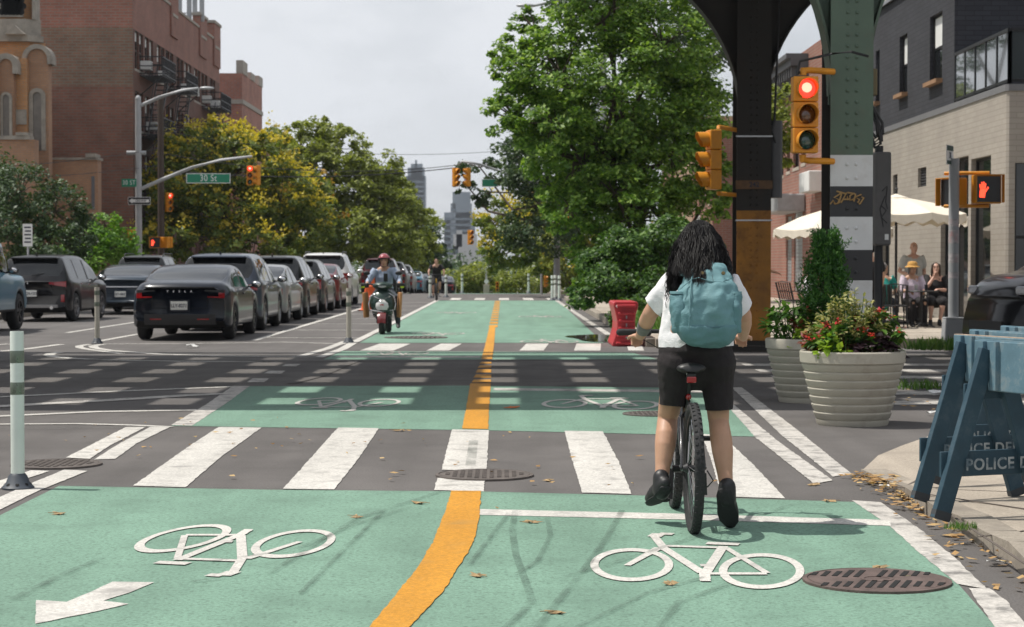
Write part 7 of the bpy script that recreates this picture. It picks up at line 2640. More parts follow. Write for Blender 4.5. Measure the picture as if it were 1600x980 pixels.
hel = thing('helmet', 'glossy red open face motorcycle helmet on the scooter rider', 'helmet', (SX, SY, 0))
b = MB()
b.ball(rq(0, -.008, .035), (.128, .142, .125), 20)
b.tube([rq(0, -.07, -.03), rq(0, -.075, -.09)], [.105, .09], 16, 0, True, True, (1, 0, 0), [.07, .06])
me = remesh(b, 'helmet', mat('helmet_red', (.32, .045, .055), .22, 0, .06, coat=1), .010, 3)
bm = bmesh.new(); bm.from_mesh(me)
o0 = rq(0, 0, 0)
bmesh.ops.delete(bm, geom=[v for v in bm.verts if (o0.y - v.co.y) > .02 and v.co.z < o0.z + .06], context='VERTS')
bm.to_mesh(me); bm.free()
obj('shell', me, hel)
b = MB()
for s in (-1, 1):
 b.tube([rq(s * .095, .045, .06), rq(s * .10, .03, -.03), rq(s * .075, .05, -.10)], [.012, .014, .008], 8)
b.tube([rq(-.095, .07, .062), rq(0, .118, .066), rq(.095, .07, .062)], .012, 8)
b.tube([rq(-.075, .05, -.10), rq(0, .08, -.118), rq(.075, .05, -.10)], .008, 6)
b.build('trim', M['black'], hel, 60)
# ------------------------------------------------------------------ diners on the corner
def at40(px, Y=40.0):
 return (P(px, 414, Y).x, Y, .15)
TB = 'diners on the restaurant pavement'
p_, q_, _ = person('bald man in grey tee standing behind the seated women', at40(1427, 41.2), math.pi + .15, stand(1.76, wrR=(.12, .20, 1.02), elR=(.30, -.02, 1.10), wrL=(-.20, .14, .96)), M['skin_pale'], M['cloth_grey'], M['cloth_black'], M['hair_grey'], None, 1.0, .55, hair='none', group=TB, bulk=1.08, belly=.02)
person('seated woman in black dress resting her chin on her hand', at40(1462, 40.0), math.pi - .15, sit(elR=(.20, .26, .78), wrR=(.05, .17, 1.02), hdR=(-.1, -.1, .4), wrL=(-.05, .30, .76), anL=(-.05, .50, .09), toeL=(-.06, .68, .03)), M['skin_pale'], M['cloth_black'], M['cloth_black'], M['hair_brown'], None, 1.0, 1.4, 'skirt', 'long', group=TB, female=True, bulk=1.08)
p2, q2, _ = person('seated woman in straw hat and lilac blouse at the small table', at40(1425, 39.6), math.pi + .1, sit(), M['skin'], M['cloth_lilac'], M['cloth_black'], M['hair_grey'], None, 1.0, 1.2, 'full', 'bob', group=TB, female=True, bulk=1.0)
hat = thing('sun_hat', 'straw coloured ruffled sun hat on the seated woman', 'hat', at40(1425, 39.6), math.pi + .1)
b = MB()
c = q2(0, -.01, .055)
b.lathe([(.155, -.035), (.15, -.02), (.105, .0), (.10, .06), (.07, .085), (.001, .092)], 24, c, 0)
b.build('crown', M['cloth_straw'], hat, 60)
person('person in teal top seated with back turned beside the striped column', at40(1380, 39.2), -.5, sit(face=(.4, 1, 0)), M['skin'], M['cloth_teal'], M['cloth_denim'], M['hair_grey'], None, 1.0, .6, 'full', 'short', group=TB)
person('person in black partly hidden behind the striped column', at40(1361, 38.2), .2, stand(1.68), M['skin'], M['cloth_black'], M['cloth_black'], M['hair_black'], None, 1.0, .6, 'full', 'short', group=TB)
person('dark haired man in white tee seated alone in profile near the shutters', at40(1266, 45), -math.pi / 2 - .1, sit(wrL=(-.05, .28, .82), wrR=(.05, .26, .82)), M['skin'], M['cloth_white'], M['cloth_denim'], M['hair_black'], None, 1.0, .6, 'full', 'short', group=TB, bulk=1.08)
person('walker in dark clothes half hidden behind the rusty column', at40(1193, 50), -math.pi / 2, stand(1.74, elR=(.26, .1, 1.12), wrR=(.24, .32, 1.05)), M['skin'], M['cloth_black'], M['cloth_denim'], M['hair_black'], None, 1.0, .6, 'full', 'short', group=TB)
# ------------------------------------------------------------------ traffic signals
M['lens_red_on'] = mat('lens_red_on', (1.0, .05, .03), .2, var=.25, scale=45, emit=1.7)
M['lens_core'] = mat('lens_core', (1.0, .30, .20), .3, var=.3, scale=50, emit=2.6)
M['lens_red_off'] = mat('lens_red_off', (.12, .012, .01), .12, 0, .2, 40, coat=1)
M['lens_amber_off'] = mat('lens_amber_off', (.10, .035, .008), .12, 0, .25, 40, coat=1)
M['lens_green_off'] = mat('lens_green_off', (.012, .06, .045), .12, 0, .3, 40, coat=1)
M['hand_on'] = mat('hand_on', (1.0, .07, .03), .4, var=.25, scale=60, emit=2.2)
M['visor_in'] = mat('visor_inside', (.06, .025, .01), .7)
def signal(label, loc, face, lit='red', k=1.0, group=None, arms=None, visor=True):
 """three-section head; loc is the middle of the front, face the compass turn (0 looks at the camera)"""
 t = thing('traffic_signal', label, 'traffic light', loc, face, group)
 h, wd, d = .345 * k, .34 * k, .20 * k
 for i, c in enumerate(('red', 'amber', 'green')):
  z = (1 - i) * h
  b = MB()
  b.bx(-wd / 2, wd / 2, 0, d, z - h / 2 + .003, z + h / 2 - .003)
  hs = b.build('housing', M['sig_yellow'], t, bevel=.018 * k)
  b = MB()
  r = .125 * k
  n = 24
  on = lit == c
  b.lathe([(r, -.012), (r * .96, -.004), (r * .9, -.022 * k), (r * .5, -.045 * k), (.001, -.05 * k)], 24, (0, 0, z), 0, (0, 1, 0), False)
  b.build('lens', M['lens_%s_%s' % (c, 'on' if on else 'off')], t, 60)
  if on:
   b = MB()
   b.ball((.0, -.046 * k, z + .01), (r * .55, .008, r * .53), 16)
   b.build('lamp_core', M['lens_core'], t, 60)
  b = MB()
  b.lathe([(r * 1.06, .0), (r * 1.06, .012), (r * .99, .012), (r * .99, 0)], 24, (0, -.014, z), 0, (0, 1, 0), False)
  if visor:
   vs, L1 = [], .20 * k
   m_ = 22
   for j in range(m_ + 1):
    a = rad(-58) + rad(296) * j / m_
    back = 1 if True else 0
    dep = L1 * (1 - .45 * sstep(.62, -.85, math.sin(a)))
    for rr in (r * 1.10, r * 1.04):
     for yy in (0, -dep):
      vs.append((rr * math.cos(a), yy, z + rr * math.sin(a)))
   fs = []
   for j in range(m_):
    o = j * 4
    fs += [(o, o + 1, o + 5, o + 4), (o + 2, o + 6, o + 7, o + 3), (o + 1, o + 3, o + 7, o + 5)]
   b.add(vs, fs)
  b.build('visor', M['sig_yellow'], hs, 60)
 return t
SIGC = 'traffic lights of this crossing'
Yn = NY - .65
p = P(1259.5, 179, Yn)
kk = (P(1280, 179, Yn).x - P(1240, 179, Yn).x) / .34
signal('traffic light with lit red lamp bolted to the green striped column', (p.x, Yn, p.z), .06, 'red', .80)
for z, lb in ((.46, 'upper amber pipe bracket above the lit red traffic light'), (-.46, 'lower amber pipe bracket under the lit red traffic light')):
 b = MB()
 b.tube([(p.x - .02, Yn + .09, p.z + z * .93), (p.x - .02, Yn + .09, p.z + z * 1.04), (p.x + .05, Yn + .14, p.z + z * 1.06), (NX - .21, Yn + .3, p.z + z * 1.06)], [.04, .04, .035, .035], 10)
 tag(b.build('signal_bracket', M['sig_yellow'], None, 60), lb, 'bracket')
b = MB()
q1, q2, q3, q4 = P(1245, 117, Yn), P(1250, 96, Yn), P(1300, 84, Yn - .1), P(1356, 88, Yn + .1)
b.tube([P(1250, 113, Yn + .1), q1, q2, P(1275, 90, Yn - .05), q3, P(1330, 81, Yn - .1), q4], .014, 6)
tag(b.build('signal_cable', M['black'], None, 60), 'black cable looping from the red traffic light round the green column', 'cable')
Yf = 30.6
p = P(1122, 250, Yf)
s_side = signal('amber traffic light seen from its side on the rusty dark column', (p.x - .16, Yf, p.z), rad(-80), 'none', .92)
for z, lb in ((.50, 'upper amber bracket on the rusty column'), (-.50, 'lower amber bracket on the rusty column')):
 b = MB()
 b.tube([(p.x + .02, Yf + .1, p.z + z), (p.x + .02, Yf + .1, p.z + z * 1.06), (FX - .27, Yf + .8, p.z + z * 1.06)], .035, 10)
 tag(b.build('signal_bracket', M['sig_yellow'], None, 60), lb, 'bracket')
# ------------------------------------------------------------------ grey pole with the crossing signals
Yp = 31.5
pp = P(1489, 540, Yp)
PX = P(1490, 414, Yp).x
ped = thing('signal_pole', 'grey steel crossing signal pole with square base, patchy stickers on its shaft', 'pole', (PX, Yp, .15))
b = MB()
b.tube([(0, 0, .3), (0, 0, P(1489, 248, Yp).z - .15)], .085, 16)
b.build('shaft', M['grey_paint'], ped, 60)
b = MB()
b.box((0, 0, .19), (.34, .34, .38), 0, None, .88)
b.box((0, 0, .395), (.30, .30, .03))
b.build('base', M['grey_paint'], ped, bevel=.012)
mst = mat('stickers', (.45, .42, .42), .7, 0, .5, 18, dirt=.9, dcol=(.35, .06, .05), dscale=9)
for z0, h in ((1.30, .16), (1.62, .22), (1.05, .1), (1.9, .12)):
 b = MB()
 b.tube([(0, 0, z0), (0, 0, z0 + h)], .0865, 16, 0, False)
 b.build('sticker', mst, ped, 60)
def ped_head(label, loc, rz, on):
 t = thing('crossing_signal', label, 'crossing light', loc, rz)
 b = MB()
 b.bx(-.225, .225, 0, .20, -.235, .235)
 b.build('housing', M['sig_yellow'], t, bevel=.02)
 b = MB()
 b.bx(-.20, .20, -.014, -.002, -.21, .21)
 b.build('screen', mat('screen_black', (.012, .012, .013), .35, var=0), t)
 b = MB()
 b.bx(-.24, .24, -.10, .0, .225, .24)
 b.bx(-.24, -.226, -.10, 0, -.22, .225)
 b.bx(.226, .24, -.10, 0, -.22, .225)
 b.build('visor', M['sig_yellow'], t)
 if on:
  hx, hz = -.10, -.02
  b = MB()
  def ln(p0, p1, r):
   b.tube([(hx + p0[0], -.022, hz + p0[1]), (hx + p1[0], -.022, hz + p1[1])], r, 8, 0, True, True, (1, 0, 0), [.004, .004])
  ln((-.012, -.115), (-.004, .0), .047)
  ln((.0, .0), (.0, .02), .048)
  for x0, x1, z1 in ((-.040, -.048, .095), (-.015, -.018, .130), (.012, .013, .135), (.036, .042, .110)):
   ln((x0, .03), (x1, z1), .0115)
  ln((.03, -.04), (.088, .05), .0125)
  b.build('hand_symbol', M['hand_on'], t, 60)
 return t
c = P(1542, 296, Yp)
ped_head('crossing signal showing a glowing red raised hand beside the grey pole', (c.x, Yp - .1, c.z), .10, True)
c2 = P(1497, 300, Yp)
ped_head('crossing signal turned towards the side street behind the grey pole', (c2.x - .1, Yp + .2, c2.z), -1.15, False)
for z, lb in ((.27, 'upper amber bracket of the crossing signals on the grey pole'), (-.27, 'lower amber bracket of the crossing signals on the grey pole')):
 b = MB()
 b.tube([(PX - .1, Yp + .25, c.z + z), (PX + .12, Yp + .1, c.z + z), (c.x + .05, Yp + .05, c.z + z)], .03, 8)
 tag(b.build('signal_bracket', M['sig_yellow'], None, 60), lb, 'bracket')
c = P(1480, 242, Yp)
sg = thing('street_sign', 'small street sign seen nearly edge on at the top of the grey pole', 'sign', (c.x + .02, Yp - .1, c.z), rad(62))
b = MB()
b.bx(-.20, .20, -.006, .006, -.17, .15)
b.build('plate', M['sign_white'], sg)
b = MB()
b.bx(-.19, .19, -.010, -.0065, .06, .14)
b.bx(-.19, .19, -.010, -.0065, -.16, -.10)
b.build('band', mat('sign_dark', (.02, .06, .045), .5), sg)
lettering('31', .14, M['ink'], sg, (0, -.011, -.02))
# ------------------------------------------------------------------ blue police barricades
M['blue_board'] = mat('blue_board', (.105, .190, .240), .75, 0, .16, 7, .06, 60, dirt=.8, dcol=(.26, .28, .27), dscale=7)
M['blue_dark'] = mat('blue_dark', (.022, .058, .085), .7, 0, .2, 6, .08, 60, dirt=.7, dcol=(.07, .10, .12), dscale=6)  # dark blue paint, deepened further for the shade on legs and braces
M['wood_raw'] = mat('wood_raw', (.42, .32, .24), .85, 0, .25, 9, .4, 40)
M['stencil'] = worn('stencil_grey', (.33, .36, .37), .8, .8, 9.0, (.04, .085, .12), 90, .1, .2, .46, .60)
def trestle(root, tdir, c, H, spread, txt):
 """A frame standing across the plank; tdir: unit vector along its width"""
 t = Vector(tdir)
 up = Vector((0, 0, 1))
 nrm = t.cross(up)
 c = Vector(c)
 for s in (-1, 1):
  b = MB()
  a, e = c + t * (s * spread) , c + t * (s * .035) + up * (H - .03)
  b.bar(a - nrm * .0, e, .098, .040, nrm)
  lg = b.build('leg', M['blue_dark'], root, bevel=.004)
  b = MB()
  b.bar(a + t * (-s * .002) + up * .001 - nrm * 0, a + (e - a) * .05, .100, .042, nrm)
  b.build('worn_foot', mat('foot_wear', (.05, .055, .06), .9), lg)
 f = .30
 hw_ = lerp(spread, .035, f / H) + .075
 b = MB()
 z = .285
 b.bar(c - t * hw_ + nrm * -.028 + up * z, c + t * hw_ + nrm * -.028 + up * z, .018, .135, up)
 br_ = b.build('brace', M['blue_dark'], root, bevel=.003)
 me = text_mesh(txt, .086, .0008, True, 1.12)
 me.materials.clear()
 me.materials.append(M['stencil'])
 o = obj('lettering', me, br_)
 X = t
 Z = up
 Yv = Z.cross(X)
 Mx = Matrix(((X.x, Z.x, -Yv.x, 0), (X.y, Z.y, -Yv.y, 0), (X.z, Z.z, -Yv.z, 0), (0, 0, 0, 1)))
 pos = c + up * (z - .002) - Yv * .0395 + t * .085
 o.matrix_local = Matrix.Translation(pos) @ Mx
 b = MB()
 hw2 = lerp(spread, .035, .66 / H) + .045
 b.bar(c - t * hw2 + nrm * -.027 + up * .665, c + t * hw2 + nrm * -.027 + up * .665, .018, .085, up)
 b.build('upper_brace', M['blue_dark'], root, bevel=.003)
def barricade(label, px, py, ang, H=.915, spread=.33, dz=.085, txt='POLICE DEPT', ln=3.4, back=.14, tcol=None):
 """px, py: foot of the outer leg of its far trestle"""
 foot = G(px, py, dz)
 a = rad(ang)
 t = Vector((math.cos(a), math.sin(a), 0))          # width of the trestle
 d = Vector((math.sin(a), -math.cos(a), 0))         # plank runs this way, towards the camera
 c = Vector((foot.x, foot.y, 0)) + t * spread
 root = thing('barricade', label, 'barricade', (c.x, c.y, dz), 0, 'blue police barricades on the corner')
 trestle(root, t, (0, 0, 0), H, spread, txt)
 trestle(root, t, d * (ln - .7), H, spread, txt)
 b = MB()
 pc0, pc1 = -d * back, d * (ln - back)
 b.bar(pc0 + Vector((0, 0, H - .115)), pc1 + Vector((0, 0, H - .115)), .036, .265, (0, 0, 1))
 pk_ = b.build('plank', M['blue_board'], root, bevel=.006)
 b = MB()
 b.bar(pc0 + Vector((0, 0, H + .0185)) , pc1 + Vector((0, 0, H + .0185)), .028, .006, (0, 0, 1))
 b.build('worn_edge', M['wood_raw'] if tcol else M['blue_board'], pk_)
 for s in (-1, 1):                                   # cleats that keep the legs in place
  b = MB()
  for off in (.055, -.055):
   q = t * (s * .030) + d * off
   b.bar(q + Vector((0, 0, H - .24)), q + Vector((0, 0, H + .015)), .05, .024, t)
  b.build('cleat', M['blue_board'], root)
 return root
barricade('front blue wooden barricade with POLICE DEPT stencilled on its low brace', 1468, 812, 22)
barricade('second blue barricade with chipped raw wood along its plank top', 1436, 782, 20, tcol=1)
barricade('third blue barricade half hidden, its plank end showing above the second', 1462, 756, 18)
barricade('hindmost blue barricade of the stack, only its plank top showing', 1512, 736, 16)
# ------------------------------------------------------------------ planters and their plants
M['planter'] = mat('planter_beige', (.40, .375, .31), .6, 0, .10, 3, .1, 40, dirt=.7, dcol=(.22, .19, .15), dscale=3.0)
M['soil'] = mat('soil', (.05, .035, .025), .95, 0, .4, 20, .8, 30)
def planter(label, px, py, R, H):
 c = G(px, py)
 t = thing('planter', label, 'planter', (c.x, c.y + R * .7, 0), 0, 'ribbed beige planters at the corner')
 b = MB()
 r0 = R * .70
 prof = [(r0 * .97, 0), (r0, .02), (r0 + .004, .05)]
 n = 7
 for i in range(n):
  z0 = .05 + (H - .16) * i / n
  z1 = .05 + (H - .16) * (i + 1) / n
  ra, rb = lerp(r0, R * .97, i / n), lerp(r0, R * .97, (i + .9) / n)
  prof += [(ra - .004, z0 + .004), (ra + .012, z0 + .018), (rb + .012, z1 - .010), (rb + .004, z1 - .002)]
 prof += [(R * .985, H - .11), (R * 1.02, H - .10), (R * 1.03, H - .012), (R * 1.01, H), (R * .95, H), (R * .93, H - .05), (R * .90, H - .10)]
 b.lathe(prof, 48, cap=False)
 b.build('pot', M['planter'], t, 38)
 b = MB()
 b.lathe([(R * .92, H - .07), (.001, H - .05)], 30, cap=False)
 b.build('soil', M['soil'], t)
 return Vector((c.x, c.y + R * .7, H - .06))
PA = planter('ribbed beige planter full of red and pink flowers, nearer the lane', 1342, 668, .455, .66)
PB = planter('second ribbed beige planter with an upright conifer, behind the flowering one', 1268, 631, .42, .66)
M['pl_lime'] = leafmat('leaf_lime', (.16, .28, .02), (.26, .40, .035), (.34, .46, .06), .35)
M['pl_purple'] = leafmat('leaf_purple', (.018, .010, .014), (.035, .018, .024), (.06, .03, .035), .15)
M['pl_green'] = leafmat('leaf_green', (.03, .09, .015), (.07, .17, .025), (.14, .24, .04), .32)
M['pl_red'] = leafmat('leaf_coleus', (.16, .030, .025), (.28, .06, .03), (.22, .17, .05), .3)
M['pl_flower'] = leafmat('petal_red', (.62, .03, .03), (.75, .07, .08), (.70, .10, .16), .3)
M['pl_straw'] = leafmat('leaf_straw', (.25, .27, .10), (.38, .38, .17), (.48, .42, .20), .3)
M['pl_conifer'] = leafmat('leaf_conifer', (.016, .070, .012), (.042, .135, .020), (.10, .23, .04), .25)
def blade(b, p, d, up, L_, wd, fold=.12, droop=.25):
 """one pointed leaf with a folded midrib"""
 d = d.normalized()
 s = d.cross(up).normalized()
 u = s.cross(d).normalized()
 def q(t, w_): return p + d * (L_ * t) + s * (L_ * wd * w_) + u * (abs(w_) * fold * L_ - droop * L_ * t * t)
 vs = [q(0, 0), q(.25, -.42), q(.25, .42), q(.55, -.5), q(.55, .5), q(.55, 0), q(1, 0), q(.25, 0)]
 b.add(vs, [(0, 7, 1), (0, 2, 7), (7, 5, 3, 1), (2, 4, 5, 7), (5, 6, 3), (4, 6, 5)])
def bushy(name, label, c, rx, ry, h, n, L_, wd, m, cat='plant', droop=.25, spill=0.0, seed=1, group=None, stems=True, flowers=None, base_lift=0):
 r = random.Random(seed)
 if name != 'box_plant':
  rx, ry, h, n = rx * 1.28, ry * 1.2, h * 1.28, int(n * 1.9)
 t = thing(name, label, cat, c, 0, group)
 b = MB()
 sb = MB()
 tops = []
 ns = max(6, n // 14)
 for i in range(ns):
  a, rr = r.uniform(0, 6.283), math.sqrt(r.random())
  tip = Vector((rx * rr * math.cos(a), ry * rr * math.sin(a), h * (1 - .55 * rr * rr) * r.uniform(.75, 1.05) - spill * rr ** 3))
  root = Vector((tip.x * .35, tip.y * .35, -.02))
  mid = (root + tip) / 2 + Vector((tip.x * .12, tip.y * .12, h * .15 + spill * .3))
  sb.tube([root, mid, tip], [.006, .005, .003], 5)
  tops.append(tip)
  k = max(4, n // ns)
  for j in range(k):
   tt = 1 - r.random() ** 1.6 * .75
   p = root * (1 - tt) ** 2 + mid * 2 * tt * (1 - tt) + tip * tt * tt
   d = Vector((r.gauss(0, 1) + p.x / rx * .8, r.gauss(0, 1) + p.y / ry * .8, r.gauss(.15, .5)))
   blade(b, p, d, Vector((r.gauss(0, .3), r.gauss(0, .3), 1)), L_ * r.uniform(.6, 1.25), wd, .12, droop)
 b.build('leaves', m, t)
 if stems:
  sb.build('stems', M['pl_green'], t)
 if flowers:
  b = MB()
  for tip in r.sample(tops, min(len(tops), flowers[0])):
   for j in range(flowers[1]):
    p = tip + Vector((r.gauss(0, .025), r.gauss(0, .025), r.uniform(.0, .06)))
    d = Vector((r.gauss(0, 1), r.gauss(0, 1), r.uniform(.1, 1)))
    blade(b, p, d, Vector((0, 0, 1)), flowers[2], .7, .1, .1)
  b.build('flowers', M['pl_flower'], t)
 return t
def at(c, dx, dy, dz=0): return (c.x + dx, c.y + dy, c.z + dz)
bushy('begonia', 'green leafed plant with red flower clusters in the middle of the front planter', at(PA, -.10, -.15), .22, .16, .27, 120, .105, .50, M['pl_green'], 'flowers', seed=2, flowers=(7, 10, .035))
bushy('coleus', 'rust red coleus on the lane side of the front planter', at(PA, -.27, -.08), .15, .16, .22, 80, .09, .55, M['pl_red'], 'plant', seed=3, flowers=(2, 6, .03))
bushy('sweet_potato_vine', 'blackish purple leafed vine spilling over the front planter rim', at(PA, .20, -.22), .20, .14, .17, 120, .085, .85, M['pl_purple'], 'plant', seed=4, spill=.10)
bushy('sweet_potato_vine', 'lime yellow foliage at the front of the flowering planter', at(PA, -.20, -.27), .12, .10, .17, 70, .075, .7, M['pl_lime'], 'plant', seed=5, spill=.05)
bushy('ornamental_grass', 'pale straw coloured feathery plant rising from the front planter', at(PA, -.02, .06), .30, .22, .46, 900, .055, .45, M['pl_straw'], 'plant', seed=6, droop=.1)
bushy('begonia', 'pink and red flowering plant at the barricade side of the front planter', at(PA, .30, .0), .15, .18, .30, 80, .11, .5, M['pl_green'], 'flowers', seed=7, flowers=(6, 9, .035))
bushy('coleus', 'bronze red leafed plant at the back of the front planter', at(PA, .14, .15), .20, .15, .34, 90, .09, .5, M['pl_red'], 'plant', seed=8)
bushy('sweet_potato_vine', 'bright lime vine spilling over the rim of the conifer planter', at(PB, .03, -.24), .22, .13, .16, 130, .085, .85, M['pl_lime'], 'plant', seed=9, spill=.16)
bushy('sweet_potato_vine', 'dark purple vine between the two planters', at(PB, .30, -.18), .12, .14, .10, 90, .075, .85, M['pl_purple'], 'plant', seed=10, spill=.22)
bushy('coleus', 'tall green and rust leafed plant on the lane side of the conifer planter', at(PB, -.16, -.02), .24, .20, .40, 190, .10, .45, M['pl_green'], 'plant', seed=11)
bushy('coleus', 'red leafed coleus beside the conifer stem', at(PB, .10, -.10), .24, .16, .32, 90, .085, .5, M['pl_red'], 'plant', seed=12)
# the upright juniper
jn = thing('juniper', 'upright dark green conifer shrub growing in the second planter', 'shrub', at(PB, .18, .08))
rj = np.random.default_rng(4)
V = []
for i in range(330):
 z = rj.uniform(.06, 1.28) ** 1.0
 lean = .02 * z
 prof_r = .27 * (1 - (z / 1.36)) ** .62 + .015
 a = rj.uniform(0, 6.28)
 q = prof_r * rj.uniform(.35, 1.05)
 c = np.array((q * math.cos(a) + lean, q * math.sin(a), z * .84 + .10 * q))
 m_ = 40
 u = rj.random(m_)
 tip_dir = np.array((math.cos(a) * .45, math.sin(a) * .45, 1.0))
 pts = c + tip_dir * (u[:, None] * .13) + rj.normal(size=(m_, 3)) * .020
 V.append(leaf_arrays(rj, pts, np.full(m_, .048), up=-.1, ratio=.28, droop=-1.2))
for lx, h in ((.28, 1.10), (-.02, 1.20), (-.20, .90)):
 m_ = 90
 u = rj.random(m_)
 pts = np.stack([lx * (.4 + .6 * u) + rj.normal(size=m_) * .016, rj.normal(size=m_) * .016, h * (.75 + .25 * u)], 1)
 V.append(leaf_arrays(rj, pts, np.full(m_, .035), up=-.1, ratio=.28, droop=-1.2))
quads_obj('foliage', np.vstack(V), M['pl_conifer'], jn)
b = MB()
b.tube([(0, 0, -.05), (.0, .0, .5), (.02, 0, 1.0)], [.022, .016, .006], 7)
b.build('stem', M['bark'], jn, 60)
# ------------------------------------------------------------------ flexible posts
M['post_white'] = mat('post_white', (.60, .66, .60), .45, 0, .06, 4, dirt=.4, dcol=(.36, .36, .30), dscale=3)
M['post_band'] = mat('post_reflector', (.16, .19, .15), .3, .3, .15, 12)
M['post_old'] = mat('post_old', (.42, .40, .34), .6, 0, .12, 6, dirt=.5, dcol=(.22, .20, .16), dscale=4)
def post(label, px, py, H, r, old=False, bands=(.80, .60), loc=None, group='flexible posts along the green lane', lean=0):
 c = Vector(loc) if loc else G(px, py)
 t = thing('flexible_post', label, 'bollard', (c.x, c.y, c.z), 0, group)
 m = M['post_old'] if old else M['post_white']
 b = MB()
 n = 20
 b.lathe([(r, .07), (r, H - .005), (r * .96, H), (r * .86, H), (r * .86, .3)], n, cap=False)
 sh = b.build('tube', m, t, 45)
 for f in bands:
  b = MB()
  b.lathe([(r * 1.012, H * f), (r * 1.03, H * f + .002), (r * 1.03, H * f + .074), (r * 1.012, H * f + .078)], n, cap=False)
  b.build('reflective_band', M['post_band'], sh, 60)
 b = MB()
 b.lathe([(r * 2.35, 0), (r * 2.4, .012), (r * 1.75, .038), (r * 1.35, .085), (r * 1.04, .10), (r * 1.02, .06)], 24, cap=False)
 ba = b.build('base', mat('post_base', (.05, .06, .075), .55, 0, .15, 8), t, 50)
 b = MB()
 for i in range(8):
  a = 2 * math.pi * i / 8 + .2
  b.lathe([(.013, 0), (.001, .002)], 8, (r * 1.90 * math.cos(a), r * 1.90 * math.sin(a), .034), 0, (math.cos(a) * .8, math.sin(a) * .8, 1), False)
 b.build('bolt_holes', M['hole'], ba)
 return t
post('tall pale green flexible post with two dark bands, closest to the camera', 28, 764, 1.0, .043)
post('weathered flexible post standing in the loop of the white line', 152, 537, 1.02, .045, True, (.86, .66))
post('weathered flexible post at the corner of the hatched buffer', 545, 536, 1.0, .045, True, (.86, .66))
for k, (px, Y, lb) in enumerate(((672, 82, 'white flexible post just beside the distant cyclist'), (697, 84, 'white flexible post behind the distant cyclist, lane side'), (722, 98, 'single far post beneath the distant bright trees'), (863, 76.5, 'white post at the head of the kerb post row'), (867.5, 78.5, 'second white post of the kerb post row'), (874, 76.0, 'thickest white post of the kerb post row'), (826, 97, 'lone pale post beyond the far crosswalk'))):
 post(lb, 0, 0, 1.0, .06, loc=(P(px, 414, Y).x, Y, zg(Y)))
# ------------------------------------------------------------------ cones and the red barrier
def cone(label, px, Y, H, kind):
 t = thing('traffic_cone', label, 'traffic cone', (P(px, 414, Y).x, Y, 0), 0, 'orange road works markers')
 b = MB()
 if kind == 'cone':
  b.lathe([(.24, .0), (.24, .03), (.16, .05), (.035, H - .03), (.03, H), (.001, H)], 20)
  b.build('cone_body', M['orange'], t, 40)
  b = MB()
  b.box((0, 0, .015), (.5, .5, .03))
  b.build('base', M['rubber'], t, bevel=.01)
 else:
  b.lathe([(.20, 0), (.22, .06), (.18, .10), (.19, .12), (.16, .40), (.17, .42), (.15, .44), (.13, .72), (.14, .74), (.12, .76), (.10, .98), (.12, 1.0), (.07, 1.05), (.001, 1.06)], 20)
  b.build('drum', M['orange'], t, 40)
  b = MB()
  b.lathe([(.172, .3), (.166, .38)], 20, cap=False)
  b.build('band', M['sign_white'], t)
 return t
cone('tall orange channelizer drum behind the scooter rider', 580, 61, 1.0, 'drum')
cone('leaning orange cone beside the tall drum', 572, 59.5, .72, 'cone')
rb_ = thing('water_barrier', 'red plastic water filled barrier seen end on beside the puddle', 'barrier', (P(978, 540, 33.4).x, 33.4, .0), 0)
M['barrier_red'] = mat('barrier_red', (.50, .035, .045), .4, 0, .08, 4, dirt=.3, dcol=(.30, .08, .08), dscale=3)
b = MB()
out_l = [(-.235, 0), (-.235, .05), (-.20, .14), (-.155, .30), (-.15, .42), (-.175, .56), (-.215, .70), (-.215, .755), (-.19, .78), (.19, .78), (.215, .755), (.215, .70), (.175, .56), (.16, .42), (.165, .30), (.20, .14), (.225, .05), (.225, 0)]
b.prism(out_l, 0, 1.5, Matrix(((1, 0, 0, 0), (0, 0, 1, 0), (0, 1, 0, 0), (0, 0, 0, 1))))
b.build('shell', M['barrier_red'], rb_, bevel=.02)
b = MB()
for z in (.03, .16, .29, .42, .55, .68):
 wv = .40 - .12 * math.sin(math.pi * z / .8)
 b.bx(-wv * .46, wv * .5, -.10, .002, z, z + .05)
b.build('ribbing', M['barrier_red'], rb_, bevel=.02)
b = MB()
for z in (.20, .34, .48):
 b.bx(.0, .02, -.012, .001, z, z + .06)
b.build('hinge', M['steel'], rb_)
b = MB()
b.lathe([(.025, 0), (.02, .012), (.001, .014)], 12, (-.15, -.001, .70), 0, (0, -1, 0))
b.build('cap', M['sign_white'], rb_)
# ------------------------------------------------------------------ street lamp, mast arms, signs and poles of the next crossing
Yq = 82.0
LX = P(217, 414, Yq).x
def rel(px, py, Y=Yq, x0=None):
 p = P(px, py, Y)
 return Vector((p.x - (LX if x0 is None else x0), 0, p.z - .15))
lamp = thing('street_lamp', 'tall grey street lamp with curved arm and a signal mast arm on the far corner', 'street lamp', (LX, Yq, .15))
b = MB()
b.tube([(0, 0, 0), (0, 0, 1.0), (0, 0, rel(217, 157).z)], [.17, .15, .125], 14)
b.ball((0, 0, rel(217, 155).z), (.13, .13, .16), 10)
b.build('shaft', M['grey_paint'], lamp, 60)
b = MB()
b.tube([rel(220, 165), rel(250, 152), rel(285, 141), rel(310, 138)], [.08, .075, .065, .055], 10)
b.build('lamp_arm', M['grey_paint'], lamp, 60)
b = MB()
c = rel(323, 138)
b.ball((c.x, c.y, c.z), (.33, .17, .075), 14)
b.build('lamp_head', M['steel'], lamp, 60)
b = MB()
b.tube([rel(221, 295), rel(260, 278), rel(300, 262), rel(345, 250), rel(394, 244.5)], [.085, .08, .07, .06, .055], 10)
b.build('mast_arm', M['grey_paint'], lamp, 60)
b = MB()
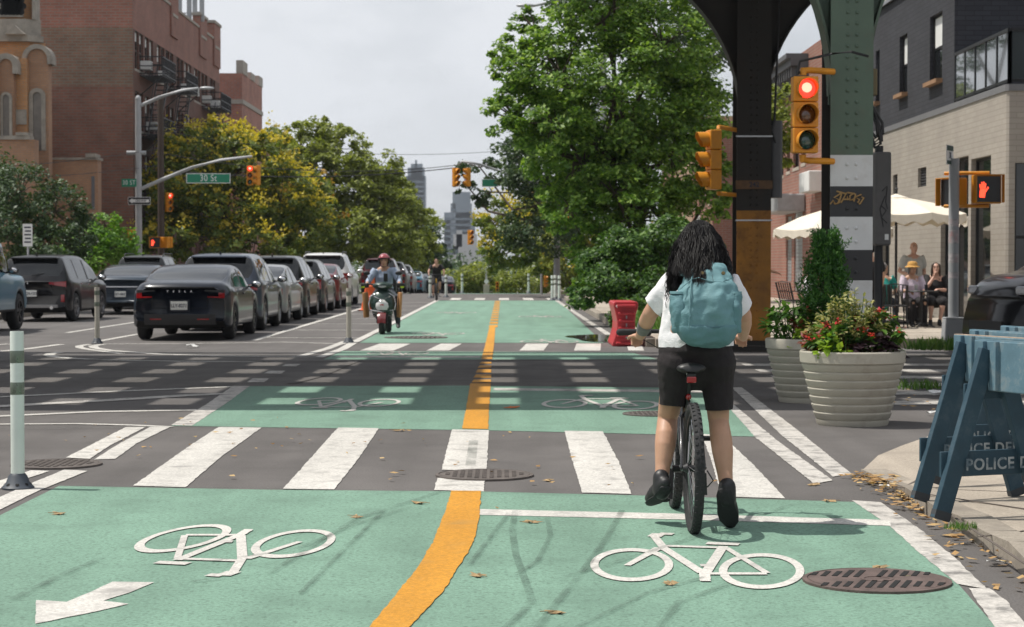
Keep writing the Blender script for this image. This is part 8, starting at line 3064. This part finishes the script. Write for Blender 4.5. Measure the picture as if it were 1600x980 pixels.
b.tube([rel(198, 239), rel(228, 239)], .09, 8)
b.build('camera_bar', M['grey_paint'], lamp, 60)
MA = 'amber traffic lights on mast arms'
def hang(px, py, h_px, Y, face, label, lit='red', grp=MA):
 k = h_px / (3000 / Y) / 1.035
 p = P(px, py, Y)
 return signal(label, (p.x, Y, p.z), face, lit, k)
hang(390.5, 274, 31, Yq - .2, .1, 'traffic light with lit red lamp at the tip of the grey mast arm')
hang(400.5, 274, 31, Yq, -1.3, 'traffic light turned sideways at the tip of the same mast arm', 'none')
hang(265, 316, 30, Yq + 2, .7, 'small red lit traffic light on the wooden pole', 'red')
def board(name, label, px0, py0, px1, py1, Y, txt, m, edge=None, tsize=.7, tcol='sign_white', back=.02, cat='sign', sx=.8):
 a, c = P(px0, py0, Y), P(px1, py1, Y)
 x, z = (a.x + c.x) / 2, (a.z + c.z) / 2
 wd, h = abs(c.x - a.x), abs(a.z - c.z)
 t = thing(name, label, cat, (x, Y, z))
 b = MB()
 b.bx(-wd / 2, wd / 2, 0, back, -h / 2, h / 2)
 b.build('plate', M['sign_white'] if edge else m, t)
 if edge:
  e = h * edge
  b = MB()
  b.bx(-wd / 2 + e, wd / 2 - e, -.006, -.001, -h / 2 + e, h / 2 - e)
  b.build('panel', m, t)
 if txt:
  lettering(txt, h * tsize, M[tcol], t, (0, -.010, -.0), sx=sx, bold=False, spacing=1.1)
 return t, wd, h
board('street_name_sign', 'large green street name sign reading 30 St under the mast arm', 291, 271, 360, 286.5, Yq - .1, '30 St', M['sign_green'], .07, .95)
board('street_name_sign', 'small green street name sign on the lamp shaft', 190, 279.5, 213, 292, Yq - .2, '30 ST', M['sign_green'], None, .8)
t, wd, h = board('one_way_sign', 'black and white one way arrow sign on the grey lamp shaft', 200, 308, 235, 320, Yq - .3, '', M['black'], .05)
b = MB()
b.prism([(-wd * .46, 0), (-wd * .30, h * .36), (-wd * .30, h * .20), (wd * .44, h * .20), (wd * .44, -h * .20), (-wd * .30, -h * .20), (-wd * .30, -h * .36)], -.012, -.007, Matrix(((1, 0, 0, 0), (0, 0, 1, 0), (0, 1, 0, 0), (0, 0, 0, 1))))
b.build('arrow', M['sign_white'], t)
lettering('ONE WAY', h * .42, M['ink'], t, (wd * .08, -.014, 0), sx=.72)
c = P(206, 368, Yq)
ped_head('amber crossing signal box low on the grey lamp shaft', (c.x, Yq, c.z), -1.9, False)
c = P(242, 379, Yq)
ped_head('crossing signal with a small glowing red hand by the wooden pole', (c.x, Yq, c.z), .3, True)
c = P(261, 379, Yq)
ped_head('crossing signal facing away beside the wooden pole', (c.x, Yq + .1, c.z), 2.4, False)
WXp = P(252, 414, 84).x
wp = thing('utility_pole', 'dark wooden utility pole next to the grey street lamp', 'utility pole', (WXp, 84, .15))
b = MB()
b.tube([(0, 0, 0), (0, 0, P(252, 160, 84).z)], [.16, .13], 12)
b.build('shaft', M['wood_grey'], wp, 60)
b = MB()
b.lathe([(.17, .0), (.17, .35)], 12, (0, 0, 1.0), cap=False)
b.build('notice', M['plate'], wp)
PSX = P(44, 414, 52).x
ps = thing('parking_sign', 'narrow white parking sign on a thin post in front of the dark tree', 'sign', (PSX, 52, .15))
b = MB()
b.tube([(0, 0, 0), (0, 0, P(44, 350, 52).z - .15)], .03, 8)
b.build('post', M['steel'], ps)
b = MB()
b.bx(-.13, .13, -.04, -.03, P(44, 385, 52).z - .15, P(44, 350, 52).z - .15)
b.build('plate', M['sign_white'], ps)
b = MB()
zt, zb_ = P(44, 352, 52).z - .15, P(44, 383, 52).z - .15
for i in range(5):
 z = lerp(zt, zb_, (i + .6) / 5.4)
 b.bx(-.09 + .02 * (i % 2), .09, -.045, -.041, z - .02, z + .02)
b.build('lines', M['ink'], ps)
# far mast arms
Yr = 86.0
RXm = P(870, 414, Yr).x
ra_ = thing('mast_arm', 'grey signal mast arm coming out of the trees over the lane', 'mast arm', (RXm, Yr, .15))
b = MB()
b.tube([(0, 0, 0), (0, 0, 5.0)], [.15, .12], 10)
b.build('shaft', M['grey_paint'], ra_, 60)
b = MB()
b.tube([(0, 0, 4.6), rel(800, 274, Yr, RXm), rel(750, 257, Yr, RXm), rel(722, 252, Yr, RXm), rel(716, 258, Yr, RXm)], [.08, .075, .06, .055, .05], 10)
b.build('arm', M['grey_paint'], ra_, 60)
hang(713.5, 277, 29, Yr - .2, .75, 'amber traffic light hanging over the lane, seen three quarter on', 'none')
hang(729, 277, 29, Yr, -1.25, 'amber traffic light hanging over the lane, seen from its side', 'none')
board('street_name_sign', 'green street name sign half hidden by leaves over the lane', 753, 280, 778, 292, Yr, '', M['sign_green'], .06)
Yv = 150.0
VX = P(505, 414, Yv).x
ma2 = thing('mast_arm', 'distant grey mast arm reaching out of the avenue trees', 'mast arm', (VX, Yv, zg(Yv)))
b = MB()
z2 = zg(Yv)
def relv(px, py):
 p = P(px, py, Yv)
 return (p.x - VX, 0, p.z - z2)
b.tube([(0, 0, 0), (0, 0, relv(505, 372)[2])], [.15, .12], 10)
b.build('shaft', M['grey_paint'], ma2, 60)
b = MB()
b.tube([relv(505, 372), relv(530, 361), relv(560, 356), relv(592, 354)], [.09, .085, .075, .07], 10)
b.build('arm', M['grey_paint'], ma2, 60)
hang(528.5, 369, 18, Yv, 2.6, 'far small traffic light hanging from the middle of the distant arm', 'none')
hang(589.5, 370, 22, Yv, .5, 'far small traffic light at the tip of the distant arm', 'none')
hang(736, 371, 23, 140, .6, 'far amber traffic light beside the yellow flowering tree', 'none')
hang(740, 433, 13, 135, .4, 'tiny far traffic light low among the bright lane end trees', 'none')
hang(777, 448, 15, 104, .0, 'little amber signal box standing at the end of the lane', 'none')
hang(853.5, 440, 18, 92, 1.2, 'small amber light on a thin pole near the kerb posts', 'none')
hang(887.5, 344, 10, 84, .0, 'tiny lit red light deep in the big tree', 'red')
for px, py0, py1, Y, lb in ((760, 424, 462, 112, 'thin grey sign post with round sign at the end of the lane'), (846, 428, 462, 92, 'thin grey pole beside the kerb posts')):
 a, c = P(px, py0, Y), P(px, py1, Y)
 t = thing('sign_post', lb, 'sign', (a.x, Y, zg(Y)))
 b = MB()
 b.tube([(0, 0, 0), (0, 0, a.z - zg(Y))], .06, 8)
 b.build('post', M['steel'], t)
 if py0 == 424:
  b = MB()
  b.lathe([(.13, 0), (.13, .02), (.001, .02)], 16, (0, -.06, P(px, 440, Y).z - zg(Y)), 0, (0, -1, 0))
  b.build('disc', M['sign_white'], t)
  b = MB()
  b.bx(-.14, .14, -.09, -.07, P(px, 449, Y).z - zg(Y), P(px, 445, Y).z - zg(Y))
  b.build('plate', mat('sign_blue', (.08, .25, .45), .5), t)
  b = MB()
  b.box((0, 0, .3), (.35, .35, .6))
  b.build('base', M['concrete'], t, bevel=.02)
# lamp over the big tree
sl = thing('street_lamp', 'grey street lamp head poking out above the big green tree', 'street lamp', (3.4, 66, .15))
b = MB()
b.tube([(0, 0, 0), (0, 0, 9.3)], [.15, .11], 10)
b.build('shaft', M['grey_paint'], sl, 60)
b = MB()
q = lambda px, py: (P(px, py, 66).x - 3.4, 0, P(px, py, 66).z - .15)
b.tube([(0, 0, 9.0), q(900, -8), q(860, 4), q(835, 9)], [.07, .06, .05, .045], 10)
b.build('lamp_arm', M['grey_paint'], sl, 60)
b = MB()
b.ball(q(822, 9), (.35, .17, .07), 14)
b.build('lamp_head', M['steel'], sl, 60)
sl2 = thing('street_lamp', 'pale street lamp head reaching out of the avenue trees', 'street lamp', (P(455, 414, 128).x, 128, zg(128)))
b = MB()
q = lambda px, py: (P(px, py, 128).x - P(455, 414, 128).x, 0, P(px, py, 128).z - zg(128))
b.tube([(0, 0, 0), q(456, 300)], [.15, .11], 10)
b.tube([q(456, 300), q(480, 275), q(505, 264)], [.08, .07, .06], 8)
b.build('shaft', M['grey_paint'], sl2, 60)
b = MB()
b.ball(q(517, 263), (.6, .25, .11), 14)
b.build('lamp_head', M['steel'], sl2, 60)
# overhead wires
def wire(label, px0, py0, Y0_, px1, py1, Y1_, r=.018, sag=.25):
 a, c = P(px0, py0, Y0_), P(px1, py1, Y1_)
 b = MB()
 pts = []
 for i in range(13):
  t = i / 12
  p = a.lerp(c, t)
  p.z -= sag * 4 * t * (1 - t)
  pts.append(p)
 b.tube(pts, r, 5)
 tag(b.build('overhead_wire', M['black'], None), label, 'cable', 'overhead wires across the avenue')
wire('thick overhead cable running from the wooden pole to the amber lights', 254, 266, 84, 714, 262, 86, .022, .35)
wire('second overhead cable just above the thick one across the avenue', 254, 240, 84, 716, 258, 86, .016, .5)
wire('thin overhead wire highest across the sky', 254, 205, 84, 830, 232, 90, .010, .6)
wire('thin wire from the church to the grey lamp', -20, 262, 70, 252, 232, 84, .012, .1)
wire('lower thin wire from the church to the wooden pole', -20, 280, 70, 252, 258, 84, .012, .1)
# ------------------------------------------------------------------ grey cabinet hanging between column and restaurant
cbx = P(1377, 414, 27).x
cab = thing('signal_cabinet', 'long grey metal cabinet with scribbles on a dark pole beside the striped column', 'cabinet', (cbx, 27, 0))
zt, zb_ = P(1377, 238, 27).z, P(1377, 384, 27).z
wv = P(1390, 300, 27).x - P(1365, 300, 27).x
b = MB()
b.bx(-wv / 2, wv / 2, -.13, .13, zb_, zt, 0)
b.build('case', mat('cabinet_grey', (.115, .110, .108), .55, .1, .15, 4, dirt=.4, dcol=(.07, .06, .06)), cab, bevel=.03)
b = MB()
b.tube([(-.0, .2, 0), (-.0, .2, zt + .1)], .06, 10)
b.build('pole', M['dark_metal'], cab, 60)
b = MB()
for pts in ([(-.02, zt - .55), (.05, zt - .48), (.03, zt - .7), (.06, zt - .8)], [(-.04, zt - .75), (.04, zt - .82), (-.03, zt - .92), (.05, zt - 1.0)], [(.02, zt - .62), (-.05, zt - .8), (.0, zt - 1.05)]):
 b.tube([(x, -.133, z) for x, z in pts], .007, 5)
b.build('scribble', M['black'], cab)
b = MB()
b.bx(.02, .075, -.136, -.131, zb_ + .08, zb_ + .16)
b.build('sticker', M['sign_white'], cab)
# ------------------------------------------------------------------ parasols, chairs and tables of the restaurant
def parasol(label, px, Y, R, ztop_px, zedge_px, sway=0):
 x = P(px, 414, Y).x
 zt, ze = P(px, ztop_px, Y).z - .15, P(px, zedge_px, Y).z - .15
 t = thing('parasol', label, 'parasol', (x, Y, .15), .3, 'cream parasols over the tables')
 n = 8
 b = MB()
 def rim(r, z, sag):
  pts = []
  for i in range(n):
   a0, a1 = 2 * math.pi * i / n, 2 * math.pi * (i + 1) / n
   for k in range(6):
    f = k / 6
    p = Vector((math.cos(a0), math.sin(a0))).lerp(Vector((math.cos(a1), math.sin(a1))), f)
    pts.append(Vector((p.x * r, p.y * r, z - sag * math.sin(math.pi * f))))
  return pts
 b.loft([rim(.02, zt, 0), rim(R * .18, zt - .09, 0)], 0, True, False)
 b.loft([rim(R * .12, zt - .08, 0), rim(R * .55, lerp(zt, ze, .48), .03), rim(R, ze, .05)], 0, True, False)
 cano = b.build('canopy', M['cloth_cream'], t, 30)
 b = MB()
 top, bot = rim(R * 1.002, ze, .05), []
 for i, p in enumerate(rim(R * 1.01, ze - .14, .05)):
  f = (i % 3) / 3
  bot.append(p - Vector((0, 0, .07 * math.sin(math.pi * ((i % 2) / 2 + .0)))))
 b.loft([top, bot], 0, True, False)
 b.build('valance', M['cloth_cream'], t, 30)
 b = MB()
 b.tube([(0, 0, 0), (0, 0, zt + .08)], .028, 10)
 b.ball((0, 0, zt + .1), .04, 8)
 b.build('pole', M['dark_metal'], t, 60)
 b = MB()
 for i in range(n):
  a = 2 * math.pi * i / n
  b.tube([(0, 0, zt - .12), (R * .98 * math.cos(a), R * .98 * math.sin(a), ze - .02)], .010, 5)
 b.build('ribs', M['dark_metal'], t)
 b = MB()
 b.lathe([(.32, 0), (.32, .05), (.06, .10), (.05, .3)], 20)
 b.build('foot', M['dark_metal'], t, 40)
parasol('cream scalloped parasol over the two seated women', 1400, 41.5, 1.52, 303, 335)
parasol('cream scalloped parasol over the man in the white tee by the shutters', 1300, 47, 1.52, 322, 358)
parasol('cream parasol further back behind the crossing signals', 1560, 44.5, 1.0, 318, 340)
def chair(label, px, Y, rz):
 t = thing('chair', label, 'chair', (P(px, 414, Y).x, Y, .15), rz, 'dark metal chairs on the pavement')
 b = MB()
 b.bx(-.24, .24, -.22, .24, .43, .46)
 b.build('seat', M['dark_metal'], t, bevel=.01)
 b = MB()
 for i in range(7):
  x = -.21 + i * .07
  b.bar((x, -.22, .47), (x * 1.05, -.34, .86), .028, .012, (0, 1, 0))
 b.tube([(-.24, -.21, .45), (-.245, -.34, .86), (0, -.37, .89), (.245, -.34, .86), (.24, -.21, .45)], .013, 6)
 b.build('backrest', M['dark_metal'], t)
 for sx in (-1, 1):
  for sy in (-1, 1):
   b = MB()
   b.tube([(sx * .22, sy * .2, .44), (sx * .25, sy * .25, 0)], .013, 6)
   b.build('leg', M['dark_metal'], t)
  b = MB()
  b.tube([(sx * .245, -.27, .66), (sx * .27, .0, .66), (sx * .26, .2, .62), (sx * .25, .24, .3)], .013, 6)
  b.build('armrest', M['dark_metal'], t)
chair('dark chair under the woman resting her chin', 1462, 40.0, math.pi - .15)
chair('dark chair under the woman in the straw hat', 1425, 39.6, math.pi + .1)
chair('dark chair of the teal clad diner, back to the camera', 1380, 39.2, -.5)
chair('dark slatted chair with its back turned beside the small table', 1399, 38.6, -.2)
chair('dark chair under the man in the white tee', 1266, 45, -math.pi / 2 - .1)
chair('empty dark chair next to the man in the white tee', 1240, 44.6, -math.pi / 2 + .6)
def table(label, px, Y):
 t = thing('table', label, 'table', (P(px, 414, Y).x, Y, .15), 0, 'small dark tables on the pavement')
 b = MB()
 b.lathe([(.33, .72), (.34, .735), (.33, .75), (.001, .75)], 24)
 b.build('tabletop', M['dark_metal'], t, 40)
 b = MB()
 b.tube([(0, 0, .03), (0, 0, .73)], .025, 8)
 for k in range(3):
  a = k * 2.1
  b.tube([(0, 0, .10), (.28 * math.cos(a), .28 * math.sin(a), .01)], .015, 6)
 b.build('pedestal', M['dark_metal'], t, 60)
 return t.location
for lb, px, Y in (('round dark table in front of the two seated women', 1440, 38.9), ('round dark table beside the man in the white tee', 1290, 44.7)):
 tp = table(lb, px, Y)
 if px == 1440:
  for k, (dx, dy, lb2) in enumerate(((-.12, -.05, 'small glass on the table near the straw hat'), (.10, .02, 'dark cup on the table near the woman in black'))):
   g = thing('tumbler', lb2, 'glass', (tp.x + dx, tp.y + dy, tp.z + .75))
   b = MB()
   b.lathe([(.03, 0), (.036, .12), (.032, .12), (.027, .01)], 12, cap=False)
   b.build('cup', M['alu'] if k == 0 else M['black'], g, 50)
# clipped bushes in front of the corner window
bushy('box_plant', 'bright clipped green bush in front of the corner shop window', (P(1578, 414, 38.6).x, 38.6, .62), .24, .24, .26, 420, .06, .6, M['pl_lime'], 'shrub', seed=31)
bushy('box_plant', 'second bright clipped bush at the edge of the view by the shop', (P(1600, 414, 38.4).x + .1, 38.4, .62), .26, .24, .28, 420, .06, .6, M['pl_lime'], 'shrub', seed=32)
b = MB()
b.bx(P(1560, 414, 38.6).x, P(1660, 414, 38.4).x, 38.35, 38.8, .15, .64)
tag(b.build('trough', M['dark_metal'], None, bevel=.01), 'dark planting trough holding the clipped bushes', 'planter')
# low fence by the far trees, seen between the columns
fn = thing('white_post', 'slim white ornamental lamp post by the brick houses above the cyclist', 'lamp post', (P(1090, 414, 58).x, 58, .15))
b = MB()
b.tube([(0, 0, 0), (0, 0, P(1090, 352, 58).z)], .05, 8)
b.ball((0, 0, P(1090, 346, 58).z - .1), (.10, .10, .16), 10)
b.build('shaft', M['sign_white'], fn, 60)
